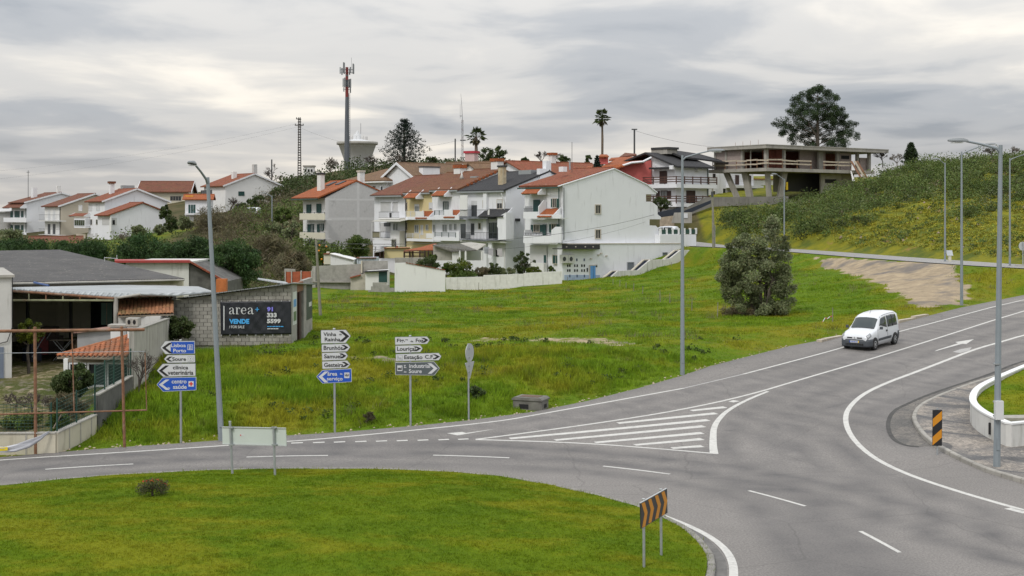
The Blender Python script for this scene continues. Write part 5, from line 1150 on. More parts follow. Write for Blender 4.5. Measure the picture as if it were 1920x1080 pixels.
# ================================================================ THE TERRACE OF HOUSES
M_HW = MAT('house white', (.69, .70, .725), .9, .03, .5, (.43, .435, .44), .42, streak=True); M_HW2 = MAT('house off white', (.66, .66, .65), .9, .04, .5, (.38, .375, .36), .35, streak=True)
M_HG = MAT('house bare render', (.47, .465, .455), .95, .06, 3, (.28, .275, .26), .45, bmp=.3); M_HY = MAT('house yellow', (.58, .49, .27), .9, .04, .6, (.42, .36, .22), .3); M_HCR = MAT('balcony cream', (.56, .535, .43), .9, .05, .8, (.40, .38, .30), .3)
M_HB = MAT('house beige', (.48, .43, .345), .9, .05, .6); M_PINK = MAT('house red', (.48, .115, .105), .9, .05, .6)
T_RED = TILE('tile red', (.24, .068, .030), amt=.4); T_BRN = TILE('tile brown red', (.17, .058, .030), amt=.45); T_ORA = TILE('tile orange', (.33, .09, .027), amt=.2); T_BLK = TILE('tile black', (.035, .035, .038), (.06, .055, .05), .3); T_OCH = TILE('tile ochre brown', (.175, .105, .06), amt=.4); T_MOS = TILE('tile moss brown', (.165, .062, .027), (.14, .09, .025), .5)
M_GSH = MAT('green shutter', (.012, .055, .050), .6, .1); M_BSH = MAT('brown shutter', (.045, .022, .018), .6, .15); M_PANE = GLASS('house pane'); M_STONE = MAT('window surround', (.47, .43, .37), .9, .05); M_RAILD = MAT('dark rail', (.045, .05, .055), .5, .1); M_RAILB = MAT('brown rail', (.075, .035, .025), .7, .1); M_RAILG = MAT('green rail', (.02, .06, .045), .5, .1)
M_SHUT = MAT('white roller blind', (.55, .56, .57), .6, .05); M_DOWN = MAT('downpipe green', (.03, .07, .06), .5, .1); M_RECESS = MAT('recess grey', (.48, .48, .48), .9, .05)  # recess panels lie flat on the facades, their shade put into this grey
class House(Frame):
 def __init__(s, name, label, loc, a, z, group=None, cat='house'):
  Frame.__init__(s, loc, R_(a)); s.root = thing(name, label, cat, loc, R_(a), group); s.z = z
 def qx(s, q, x0=0.0): return s.X(*s.z(*q), x0=x0)
 def qy(s, q, y0=0.0): return s.Y(*s.z(*q), y0=y0)
 def gable(s, poly, W, mat, y0=0.0, name='wall'):
  return MB().prism([(x, y0, z) for x, z in [s.qy(q, y0) for q in poly]], (0, W, 0)).build(name, mat, s.root)
 def px(s, poly, x0, th, mat, name, parent=None):      # outline on a plane parallel to the facade
  return MB().prism([(x0, y, z) for y, z in [s.qx(q, x0) for q in poly]], (th, 0, 0)).build(name, mat, parent or s.root)
 def py(s, poly, y0, th, mat, name, parent=None):
  return MB().prism([(x, y0, z) for x, z in [s.qy(q, y0) for q in poly]], (0, th, 0)).build(name, mat, parent or s.root)
 def bx(s, r, x0, th, mat, name, parent=None): a, b = s.qx(r[:2], x0), s.qx(r[2:], x0); return MB().box((x0, a[0], a[1]), (x0 + th, b[0], b[1])).build(name, mat, parent or s.root)
 def by(s, r, y0, th, mat, name, parent=None): a, b = s.qy(r[:2], y0), s.qy(r[2:], y0); return MB().box((a[0], y0, a[1]), (b[0], y0 + th, b[1])).build(name, mat, parent or s.root)
 def box(s, a, b, mat, name, parent=None): return MB().box(a, b).build(name, mat, parent or s.root)
 def win(s, plane, r, fm=None, pm=None, v0=0.0, fw=.07, mull=1, blind=0.0, shut=None, sill=True):
  f_ = s.qx if plane == 'x' else s.qy; a, b = f_(r[:2], v0), f_(r[2:], v0); u0, u1 = min(a[0], b[0]), max(a[0], b[0]); z0, z1 = min(a[1], b[1]), max(a[1], b[1]); fm = fm or S_WHITE
  def B3(U0, U1, Z0, Z1, d0, d1): return ((v0 + d0, U0, Z0), (v0 + d1, U1, Z1)) if plane == 'x' else ((U0, v0 + d0, Z0), (U1, v0 + d1, Z1))
  mb = MB()
  for q in ((u0 - fw, u1 + fw, z1, z1 + fw), (u0 - fw, u1 + fw, z0 - fw, z0), (u0 - fw, u0, z0, z1), (u1, u1 + fw, z0, z1)): mb.box(*B3(*q, -.07, .05))
  w_ = mb.build('window', fm, s.root)
  MB().box(*B3(u0, u1, z0, z1, -.012, .03)).build('pane', pm or M_PANE, w_)
  for k in range(mull): um = u0 + (u1 - u0) * (k + 1) / (mull + 1); MB().box(*B3(um - .025, um + .025, z0, z1, -.03, -.013)).build('glazing_bar', fm, w_)
  if blind: MB().box(*B3(u0, u1, z1 - (z1 - z0) * blind, z1, -.05, -.031)).build('blind', M_SHUT, w_)
  if shut:
   ws = (u1 - u0) * .5
   for q in ((u0 - fw - ws, u0 - fw), (u1 + fw, u1 + fw + ws)): MB().box(*B3(q[0], q[1], z0, z1, -.06, -.002)).build('shutter', shut, w_)
  return w_
 def door(s, plane, r, mat, v0=0.0, fm=None):
  f_ = s.bx if plane == 'x' else s.by; d = f_(r, v0 - .05, .06, mat, 'door')
  a, b = (s.qx if plane == 'x' else s.qy)(r[:2], v0), (s.qx if plane == 'x' else s.qy)(r[2:], v0); um = (a[0] + b[0]) / 2
  if plane == 'x': MB().box((v0 - .056, um - .015, b[1]), (v0 - .051, um + .015, a[1])).build('leaf_seam', S_BLACK, d)
  else: MB().box((um - .015, v0 - .056, b[1]), (um + .015, v0 - .051, a[1])).build('leaf_seam', S_BLACK, d)
  return d
 def roof(s, pts, y0, y1, th, mat, name='roof', ridge=True, fascia=None):          # pts: (x,z) profile of roof slopes
  for a, b in zip(pts, pts[1:]):
   d = Vector((b[0] - a[0], b[1] - a[1])); n = Vector((-d.y, d.x)).normalized() * th
   if n.y < 0: n = -n
   r_ = MB().prism([(a[0], y0, a[1]), (b[0], y0, b[1]), (b[0] + n.x, y0, b[1] + n.y), (a[0] + n.x, y0, a[1] + n.y)], (0, y1 - y0, 0)).build(name, mat, s.root)
  if ridge and len(pts) > 2:
   p = max(pts, key=lambda q: q[1]); MB().tube([(p[0], y0, p[1] + th), (p[0], y1, p[1] + th)], .11, 6).build('ridge_cap', mat, s.root)
 def rail(s, r, x0, mat, bars=4, posts=3, th=.05):
  a, b = s.qx(r[:2], x0), s.qx(r[2:], x0); z0, z1 = min(a[1], b[1]), max(a[1], b[1]); y0, y1 = min(a[0], b[0]), max(a[0], b[0])
  for k in range(bars): zz = z0 + (z1 - z0) * (k + 1) / bars; MB().box((x0, y0, zz - .05), (x0 + th, y1, zz)).build('rail_bar', mat, s.root)
  for k in range(posts): yy = y0 + (y1 - y0) * k / max(1, posts - 1); MB().box((x0 - .01, yy - .03, z0 - .05), (x0 + th + .01, yy + .03, z1 + .005)).build('rail_post', mat, s.root)
 def grille(s, r, x0, mat, n=18):
  a, b = s.qx(r[:2], x0), s.qx(r[2:], x0); z0, z1 = min(a[1], b[1]), max(a[1], b[1]); y0, y1 = min(a[0], b[0]), max(a[0], b[0]); mb = MB()
  for k in range(n): yy = y0 + (y1 - y0) * (k + .5) / n; mb.box((x0, yy - .012, z0), (x0 + .02, yy + .012, z1))
  o = mb.build('baluster_screen', mat, s.root); o['kind'] = 'stuff'
  for zz in (z0, z1): MB().box((x0 - .01, y0, zz - .03), (x0 + .03, y1, zz + .02)).build('rail_bar', mat, s.root)
 def awning(s, r, proj, mat, side=M_HW, drop=.9):       # little tiled roof over a balcony: r = (left, top, right, bottom) at its front edge
  a, b = s.qx((r[0], r[3]), -proj), s.qx((r[2], r[3]), -proj); y0, y1 = min(a[0], b[0]), max(a[0], b[0]); z0 = a[1]
  MB().prism([(-proj - .15, y0, z0), (.0, y0, z0 + drop), (.0, y0, z0 + drop + .1), (-proj - .15, y0, z0 + .1)], (0, y1 - y0, 0)).build('awning_roof', mat, s.root)
  for yy in (y0 - .13, y1 + .01): MB().prism([(-proj, yy, z0 - .12), (0, yy, z0 - .12), (0, yy, z0 + drop + .22), (-proj, yy, z0 + .12)], (0, .12, 0)).build('awning_cheek', side, s.root)
A_ROW = 38.0; K0 = P(1053, 525, 152); vdir = Vector((-math.sin(R_(A_ROW)), math.cos(R_(A_ROW)), 0))
def kloc(k): v = K0 + vdir * k; return v
GR = 'terraced houses above the white garden walls'
# ---- 1. big white gabled house at the right end
h = House('gabled_house', 'big white house with plain gable wall, green shutters and blue cellar door', kloc(0), A_ROW, zI, GR)
W = h.qx((110, 560))[0]
prof = [(480, 1320), (480, 388), (965, 235), (1275, 385), (1365, 460), (1365, 475), (1268, 475), (1268, 545), (1320, 545), (1378, 588), (1378, 665), (1412, 692), (1408, 712), (1302, 712), (1302, 770), (1360, 772), (1388, 800), (1388, 1320)]
h.gable(prof, W, M_HW)
e0, ap, e1, e2 = h.qy((470, 394)), h.qy((965, 236)), h.qy((1275, 387)), h.qy((1370, 463))
h.roof([(e0[0] - .5, e0[1] - .12), ap, e1, e2], .12, W + .3, .2, T_RED); h.roof([(e0[0] - .5, e0[1] - .12), ap, e1, e2], -.12, .119, .10, M_HW, 'verge', False)
h.box((e0[0] - .75, -.1, e0[1] - .30), (e0[0] - .55, W + .3, e0[1] - .14), M_DOWN, 'gutter')
for r in ((790, 580, 834, 655), (790, 815, 834, 890)): h.win('y', r, M_STONE, fw=.12, mull=2)
h.gable([(478, 945), (1402, 941), (1402, 857), (1743, 857), (1743, 1320), (478, 1320)], .9, M_HW, -.9, 'base_wall')
h.py([(470, 940), (1600, 937), (1600, 946), (470, 949)], -.96, .1, M_STONE, 'ledge')
h.z = zJ
h.py([(480, 292), (832, 292), (832, 338), (480, 338)], -1.05, .14, S_BLK2, 'canopy_panel'); h.py([(428, 332), (833, 332), (833, 340), (428, 340)], -1.75, .85, S_BLK2, 'canopy')
h.py([(497, 583), (832, 583), (832, 662), (497, 662)], -.93, .04, MAT('pale blue base band', (.33, .40, .53), .9, .06, 2, (.16, .19, .27), .4), 'base_band')
h.door('y', (742, 497, 791, 640), MAT('blue door', (.10, .27, .55), .6, .1), -.92); h.by((732, 488, 743, 640), -.96, .05, M_STONE, 'door_jamb'); h.by((732, 488, 800, 495), -.97, .05, M_STONE, 'door_jamb')
for x in (528, 548, 595, 618, 662, 685):
 for y in (495, 541): h.by((x - 6, y - 12, x + 6, y + 12), -.925, .04, M_DARK, 'vent_hole')
for x, y in ((615, 440), (685, 440), (548, 593), (617, 593), (686, 593)): h.by((x - 5, y - 12, x + 5, y + 12), -.95, .04, MAT('dark blue panel', (.05, .07, .14), .6, .1), 'vent_hole')
h.by((709, 517, 720, 553), -.95, .04, S_BLK2, 'vent_hole'); h.by((797, 488, 808, 508), -.96, .05, S_BLK2, 'meter')
for r in ((1092, 467, 1148, 530), (1427, 374, 1464, 414)): h.win('y', r, M_GREY, GLASS('grey pane', (.16, .18, .20), .3), v0=-.9, mull=0)
for x in (470, 534):
 ac = h.by((x, 392, x + 60, 470), -1.3, .36, MAT('air conditioner', (.50, .50, .47), .5, .03), 'air_conditioner'); c_ = h.qy((x + 26, 432), -1.3)
 MB().prism([(c_[0] + .24 * math.cos(k * .4), -1.305, c_[1] + .26 * math.sin(k * .4)) for k in range(16)], (0, -.01, 0)).build('fan_grille', M_RAILD, ac)
for x, y in ((752, 430), (848, 378), (823, 394), (898, 402)): h.by((x - 8, y - 5, x + 8, y + 5), -1.05, .13, M_STONE, 'wall_lamp')
for x in (518, 605, 695, 770): h.by((x - 5, 312, x + 5, 322), -1.1, .06, M_STONE, 'wall_lamp')
dk = MAT('dark blue stair flank', (.022, .03, .06), .7, .15)
h.py([(905, 640), (920, 618), (1005, 545), (1140, 540), (1195, 538), (1310, 440), (1440, 435), (1500, 426), (1595, 350), (1735, 345), (1800, 318), (1885, 332), (1905, 420), (1600, 500), (1430, 560), (1190, 630)], -2.6, .25, M_WHITE_D, 'stair_wall')
for q in (((842, 634), (950, 548), (1008, 543), (905, 634)), ((1138, 545), (1250, 442), (1314, 438), (1195, 545)), ((1436, 440), (1545, 352), (1600, 348), (1498, 436)), ((1728, 350), (1770, 320), (1804, 318), (1764, 350))): h.py(q, -2.3, .2, dk, 'stair_flank')
for q in (((842, 628), (950, 543), (1010, 540), (1010, 547), (952, 552), (848, 634)), ((1136, 541), (1250, 437), (1316, 434), (1316, 441), (1252, 446), (1142, 546)), ((1434, 436), (1545, 347), (1602, 344), (1602, 351), (1547, 356), (1440, 441))): h.py(q, -2.34, .3, M_STONE, 'stair_coping')
c0_, c1_ = h.qy((845, 640), -1.5), h.qy((1800, 320), -1.5)
for k in range(18):
 f_ = k / 18; MB().box((c0_[0] + (c1_[0] - c0_[0]) * f_, -2.1, c0_[1] + (c1_[1] - c0_[1]) * f_ - .5), (c0_[0] + (c1_[0] - c0_[0]) * (f_ + 1 / 18), -1.0, c0_[1] + (c1_[1] - c0_[1]) * (f_ + 1 / 18) - .1)).build('step', M_CONC, h.root)
h.z = zI; FP = 1.25
h.awning((95, 425, 240, 473), FP, T_ORA); h.awning((245, 637, 375, 693), FP, T_ORA)
h.bx((107, 641, 240, 706), -FP, .12, M_HW, 'balcony_parapet'); h.bx((241, 668, 463, 706), -FP, .12, M_HW, 'balcony_parapet'); _y, _z0 = h.qx((240, 706), -FP); _z1, _z2 = h.qx((240, 592), -FP)[1], h.qx((240, 592), -FP)[1] + .75; MB().prism([(-FP + .12, _y, _z0), (-FP + .12, _y, _z1), (-.35, _y, _z2), (0, _y, _z2), (0, _y, _z0)], (0, -.12, 0)).build('balcony_side', M_HW, h.root); h.bx((107, 698, 463, 707), -FP + .12, FP - .12, M_HW2, 'balcony_slab')
h.px([(107, 868), (372, 868), (372, 815), (410, 783), (463, 783), (463, 934), (107, 938)], -FP, .12, M_HW, 'balcony_parapet'); h.bx((107, 930, 463, 938), -FP + .12, FP - .12, M_HW2, 'balcony_slab')
for r in ((110, 612, 198, 640), (115, 842, 372, 868)): h.grille(r, -FP + .03, M_RAILD, 10)
a = h.qx((107, 700), 0); 
for z0_, z1_ in ((560, 700), (785, 930)): q0, q1 = h.qx((107, z0_), -FP), h.qx((107, z1_), -FP); h.box((-FP + .12, q0[0] - .12, q1[1]), (0, q0[0], q0[1] - .35), M_HW, 'balcony_side')
h.door('x', (200, 528, 260, 640), M_GSH); h.win('x', (390, 518, 420, 598), M_STONE, shut=M_GSH, mull=1); h.win('x', (210, 765, 262, 830), M_STONE, shut=M_GSH, mull=3); h.door('x', (288, 760, 318, 868), M_GSH); h.win('x', (378, 758, 418, 840), M_STONE, shut=M_GSH)
h.bx((170, 957, 327, 1200), -.02, .05, M_RECESS, 'loggia'); h.z = zJ; h.bx((168, 300, 330, 306), -.1, .12, M_HW2, 'lintel'); h.win('x', (388, 397, 442, 476), M_STONE, M_GSH, mull=1); h.bx((300, 395, 322, 480), -.04, .05, M_GSH, 'door')
h.bx((180, 465, 300, 560), -.6, .5, M_HW2, 'terrace_wall'); h.z = zI
dp = h.qx((463, 720), -.2); MB().tube([(-.15, .3, e0[1] - .3), (-.15, .3, 0)], .07, 6).build('downpipe', M_DOWN, h.root); MB().tube([(.25, -.12, e0[1] - .2), (.25, -.12, 4.6)], .09, 6).build('downpipe', M_GREY, h.root)
for q in ((500, 300, 545, 320),): a = h.qx((520, 310), 3.5); h.box((3.2, 3.5, 12.5), (3.8, 4.3, 13.1), M_HW, 'roof_hatch')
MB().tube([(4.3, 3.2, 12.4), (4.3, 3.2, 16)], .03, 5).build('aerial', M_RAILD, h.root); MB().tube([(5.5, 5, 12.8), (5.5, 5, 13.9)], .12, 6).build('flue', M_GREY, h.root)
_q0, _q1 = h.qy((1405, 857), -.5), h.qy((1740, 857), -.5)
for k in range(7): x_ = _q0[0] + (_q1[0] - _q0[0]) * k / 6; h.box((x_ - .12, -.6, _q0[1]), (x_ + .12, -.4, _q0[1] + .75), M_HW2, 'terrace_post')
for k in range(6): x_ = _q0[0] + (_q1[0] - _q0[0]) * k / 6; h.box((x_ + .16, -.53, _q0[1] + .05), (x_ + (_q1[0] - _q0[0]) / 6 - .16, -.48, _q0[1] + .6), M_RAILG, 'terrace_panel')
# ---- 2. house with the black roof
def row_body(h, W, D, ze_q, rise, mat, tile, zr_x=.5, ov=.4, y1=None, base=True):
 ze = h.qx(ze_q)[1]; zb = -1.0
 MB().prism([(0, 0, zb), (0, 0, ze), (D * zr_x, 0, ze + rise), (D, 0, ze), (D, 0, zb)], (0, W, 0)).build('wall', mat, h.root)
 sl = rise / (D * zr_x)
 h.roof([(-ov, ze - ov * sl), (D * zr_x, ze + rise), (D + ov, ze - ov * sl)], -.12, W + (y1 or .0), .2, tile)
 MB().box((-ov - .1, -.1, ze - ov * sl - .1), (-ov + .02, W, ze - ov * sl + .08)).build('gutter', M_GREY, h.root)
 return ze
h = House('black_roofed_house', 'white terraced house with black tile roof and dark balcony grilles', kloc(10.4), A_ROW, zG, GR); W = 9.44
ze = row_body(h, W, 13.5, (1178, 376), 2.3, M_HW, T_BLK)
ch = h.qx((995, 300), 2.0); h.box((1.5, 2.6, ze + .2), (2.1, 3.5, ze + 2.9), MAT('rust streaked flue', (.42, .36, .25), .85, .25, 2, (.30, .13, .03), .6, streak=True), 'chimney'); h.box((1.4, 2.5, ze + 2.9), (2.2, 3.6, ze + 3.1), S_BLK2, 'chimney_cap')
h.box((6.2, -.1, ze + 1.2), (7.0, .6, ze + 3.7), M_HW, 'chimney'); h.box((5.2, -.1, ze + 1.2), (6.197, .5, ze + 2.7), M_HW, 'chimney_step')
h.box((5.5, 2, ze + 1.9), (6.5, 4.5, ze + 2.6), M_GREY, 'dormer')
h.box((-.35, 3.4, -1), (-.003, 4.1, ze - .1), M_HW, 'flue_breast')
h.door('x', (812, 535, 868, 655), M_RAILD); h.bx((810, 488, 868, 535), -.04, .05, M_SHUT, 'blind'); h.win('x', (938, 485, 972, 558), M_STONE, mull=0, blind=.2); h.win('x', (1087, 478, 1140, 570), M_STONE, blind=.4)
h.bx((688, 655, 985, 680), -1.3, 1.29, MAT('dark slab edge', (.14, .15, .17), .9, .2), 'balcony_slab'); h.grille((690, 585, 985, 655), -1.28, M_RAILD, 22); h.awning((890, 605, 1150, 660), 1.3, T_BLK)
h.bx((690, 430, 768, 655), -1.2, .08, M_HW2, 'screen_wall'); h.bx((985, 580, 1000, 650), -1.2, .1, M_HW2, 'parapet')
h.bx((690, 895, 1092, 915), -1.3, 1.29, MATS['dark slab edge'], 'balcony_slab'); h.grille((695, 820, 1085, 897), -1.28, M_RAILD, 26); h.bx((697, 732, 750, 890), -1.0, .05, M_RAILD, 'lattice_screen'); 
for x0, x1 in ((1003, 1040), (1045, 1083)): h.win('x', (x0, 722, x1, 885), M_RAILD, v0=-1.1, mull=1)
h.door('x', (806, 728, 840, 850), M_RAILD); h.win('x', (890, 727, 913, 785), M_STONE, mull=0); h.door('x', (955, 724, 985, 860), M_BSH); h.px([(1090, 660), (1178, 612), (1178, 905), (1095, 905), (1095, 780), (1085, 760)], -1.25, 1.2, M_HW, 'stair_bay')
h.bx((690, 905, 1178, 935), -1.0, .98, M_HW2, 'beam'); h.bx((700, 945, 985, 1080), -.03, .03, M_RAILD, 'garage_opening'); h.bx((1028, 945, 1172, 1080), -.03, .03, M_RECESS, 'garage_opening'); h.bx((1070, 1008, 1100, 1080), -.06, .03, M_DARK, 'door'); h.bx((990, 930, 1025, 1100), -.9, .25, M_HW, 'pillar')  # garage openings are flat panels with the recess shade put into their colour
MB().tube([(-.6, .1, ze - .4), (-.1, .1, ze - 1.6), (-.1, .1, -1)], .07, 6).build('downpipe', M_HW2, h.root); h.by((1290, 676, 1330, 706), -.35, .3, S_BLK2, 'wall_lamp')
# ---- 3/4. the pair: white with green rails, yellow
h = House('green_railed_house', 'narrow white terraced house with green balcony rails and mossy red roof', kloc(19.84), A_ROW, zG, GR); W = 6.13
ze = row_body(h, W, 13.5, (680, 368), 2.6, M_HW, T_MOS)
h.box((6.4, .6, ze + 1.6), (7.4, 2.0, ze + 3.7), M_HW2, 'chimney'); h.box((6.3, .5, ze + 3.7), (7.5, 2.1, ze + 4.1), T_ORA, 'chimney_cap'); h.box((3.5, 1.2, ze + 1.5), (5.5, 2.6, ze + 1.75), M_GREY, 'skylight')
MB().lathe([(.22, 0), (.22, .5), (.3, .5), (.08, 1.1), (.05, 1.5)], 8, c=(3.2, 4.0, ze + 1.0)).build('vent_cowl', M_HW2, h.root)
for k in range(9): h.box((1.0 + k * .62, -.2, ze + .42 + k * .24), (1.3 + k * .62, -.05, ze + .75 + k * .24), T_ORA, 'verge_tile')
h.awning((395, 400, 520, 438), 1.2, T_ORA); h.win('x', (517, 502, 568, 580), M_GSH, GLASS('curtained pane', (.20, .22, .22), .2)); h.rail((420, 590, 520, 640), -1.2, M_RAILG, 4, 3); h.bx((415, 640, 680, 690), -1.25, .12, M_HW, 'balcony_parapet'); h.bx((415, 682, 680, 690), -1.13, 1.12, M_HW2, 'balcony_slab'); h.bx((522, 582, 610, 642), -1.25, .1, M_HW, 'balcony_parapet'); h.awning((525, 635, 640, 668), 1.2, T_ORA)
for r in ((510, 742, 556, 815), (582, 738, 606, 798), (632, 733, 655, 795)): h.win('x', r, S_WHITE, MATS['curtained pane'])
h.rail((425, 820, 645, 872), -1.2, M_RAILG, 4, 4); h.bx((415, 872, 650, 915), -1.25, .12, M_HW, 'balcony_parapet'); h.bx((415, 908, 650, 917), -1.13, 1.12, M_HW2, 'balcony_slab'); h.bx((650, 810, 682, 915), -1.25, .12, M_HW, 'balcony_parapet')
h = House('yellow_house', 'narrow pale yellow terraced house with white balcony rails', kloc(25.97), A_ROW, zG, GR); W = 6.23
ze = row_body(h, W, 13.5, (450, 395), 2.6, M_HY, T_MOS)
h.box((6.0, 2.2, ze + 1.4), (7.0, 3.6, ze + 3.3), M_HW2, 'chimney'); h.box((5.9, 2.1, ze + 3.3), (7.1, 3.7, ze + 3.75), T_ORA, 'chimney_cap')
h.awning((95, 428, 220, 462), 1.2, T_ORA); h.win('x', (217, 530, 260, 598), S_WHITE, MATS['curtained pane'], blind=.25); h.win('x', (370, 512, 397, 574), S_WHITE, blind=.9, mull=0); h.rail((115, 600, 220, 655), -1.2, S_WHITE, 4, 3); h.bx((115, 655, 412, 690), -1.25, .12, M_HW, 'balcony_parapet'); h.bx((115, 682, 412, 691), -1.13, 1.12, M_HW2, 'balcony_slab'); h.bx((222, 600, 305, 656), -1.25, .1, M_HW2, 'balcony_parapet'); h.awning((225, 642, 345, 678), 1.2, T_ORA)
for r in ((215, 748, 255, 824), (335, 745, 354, 796), (409, 743, 431, 820)): h.win('x', r, S_WHITE, MATS['curtained pane'])
h.door('x', (273, 745, 300, 850), M_SHUT); h.rail((120, 830, 335, 885), -1.2, S_WHITE, 4, 4); h.bx((125, 885, 412, 922), -1.25, .12, M_HW, 'balcony_parapet'); h.bx((125, 914, 412, 923), -1.13, 1.12, M_HW2, 'balcony_slab'); h.bx((335, 832, 412, 886), -1.25, .1, M_HW2, 'balcony_parapet'); h.bx((165, 930, 450, 1000), -.05, .06, M_HY, 'ground_band')
MB().tube([(-.1, W - .2, ze - .3), (-.1, W - .2, -1)], .07, 6).build('downpipe', M_RAILD, h.root)
# ---- 5. white house with loggias
h = House('loggia_house', 'white terraced house with open loggias, striped blind and dark balcony rail', kloc(32.2), A_ROW, zE, GR); W = 7.75
ze = row_body(h, W, 13.5, (1480, 505), 2.5, M_HW, T_BRN, ov=.7)
for r in ((1508, 615, 1529, 708),): h.win('x', r, M_STONE, mull=0)
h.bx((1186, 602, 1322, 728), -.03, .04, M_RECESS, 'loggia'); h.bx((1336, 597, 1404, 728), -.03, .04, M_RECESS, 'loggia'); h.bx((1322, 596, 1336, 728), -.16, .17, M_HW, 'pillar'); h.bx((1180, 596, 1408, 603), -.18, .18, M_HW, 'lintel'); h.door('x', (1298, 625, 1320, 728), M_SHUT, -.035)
h.grille((1162, 735, 1425, 808), -1.35, M_RAILD, 20); h.bx((1162, 808, 1428, 828), -1.4, 1.39, M_HW2, 'balcony_slab'); h.bx((1300, 745, 1325, 808), -1.3, .05, S_BLK2, 'rail_panel')
q0, q1 = h.qx((1062, 868), -2.6), h.qx((1430, 850), -2.6); MB().prism([(-2.6, q1[0], q1[1] - .1), (0, q1[0], q1[1] + .35), (0, q1[0], q1[1] + .40), (-2.6, q1[0], q1[1] - .05)], (0, q0[0] - q1[0], 0)).build('sun_blind', MAT('striped blind', (.42, .41, .36), .9, .15, 3), h.root)
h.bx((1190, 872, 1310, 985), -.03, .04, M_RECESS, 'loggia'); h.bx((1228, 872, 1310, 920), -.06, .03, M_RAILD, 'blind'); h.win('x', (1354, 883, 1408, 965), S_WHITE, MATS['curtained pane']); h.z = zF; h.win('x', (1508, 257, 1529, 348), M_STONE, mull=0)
h.grille((1083, 372, 1310, 452), -1.7, M_RAILD, 16); h.bx((1083, 372, 1180, 452), -1.62, .05, MAT('straw screen', (.30, .28, .18), .95, .15), 'reed_screen'); h.bx((1080, 455, 1328, 476), -1.75, 1.74, M_HW2, 'balcony_slab'); h.bx((1312, 358, 1430, 560), -1.0, .98, M_HW2, 'bay'); h.bx((1088, 476, 1320, 560), -1.7, .12, M_HW, 'terrace_wall'); h.bx((1090, 560, 1110, 720), -1.7, .25, M_HW, 'pillar')
for x in (1078, 1180): q0, q1 = h.qx((x, 255), -1.72), h.qx((x, 460), -1.72); MB().tube([(-1.72, q0[0], q1[1]), (-1.72, q0[0], q0[1])], .06, 6).build('pillar', M_HW2, h.root)
# ---- 6. house with bare gable, orange roof
h = House('bare_gable_house', 'house with orange roof, bare grey gable wall and cream balconies', kloc(53.2), A_ROW, zE, GR); W = h.qx((185, 700))[0]
h.gable([(478, 1500), (478, 558), (880, 342), (1195, 480), (1195, 1500)], .3, M_HG); h.gable([(478, 1500), (478, 558), (880, 342), (1195, 480), (1195, 1500)], W - .3, M_HW2, .303)
e0, ap, e1 = h.qy((380, 562)), h.qy((880, 344)), h.qy((1200, 484)); h.roof([(e0[0], e0[1]), ap, e1], -.1, W + .9, .2, T_ORA); h.box((e0[0] - .1, 0, e0[1] - .16), (e0[0] + .1, W + .9, e0[1] + .02), M_DOWN, 'gutter')
for r in ((478, 562, 1190, 592), (478, 806, 1170, 842), (884, 360, 916, 1200), (478, 560, 520, 1300)): h.by(r, -.012 if r[3] < 900 else -.006, .03, MAT('pale render band', (.54, .535, .525), .95, .05), 'render_band')
h.z = zE
for r in ((242, 642, 290, 745), (370, 634, 420, 742)): h.win('x', r, M_GSH, M_GSH, mull=1, fw=.05)
for r in ((247, 892, 288, 998), (370, 890, 400, 995)): h.door('x', r, M_GSH)
for r in ((292, 895, 324, 998), (404, 890, 452, 965)): h.win('x', r, M_GSH, MATS['curtained pane'])
h.bx((147, 752, 468, 835), -1.3, .12, M_HCR, 'balcony_parapet'); h.bx((147, 828, 468, 838), -1.18, 1.17, M_HW2, 'balcony_slab'); h.rail((147, 738, 468, 752), -1.3, M_RAILD, 1, 6)
h.z = zF; h.bx((150, 378, 470, 464), -1.3, .12, M_HCR, 'balcony_parapet'); h.bx((150, 456, 470, 466), -1.18, 1.17, M_HW2, 'balcony_slab'); h.rail((150, 368, 470, 378), -1.3, M_RAILD, 1, 6)
def arch(h, x0, x1, yt, yb, mt, th=.04):
 pts = [(x0, yb), (x0, yt + 22)] + [(x0 + (x1 - x0) * (.5 - .5 * math.cos(k * math.pi / 8)), yt + 22 - 22 * math.sin(k * math.pi / 8)) for k in range(1, 8)] + [(x1, yt + 22), (x1, yb)]
 h.px(pts, -.04, th, mt, 'arch_opening')
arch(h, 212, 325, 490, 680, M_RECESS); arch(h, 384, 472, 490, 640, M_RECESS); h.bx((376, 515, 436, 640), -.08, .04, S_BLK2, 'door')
a_ = h.qx((340, 310), 1.5); h.box((1.2, 3.6, e0[1] + .5), (1.9, 4.6, e0[1] + 3.6), M_HW2, 'chimney'); h.box((1.1, 3.5, e0[1] + 3.6), (2.0, 4.7, e0[1] + 3.9), S_BLK2, 'chimney_cap'); h.box((6.2, .6, e0[1] + 1.6), (7.0, 1.4, e0[1] + 4.0), M_HW2, 'chimney'); h.box((6.1, .5, e0[1] + 4.0), (7.1, 1.5, e0[1] + 4.25), M_STONE, 'chimney_cap')
sl = (ap[1] - e0[1]) / (ap[0] - e0[0])
for x, y in ((3.2, 4.6), (3.4, 2.2)): MB().prism([(x, y, e0[1] + (x - e0[0]) * sl + .22), (x + 1.4, y, e0[1] + (x + 1.4 - e0[0]) * sl + .22), (x + 1.4, y, e0[1] + (x + 1.4 - e0[0]) * sl + .34), (x, y, e0[1] + (x - e0[0]) * sl + .34)], (0, 1.0, 0)).build('skylight', S_BLK2, h.root)
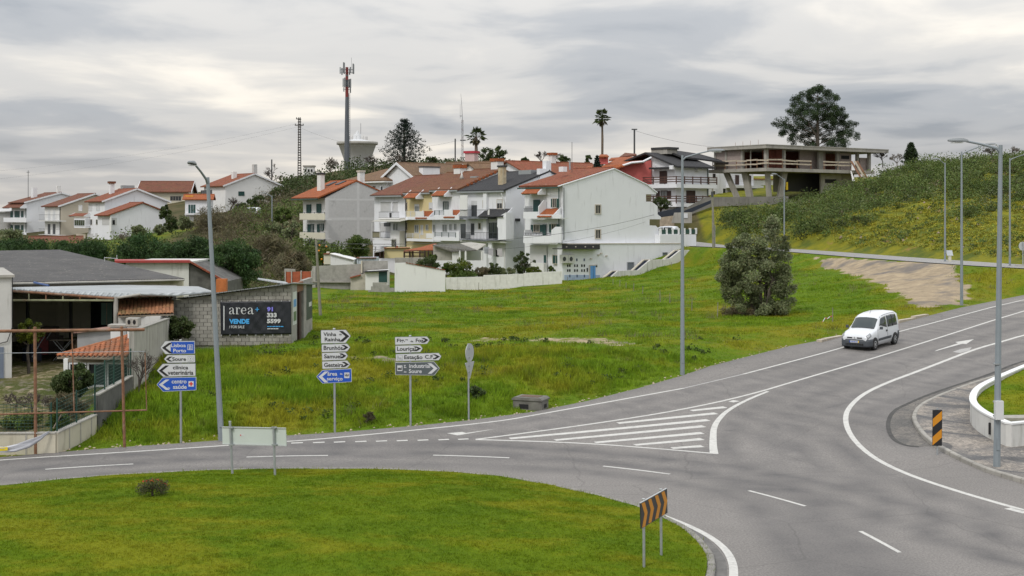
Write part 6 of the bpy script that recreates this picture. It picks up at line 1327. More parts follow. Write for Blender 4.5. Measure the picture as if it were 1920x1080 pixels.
# ================================================================ GARDEN WALLS AND OUTBUILDINGS BELOW THE TERRACE
def wl_block(name, label, cat, q, zf, d, depth, mat, cap=None):
 px = [zf(*p) for p in q]; o0 = P(sum(p[0] for p in px) / len(px), max(p[1] for p in px), d); root = thing(name, label, cat, o0)
 block(px, d, depth, mat, 'wall', root, o0)
 return root, o0
r_, o0 = wl_block('garden_wall', 'tall bright white rendered garden wall stepping down to the right', 'wall', [(0, 583), (110, 580), (130, 590), (535, 662), (535, 930), (0, 930)], zH, 131, .3, M_HW2)
for k in range(14): f_ = k / 14; a_ = zH(118 + (535 - 118) * f_, 583 + (660 - 583) * f_); b_ = zH(118 + (535 - 118) * (f_ + .06), 583 + (660 - 583) * (f_ + .06)); slab3([P(*a_, 130.9), P(*b_, 130.9), P(*b_, 131.4), P(*a_, 131.4)], -.08, T_RED, 'coping_tile', r_, o0)
r_, o0 = wl_block('garden_wall', 'long low whitewashed block wall along the top of the field', 'wall', [(538, 738), (940, 728), (940, 712), (1360, 698), (1365, 690), (1772, 668), (1772, 800), (1350, 830), (1000, 890), (900, 920), (545, 930)], zH, 134, .25, MAT('whitewashed block', (.60, .60, .565), .95, .1, 2.5, (.22, .22, .15), .5, streak=True, bmp=.6, bscale=4))
r_, o0 = wl_block('block_yard_wall', 'grey concrete block yard wall left of the white walls', 'wall', [(985, 285), (1425, 262), (1425, 236), (1665, 236), (1665, 545), (985, 545)], zD, 137, .25, MATS['block wall grey'])
block([zD(*q) for q in ((983, 285), (1015, 285), (1015, 520), (983, 520))], 136.8, .4, M_CONC, 'pier', r_, o0); block([zD(*q) for q in ((1424, 236), (1436, 236), (1436, 345), (1424, 345))], 136.8, .4, M_CREAM, 'pier', r_, o0); block([zD(*q) for q in ((985, 420), (1330, 425), (1330, 432), (985, 430))], 136.7, .3, M_CONC_D, 'ledge', r_, o0)
r_, o0 = wl_block('brick_wall', 'short red hollow brick wall with concrete piers behind the garage', 'wall', [(738, 335), (985, 332), (985, 440), (738, 440)], zD, 104, .25, MAT('red hollow brick', (.33, .085, .04), .9, .2, 3, (.20, .09, .05), .4, bmp=.4))
for x in (738, 795, 880, 975): block([zD(*q) for q in ((x, 325), (x + 9, 325), (x + 9, 440), (x, 440))], 103.9, .3, M_CONC, 'pier', r_, o0)
block([zD(*q) for q in ((735, 308), (830, 312), (830, 333), (735, 335))], 104, .3, M_CONC_D, 'cap', r_, o0)
r_, o0 = wl_block('plaster_ruin', 'rough unpainted plaster wall with broken red tiles beside the small shed', 'wall', [(1332, 385), (1420, 362), (1465, 345), (1465, 510), (1330, 510)], zD, 135.5, 1.2, MAT('rough plaster', (.44, .41, .35), .95, .15, 1.5, (.25, .23, .18), .5, bmp=.5)); slab3([P(*zD(1325, 385), 135.2), P(*zD(1422, 360), 135.2), P(*zD(1422, 356), 136.9), P(*zD(1325, 381), 136.9)], .1, T_RED, 'roof', r_, o0)
r_, o0 = wl_block('garden_shed', 'small white garden shed with dark green door and black roof edge', 'shed', [(1464, 332), (1662, 320), (1662, 500), (1464, 500)], zD, 134, 2.5, M_HW2); block([zD(*q) for q in ((1585, 335), (1660, 330), (1660, 428), (1585, 428))], 133.93, .08, M_GSH, 'door', r_, o0); slab3([P(*zD(1455, 330), 133.6), P(*zD(1668, 318), 133.6), P(*zD(1668, 314), 136.7), P(*zD(1455, 326), 136.7)], .12, S_BLK2, 'roof', r_, o0)
r_, o0 = wl_block('ruined_wall', 'stepped ruin of bare concrete blocks in front of the small shed', 'wall', [(1490, 520), (1490, 500), (1515, 500), (1515, 465), (1530, 465), (1530, 430), (1655, 432), (1655, 450), (1680, 450), (1680, 480), (1760, 480), (1760, 447), (1805, 447), (1805, 540), (1490, 535)], zD, 131.5, .2, MATS['block wall grey'])
r_, o0 = wl_block('annexe', 'low white annexe with cream side and sloping top behind the block wall', 'building', [(545, 655), (620, 668), (838, 732), (838, 800), (545, 800)], zF, 142, 4, M_HW2); block([zF(*q) for q in ((458, 660), (544.5, 655), (544.5, 790), (458, 790))], 142.05, 3.9, M_HCR, 'side_wall', r_, o0); block([zF(*q) for q in ((455, 652), (530, 648), (530, 660), (455, 664))], 141.9, .6, T_RED, 'roof_edge', r_, o0)
slab3([P(*zF(540, 654), 141.8), P(*zF(842, 731), 141.8), P(*zF(842, 728), 146.2), P(*zF(540, 651), 146.2)], .08, M_PLAST, 'roof', r_, o0); block([zF(*q) for q in ((492, 628), (524, 628), (524, 652), (492, 652))], 143, .5, M_STONE, 'chimney', r_, o0)
r_, o0 = wl_block('blue_white_shed', 'pale blue white metal shed behind the grey block wall', 'shed', [(882, 708), (1130, 706), (1130, 800), (882, 800)], zF, 143, 3, MAT('pale blue sheet', (.45, .50, .55), .6, .05, 1)); slab3([P(*zF(876, 704), 142.8), P(*zF(1136, 702), 142.8), P(*zF(1136, 697), 146.3), P(*zF(876, 699), 146.3)], .08, T_BRN, 'roof', r_, o0)
for k in range(5): block([zF(*q) for q in ((900 + k * 48, 708), (904 + k * 48, 708), (904 + k * 48, 790), (900 + k * 48, 790))], 142.95, .08, M_GREY, 'seam', r_, o0)
r_, o0 = wl_block('yellow_annexe', 'low yellow annexe with red tile edge below the loggia house', 'building', [(1236, 580), (1560, 578), (1560, 712), (1236, 712)], zF, 150, 4, M_HY); slab3([P(*zF(1230, 578), 149.7), P(*zF(1566, 574), 149.7), P(*zF(1566, 568), 154.3), P(*zF(1230, 572), 154.3)], .08, T_RED, 'roof', r_, o0)
slab3([P(*zF(1100, 640), 149), P(*zF(1232, 588), 149), P(*zF(1232, 584), 153), P(*zF(1100, 634), 153)], .08, M_PLAST, 'lean_to_roof', r_, o0)
for x in (1112, 1180, 1228): bar(P(*zF(x, 625), 149.1), P(*zF(x, 715), 149.1), .07, M_BSH, 'lean_to_post', r_, o0)
block([zF(*q) for q in ((1110, 640), (1232, 620), (1232, 712), (1110, 712))], 152.5, .2, M_BSH, 'lean_to_wall', r_, o0); block([zF(*q) for q in ((1372, 555), (1406, 555), (1406, 572), (1372, 572))], 151, .6, T_RED, 'chimney_base', r_, o0); bar(P(*zF(1378, 570), 151), P(*zF(1378, 498), 151), .08, M_RAILD, 'flue', r_, o0)
r_, o0 = wl_block('grey_yard_wall', 'weathered grey wall behind the tall white garden wall', 'wall', [(1370, 706), (1780, 702), (1780, 800), (1370, 800)], zF, 141, .25, MATS['weathered concrete'])
o0 = P(*zF(1640, 700), 148); root = thing('wooden_pergola', 'dark timber pergola with orange tile roof behind the grey wall', 'pergola', o0)
slab3([P(*zF(1480, 610), 146.5), P(*zF(1900, 600), 146.5), P(*zF(1900, 515), 151), P(*zF(1700, 570), 151)], .1, T_ORA, 'roof', root, o0); slab3([P(*zF(1478, 625), 146), P(*zF(1640, 612), 146), P(*zF(1730, 585), 149), P(*zF(1560, 600), 149)], .08, T_BRN, 'roof', root, o0)
for x in (1490, 1560, 1600, 1690, 1755, 1800, 1850): bar(P(*zF(x, 612), 146.4), P(*zF(x, 720), 146.4), .09, M_BSH, 'post', root, o0)
for y in (640, 685): bar(P(*zF(1490, y), 146.4), P(*zF(1755, y), 146.4), .06, M_BSH, 'rail', root, o0)
block([zF(*q) for q in ((1500, 615), (1860, 610), (1860, 710), (1500, 710))], 150.6, .2, M_HY, 'back_wall', root, o0)
o0 = P(*zG(640, 1090), 146); root = thing('plaster_outhouse', 'streaky plaster outhouse with mossy grey roof and open wash area', 'shed', o0)
block([zG(*q) for q in ((407, 955), (606, 1022), (606, 1120), (407, 1120))], 146, 3, MATS['stained plaster'], 'wall', root, o0); block([zG(*q) for q in ((608, 1020), (688, 1018), (688, 1120), (608, 1120))], 145.5, .3, M_HW2, 'front_wall', root, o0); block([zG(*q) for q in ((690, 1015), (930, 1010), (930, 1120), (690, 1120))], 149, .2, M_RECESS, 'back_wall', root, o0)
slab3([P(*zG(400, 953), 145.6), P(*zG(605, 1022), 145.2), P(*zG(872, 1008), 145.2), P(*zG(690, 940), 150)], .1, TILE('mossy grey sheet', (.13, .125, .11), (.12, .095, .03), .6), 'roof', root, o0); slab3([P(*zG(872, 1008), 145), P(*zG(968, 945), 145), P(*zG(800, 925), 150), P(*zG(692, 938), 150)], .1, M_PLAST, 'roof', root, o0)
for x in (690, 752, 925): bar(P(*zG(x, 1015), 145.3), P(*zG(x, 1120), 145.3), .12, M_HW2, 'post', root, o0)
for k, (x, y, cc) in enumerate(((975, 1000, (.35, .36, .40)), (1018, 1012, (.48, .46, .50)), (1112, 1015, (.50, .47, .50)))):
 v = P(*zG(x, y - 20), 150); o = MB().prism([(-.3, 0, 0), (.3, 0, .02), (.28, .05, -.75 - .1 * k), (-.26, .03, -.7)], (0, .03, 0)).build('hanging_laundry', MAT('laundry %d' % k, cc, .9, .1), None, v, (0, 0, .3)); props(o, ('grey cloth', 'white sheet', 'pale pink towel')[k] + ' hanging to dry below the black roofed house', 'laundry', 'laundry on the line')
# ================================================================ HOUSES BEHIND AND ON THE HILLS
def gob(h, L, W, hh, rise, wall, tile, ov=.5, barge=None, ground=-3.0):      # ridge along local x, gable on x=0
 MB().prism([(0, 0, ground), (0, W, ground), (0, W, hh), (0, W / 2, hh + rise), (0, 0, hh)], (L, 0, 0)).build('wall', wall, h.root)
 sl = rise / (W / 2)
 for s_ in (0, 1):
  y0, y1 = (-ov, W / 2) if s_ == 0 else (W + ov, W / 2); z0 = hh - ov * sl
  MB().prism([(-ov, y0, z0), (-ov, y1, hh + rise), (-ov, y1, hh + rise + .2), (-ov, y0, z0 + .2)], (L + 2 * ov, 0, 0)).build('roof', tile, h.root)
  if barge:
   for x in (-ov - .08, L + ov): MB().prism([(x, y0, z0 - .25), (x, y1, hh + rise - .2), (x, y1, hh + rise + .25), (x, y0, z0 + .22)], (.08, 0, 0)).build('bargeboard', barge, h.root)
 MB().tube([(-ov, W / 2, hh + rise + .2), (L + ov, W / 2, hh + rise + .2)], .12, 6).build('ridge_cap', tile, h.root)
def rx(name, label, corner, d, a, L, W, rise, wall, tile, hb=6.0, ov=.5, barge=None, group=None, z=None):
 v = P(*corner, d); h = House(name, label, (v.x, v.y, v.z - hb), a, z or (lambda x, y: (x, y)), group); gob(h, L, W, hb, rise, wall, tile, ov, barge); return h
T_OCH2 = TILE('tile ochre', (.19, .11, .06), (.15, .10, .03), .5)
v = P(*zE(1255, 335), 232); h = House('hipped_house', 'white house with low hipped ochre roof left of the terrace roofs', (v.x, v.y, v.z - 7), 40, zE); L, W = 9.5, 13.0
MB().box((0, 0, -2), (L, W, 7)).build('wall', M_HW, h.root); c_ = (L / 2, W / 2, 9.4); cs = [(-.9, -.9, 6.95), (L + .9, -.9, 6.95), (L + .9, W + .9, 6.95), (-.9, W + .9, 6.95)]; cu = [(a, b, c + .2) for a, b, c in cs]
MB().add(cs + cu + [c_], [(0, 1, 2, 3)] + [(i, (i + 1) % 4, 4 + (i + 1) % 4, 4 + i) for i in range(4)] + [(4 + i, 4 + (i + 1) % 4, 8) for i in range(4)]).build('roof', T_OCH2, h.root)
MB().box((-1.0, -1.0, 6.7), (L + 1, W + 1, 6.93)).build('soffit', M_HW2, h.root); h.win('y', (1185, 410, 1210, 470), S_WHITE, mull=0, v0=0); MB().tube([(5, 3, 7.5), (5, 3, 9.4)], .12, 6).build('flue', M_RAILD, h.root); h.win('x', (1090, 405, 1120, 430), M_STONE, mull=0)
h = rx('brown_roofed_house', 'house with brown roof and white bargeboards right of the hipped roof', (781, 335), 226, 38, 13, 11, 2.7, M_HW, T_OCH, barge=M_HW); h.box((2, 1.0, 6.6), (5.5, 2.2, 8.0), M_HW, 'dormer'); h.box((1.9, .9, 8.0), (5.6, 2.3, 8.2), M_RAILD, 'dormer_cap')
h = rx('brown_roofed_house', 'brown roofed house with white verge below the lattice mast', (812, 334), 240, -30, 10.5, 10, 2.8, M_HW, T_OCH, barge=M_HW); h.box((3.5, 5.2, 8), (5.5, 6.6, 10.6), MAT('red white chimney', (.52, .40, .39), .9, .1), 'chimney'); h.box((3.3, 5.0, 10.6), (5.7, 6.8, 11.0), MAT('chimney red', (.38, .03, .05), .8, .1), 'chimney_cap')
h.box((3.0, -.3, 6.3), (6.0, 1.0, 7.0), M_HW, 'dormer')
h = rx('red_roofed_house', 'long red tile roof with white gable behind the black roofed house', (992, 327), 218, 38, 18, 11, 2.2, M_HW, T_RED, ov=.6); h.box((9, 5, 8), (9.9, 5.9, 9.6), M_HW2, 'chimney'); h.box((8.8, 4.8, 9.6), (10.1, 6.1, 10.0), T_ORA, 'chimney_cap')
h = rx('grey_dormer_house', 'low roofs with pale verge between the mossy roof and the red roof', (905, 327), 228, 30, 8, 9, 1.9, M_HW2, T_OCH2)
o0 = P(1190, 345, 190); root = thing('pink_house', 'red painted house with bright orange roof and matching chimney', 'house', o0)
block([zI(*q) for q in ((985, 228), (1130, 180), (1240, 172), (1318, 150), (1322, 380), (1250, 380))], 189, 8, M_PINK, 'wall', root, o0)
slab3([P(*zI(838, 217), 187), P(*zI(995, 222), 187), P(*zI(1130, 176), 188), P(*zI(1240, 166), 188), P(*zI(1318, 116), 197), P(*zI(1020, 124), 197)], .22, T_ORA, 'roof', root, o0)
for a_, b_ in (((990, 224), (1130, 178)), ((1130, 178), (1240, 168)), ((1240, 168), (1318, 128))): bar(P(*zI(*a_), 187.4), P(*zI(*b_), 187.8), .16, M_HW, 'bargeboard', root, o0, 4)
block([zI(*q) for q in ((828, 118), (910, 118), (910, 190), (828, 190))], 189.5, 1.2, M_PINK, 'chimney', root, o0); slab3([P(*zI(818, 116), 189), P(*zI(918, 116), 189), P(*zI(900, 98), 191), P(*zI(836, 98), 191)], .15, T_ORA, 'chimney_cap', root, o0); block([zI(*q) for q in ((875, 125), (890, 125), (890, 135), (875, 135))], 189.4, .2, M_DARK, 'chimney_vent', root, o0)
slab3([P(*zI(640, 255), 185), P(*zI(780, 232), 186), P(*zI(790, 208), 192), P(*zI(720, 210), 192)], .2, T_ORA, 'roof', root, o0); slab3([P(*zI(915, 150), 196), P(*zI(1015, 140), 196), P(*zI(1040, 122), 200), P(*zI(940, 130), 200)], .2, T_ORA, 'roof', root, o0)
slab3([P(*zI(1015, 122), 199), P(*zI(1180, 100), 199), P(*zI(1175, 92), 204), P(*zI(1070, 82), 204)], .2, T_BRN, 'roof', root, o0)
v = P(*zK(427, 880), 186); h = House('balcony_house', 'white house with charcoal roof and brown wooden balcony rails on the slope', v, 42, zK)
yl, zl = h.qx((133, 262)); z0 = h.qx((427, 388))[1]; xr = h.qy((812, 400))[0]
MB().prism([(0, 0, -3), (0, yl, -3), (0, yl, zl), (0, 0, z0)], (xr, 0, 0)).build('wall', M_HW, h.root)
sl = (zl - z0) / yl; MB().prism([(-.7, -.9, z0 - .9 * sl), (-.7, yl + .5, zl + .5 * sl), (-.7, yl + .5, zl + .5 * sl + .25), (-.7, -.9, z0 - .9 * sl + .25)], (xr + 1.2, 0, 0)).build('roof', T_BLK, h.root)
MB().prism([(-.7, yl + .5, zl + .5 * sl), (-.7, yl + 5, zl - 1), (-.7, yl + 5, zl - .75), (-.7, yl + .5, zl + .5 * sl + .25)], (xr + 1.2, 0, 0)).build('roof', T_BLK, h.root)
MB().prism([(xr * .45, 1.5, z0 + 1.2), (xr + 7, 1.5, z0 + .6), (xr + 7, yl + 3, zl + .5), (xr * .45, yl + 1, zl + .9)], (0, 0, .25)).build('roof', T_BLK, h.root)
h.bx((135, 195, 325, 245), 2.0, 2.2, M_CONC_D, 'chimney'); h.bx((130, 172, 333, 188), 1.9, 2.4, S_BLK2, 'chimney_cap')
h.door('x', (233, 452, 324, 602), M_BSH); h.bx((105, 410, 345, 422), -1.1, 1.09, T_BLK, 'porch_roof'); h.bx((345, 385, 388, 430), -1.0, 1.0, M_HW, 'porch_bracket')
for r in ((190, 692, 236, 780), (328, 690, 370, 780)): h.bx(r, -.05, .06, M_BSH, 'shutter')
h.win('x', (255, 692, 326, 780), M_BSH, MATS['curtained pane']); h.door('y', (556, 684, 664, 836), M_BSH)
h.by((690, 415, 740, 458), -.5, .45, MATS['air conditioner'], 'air_conditioner')
for yy, zt_, zb2 in ((0, 605, 652), (1, 838, 880)):
 q0, q1 = h.qx((427, zt_), -1.2)[1], h.qx((427, zb2), -1.2)[1]; ext = xr + .6 if yy == 0 else xr * .85
 MB().box((-1.2, -1.2, q1), (ext, yl + (.8 if yy == 0 else -1.5), q0)).build('balcony_slab', M_HW, h.root)
 for k in range(3): MB().box((-1.2, -1.2, q0 + .25 + k * .33), (-1.12, yl + .8, q0 + .38 + k * .33)).build('rail_bar', M_RAILB, h.root); MB().box((-1.1, -1.2, q0 + .25 + k * .33), (ext, -1.12, q0 + .38 + k * .33)).build('rail_bar', M_RAILB, h.root)
 for k in range(6): MB().box((-1.22 + k * (ext + 1.2) / 5 - .05, -1.24, q0), (-1.22 + k * (ext + 1.2) / 5 + .05, -1.10, q0 + 1.08)).build('rail_post', M_RAILB, h.root)
 for k in range(1, 4): MB().box((-1.24, -1.2 + k * (yl + 1.9) / 3 - .05, q0), (-1.10, -1.2 + k * (yl + 1.9) / 3 + .05, q0 + 1.08)).build('rail_post', M_RAILB, h.root)
h.by((812, 470, 1360, 900), 14.0, 5.0, M_HW, 'wing_wall')
for r in ((875, 488, 898, 530), (1143, 505, 1180, 610), (1290, 510, 1325, 610)): h.win('y', r, M_BSH, M_BSH if r[0] > 1000 else None, v0=14.0, mull=0)
for r in ((990, 662, 1026, 736), (870, 692, 898, 752)): h.win('y', r, M_HW2, v0=14.0, mull=0)
h.by((1100, 620, 1480, 660), 12.8, 1.2, M_HW, 'balcony_slab')
for k in range(3): h.by((1105, 558 + k * 20, 1475, 566 + k * 20), 12.8, .08, M_RAILB, 'rail_bar')
h.by((1360, 545, 1600, 640), 15.0, 3.0, M_HW2, 'annexe_wall'); h.by((1350, 540, 1610, 556), 14.8, 3.4, T_ORA, 'annexe_roof')
MB().tube([(xr - .1, -.12, z0 - .3), (xr - .1, -.12, 0)], .08, 6).build('downpipe', M_DOWN, h.root)
# ---- unfinished concrete house
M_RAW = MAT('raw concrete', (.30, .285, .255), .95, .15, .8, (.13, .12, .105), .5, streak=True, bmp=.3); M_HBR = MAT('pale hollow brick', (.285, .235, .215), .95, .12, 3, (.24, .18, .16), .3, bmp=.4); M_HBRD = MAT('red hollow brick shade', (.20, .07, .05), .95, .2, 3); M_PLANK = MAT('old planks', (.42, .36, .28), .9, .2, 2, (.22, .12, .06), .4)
v = P(*zK(1512, 770), 190); h = House('unfinished_house', 'unfinished concrete house on slanted columns with plank guard rails', v, 36, zK, cat='building')
zq = lambda y: h.qx((1512, y))[1]; zfb, zft, zrb, zrt = zq(455), zq(415), zq(180), zq(143)
Wl = h.qx((880, 400))[0]; h.z = zL; Lr = h.qy((1580, 800))[0]; Lo = h.qy((1712, 680))[0]; h.z = zK
MB().box((-.7, -.7, zfb), (Lr, Wl + .3, zft)).build('floor_slab', M_RAW, h.root); MB().box((-.7, -.7, zrb), (Lo, Wl + .6, zrt)).build('roof_slab', M_RAW, h.root)
MB().box((-.75, -.75, zrt), (Lo + .05, -.5, zrt + .12)).build('roof_upstand', M_RAW, h.root); MB().box((-.75, -.45, zrt), (-.5, Wl + .6, zrt + .12)).build('roof_upstand', M_RAW, h.root)
def colx(x): y = h.qx((x, 400))[0]; MB().box((-.02, y - .18, zft), (.38, y + .18, zrb)).build('column', M_RAW, h.root)
for x in (897, 1027, 1218): colx(x)
MB().box((-.05, -.05, zft), (.42, .42, zrb)).build('column', M_RAW, h.root)
MB().tube([(.4, h.qx((1303, 300))[0], zft), (.4, h.qx((1303, 300))[0], zrb)], .09, 6).build('prop', M_RAW, h.root)
h.bx((908, 205, 1015, 470), .1, .2, M_HBR, 'brick_panel'); h.bx((1040, 205, 1205, 460), .1, .2, M_HBR, 'brick_panel')
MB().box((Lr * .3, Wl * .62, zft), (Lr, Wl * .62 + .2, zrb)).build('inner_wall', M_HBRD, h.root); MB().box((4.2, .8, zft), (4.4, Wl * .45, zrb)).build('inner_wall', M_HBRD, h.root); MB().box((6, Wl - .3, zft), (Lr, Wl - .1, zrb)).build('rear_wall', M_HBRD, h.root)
h.z = zL
def coly(x, w_=.36, y0=0.0): c_ = h.qy((x, 760), y0)[0]; MB().box((c_ - w_ / 2, y0, zft), (c_ + w_ / 2, y0 + .36, zrb)).build('column', M_RAW, h.root)
coly(765); coly(1108, 1.0, 1.2); coly(1272, .6, 1.0); coly(1458, .5, 1.0); coly(1570, .5, .4)
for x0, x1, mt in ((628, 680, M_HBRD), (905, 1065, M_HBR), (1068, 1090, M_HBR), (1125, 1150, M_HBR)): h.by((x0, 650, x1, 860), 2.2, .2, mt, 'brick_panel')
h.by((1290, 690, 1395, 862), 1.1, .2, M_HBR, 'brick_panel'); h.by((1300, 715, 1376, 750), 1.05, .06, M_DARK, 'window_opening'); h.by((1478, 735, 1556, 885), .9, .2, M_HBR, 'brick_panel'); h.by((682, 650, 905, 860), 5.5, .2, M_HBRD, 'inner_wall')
for x in (603, 742, 882, 1012, 1137, 1268, 1392): c_ = h.qy((x, 780), -.6)[0]; MB().box((c_ - .06, -.62, zft - .2), (c_ + .06, -.55, zft + 1.25)).build('guard_post', M_RUST, h.root)
pr_ = [(603, 742), (742, 882), (882, 1012), (1137, 1268), (1268, 1392)]
for i, (x0, x1) in enumerate(pr_):
 for zz in (.55, 1.05): a, b = h.qy((x0 - 6, 780), -.66)[0], h.qy((x1 + 6, 780), -.66)[0]; t_ = random.uniform(-.12, .12); MB().prism([(a, -.66, zft + zz), (b, -.66, zft + zz + t_), (b, -.66, zft + zz + t_ + .2), (a, -.66, zft + zz + .2)], (0, .05, 0)).build('guard_plank', M_PLANK, h.root)
h.z = zK
for x in (872, 1018, 1155, 1272, 1402): c_ = h.qx((x, 420), -.6)[0]; MB().box((-.62, c_ - .06, zft - .2), (-.55, c_ + .06, zft + 1.25)).build('guard_post', M_RUST, h.root)
for x0, x1 in ((872, 1018), (1018, 1155), (1155, 1272), (1272, 1402), (1402, 1530)):
 for zz in (.5, 1.05): a, b = h.qx((x0 - 6, 420), -.66)[0], h.qx((x1 + 6, 420), -.66)[0]; t_ = random.uniform(-.1, .1); MB().prism([(-.66, a, zft + zz), (-.66, b, zft + zz + t_), (-.66, b, zft + zz + t_ + .2), (-.66, a, zft + zz + .2)], (.05, 0, 0)).build('guard_plank', M_PLANK, h.root)
for tx, bx2, ww in ((1035, 1205, .45), (1258, 1335, .55)):
 a, b = h.qx((tx, 490), .6), h.qx((bx2, 790), .6); MB().prism([(.4, a[0] - ww, zfb), (.4, a[0] + ww, zfb), (.4, b[0] + ww, b[1] - 1), (.4, b[0] - ww, b[1] - 1)], (.45, 0, 0)).build('slanted_column', M_RAW, h.root)
for tx, bx2, ww in ((1528, 1555, .35), (1730, 1660, .5)):
 a, b = h.qy((tx, 490), .6), h.qy((bx2, 790), .6); MB().prism([(a[0] - ww, .4, zfb), (a[0] + ww, .4, zfb), (b[0] + ww, .4, b[1] - 1), (b[0] - ww, .4, b[1] - 1)], (0, .45, 0)).build('slanted_column', M_RAW, h.root)
h.z = zL; h.by((668, 870, 790, 1060), 5.0, .3, M_RAW, 'rear_wall'); h.by((790, 880, 1110, 1060), 3.5, .3, S_BLK2, 'cellar_wall'); h.by((1108, 885, 1420, 1080), 1.0, .3, M_RAW, 'cellar_wall'); h.by((1148, 938, 1252, 976), .95, .06, M_DARK, 'window_opening')  # left cellar wall near black, shade under the slab put into its colour
h.by((780, 965, 795, 1040), .3, .2, MAT('yellow tool', (.65, .45, .02), .6, .1), 'formwork_panel')
for k, x in enumerate((1400, 1432, 1455)): a, b = h.qy((x, 765), -1.2), h.qy((x + 60, 930), -1.8); MB().prism([(a[0], -.9, a[1]), (a[0] + .45, -.9, a[1]), (b[0] + .45, -2.2, b[1]), (b[0], -2.2, b[1])], (0, .06, 0)).build('leaning_plank', M_RUST if k != 1 else M_PLANK, h.root)
a, b = h.qy((1388, 860), -1), h.qy((1358, 960), -1); MB().prism([(a[0], -1, a[1]), (a[0] + .2, -1, a[1]), (b[0] + .5, -2, b[1]), (b[0], -2, b[1])], (0, .06, 0)).build('leaning_plank', M_HW2, h.root)
for k, x in enumerate((225, 262, 312, 418)): c_ = h.qx((1512 - 60 * (4 - k), 100))[0]; MB().tube([(.5 + k, 2 + k * 2.5, zrt), (.5 + k, 2 + k * 2.5, zrt + .9)], .03, 4).build('rebar', M_RUST, h.root)
o0 = P(*zK(860, 850), 176); root = thing('retaining_wall', 'sloping concrete retaining wall with dark tarpaulin below the balcony house', 'wall', o0)
block([zK(*q) for q in ((450, 950), (790, 765), (860, 765), (1780, 755), (1780, 840), (860, 880), (640, 960), (520, 1000))], 178, .4, MAT('dark retaining wall', (.17, .163, .148), .95, .2, .8, (.08, .075, .065), .5, streak=True), 'wall', root, o0); block([zK(*q) for q in ((415, 950), (622, 945), (622, 1075), (380, 1075))], 172, .5, M_RAW, 'wall', root, o0); block([zK(*q) for q in ((215, 945), (495, 885), (495, 945), (400, 985), (215, 1010))], 174, .3, MAT('navy tarpaulin', (.012, .018, .03), .6, .2), 'tarpaulin', root, o0); block([zK(*q) for q in ((525, 958), (572, 958), (572, 1015), (525, 1015))], 171.9, .08, S_WHITE, 'notice_board', root, o0)
block([zK(*q) for q in ((525, 930), (850, 800), (850, 840), (620, 945), (540, 950))], 175, .2, MATS['navy tarpaulin'], 'tarpaulin', root, o0); block([zK(*q) for q in ((240, 1010), (412, 985), (412, 1130), (240, 1130))], 173, .4, MAT('rubble wall', (.34, .28, .21), .95, .3, 2, (.20, .15, .10), .5, bmp=.6), 'rubble_wall', root, o0)
# ---- houses across the valley on the left
GL_ = 'houses across the valley'
def vrow(name, label, cx, cyb, d, D, W, ze_y, rise, wall, tile, side=None, a=38):
 v = P(*zA(cx, cyb), d); h = House(name, label, v, a, zA, GL_); ze = h.qx((cx, ze_y))[1]
 if side is None: side = wall
 MB().prism([(0, 0, -3), (0, 0, ze), (D * .5, 0, ze + rise), (D, 0, ze), (D, 0, -3)], (0, .3, 0)).build('gable_wall', side, h.root); MB().prism([(0, .303, -3), (0, .303, ze), (D * .5, .303, ze + rise), (D, .303, ze), (D, .303, -3)], (0, W - .303, 0)).build('wall', wall, h.root)
 sl = rise / (D / 2); h.roof([(-.6, ze - .6 * sl), (D / 2, ze + rise), (D + .6, ze - .6 * sl)], -.3, W + .5, .22, tile); h.roof([(-.6, ze - .6 * sl - .05), (D / 2, ze + rise - .05), (D + .6, ze - .6 * sl - .05)], -.36, -.301, .3, M_HW, 'verge', False)
 return h, ze
h, ze = vrow('valley_house', 'leftmost white valley house with dark red roof, green shutters and roof aerial', 200, 700, 282, 14.5, 10, 398, 2.0, M_HW, T_BRN)
for y0 in (462, 568):
 for x in (78, 108, 128, 157): h.bx((x, y0, x + 18, y0 + 48), -.05, .06, M_GSH, 'shutter')
 h.bx((25, y0 + 50, 195, y0 + 86), -1.3, .12, M_HW, 'balcony_parapet'); h.bx((25, y0 + 78, 195, y0 + 88), -1.18, 1.17, M_HW2, 'balcony_slab')
h.awning((20, 415, 150, 440), 1.4, T_BRN); h.box((3, 5, ze + .8), (3.9, 6.5, ze + 3.2), M_HW, 'chimney'); h.box((6.8, .8, ze + 1.6), (7.5, 1.5, ze + 3.6), M_HW2, 'chimney'); MB().tube([(2.6, 7, ze), (2.6, 7, ze + 7)], .06, 5).build('aerial', M_RAILD, h.root); MB().tube([(2.6, 6.0, ze + 6.6), (2.6, 8.0, ze + 6.6)], .05, 5).build('aerial_boom', M_RAILD, h.root)
MB().tube([(-.1, .2, ze - .3), (-.1, .2, 0)], .08, 5).build('downpipe', M_DOWN, h.root)
h, ze = vrow('valley_house', 'beige valley house with brown roof and two dark railed balconies', 456, 700, 268, 14, 9.5, 425, 2.4, M_HW2, T_BRN, M_HB)
for y0 in (455, 560):
 for x in (358, 396): h.bx((x, y0, x + 18, y0 + 75), -.05, .06, M_RAILD if y0 > 500 else M_SHUT, 'door')
 h.grille((290, y0 + 35, 447, y0 + 78), -1.2, M_RAILD, 16); h.bx((288, y0 + 78, 450, y0 + 86), -1.25, 1.24, M_HW2, 'balcony_slab')
MB().tube([(-.1, .2, ze - .3), (-.1, .2, 0)], .08, 5).build('downpipe', M_RAILD, h.root)
h, ze = vrow('valley_house', 'large white valley house with red roof, glazed bay and arched porch', 785, 750, 246, 12.2, 8.2, 388, 2.2, M_HW, T_RED)
for r in ((592, 420, 615, 460), (668, 415, 690, 458), (724, 413, 747, 456)): h.win('x', r, S_WHITE, M_SHUT, mull=0)
for r in ((674, 527, 692, 565), (722, 528, 738, 563)): h.win('x', r, M_STONE, mull=0)
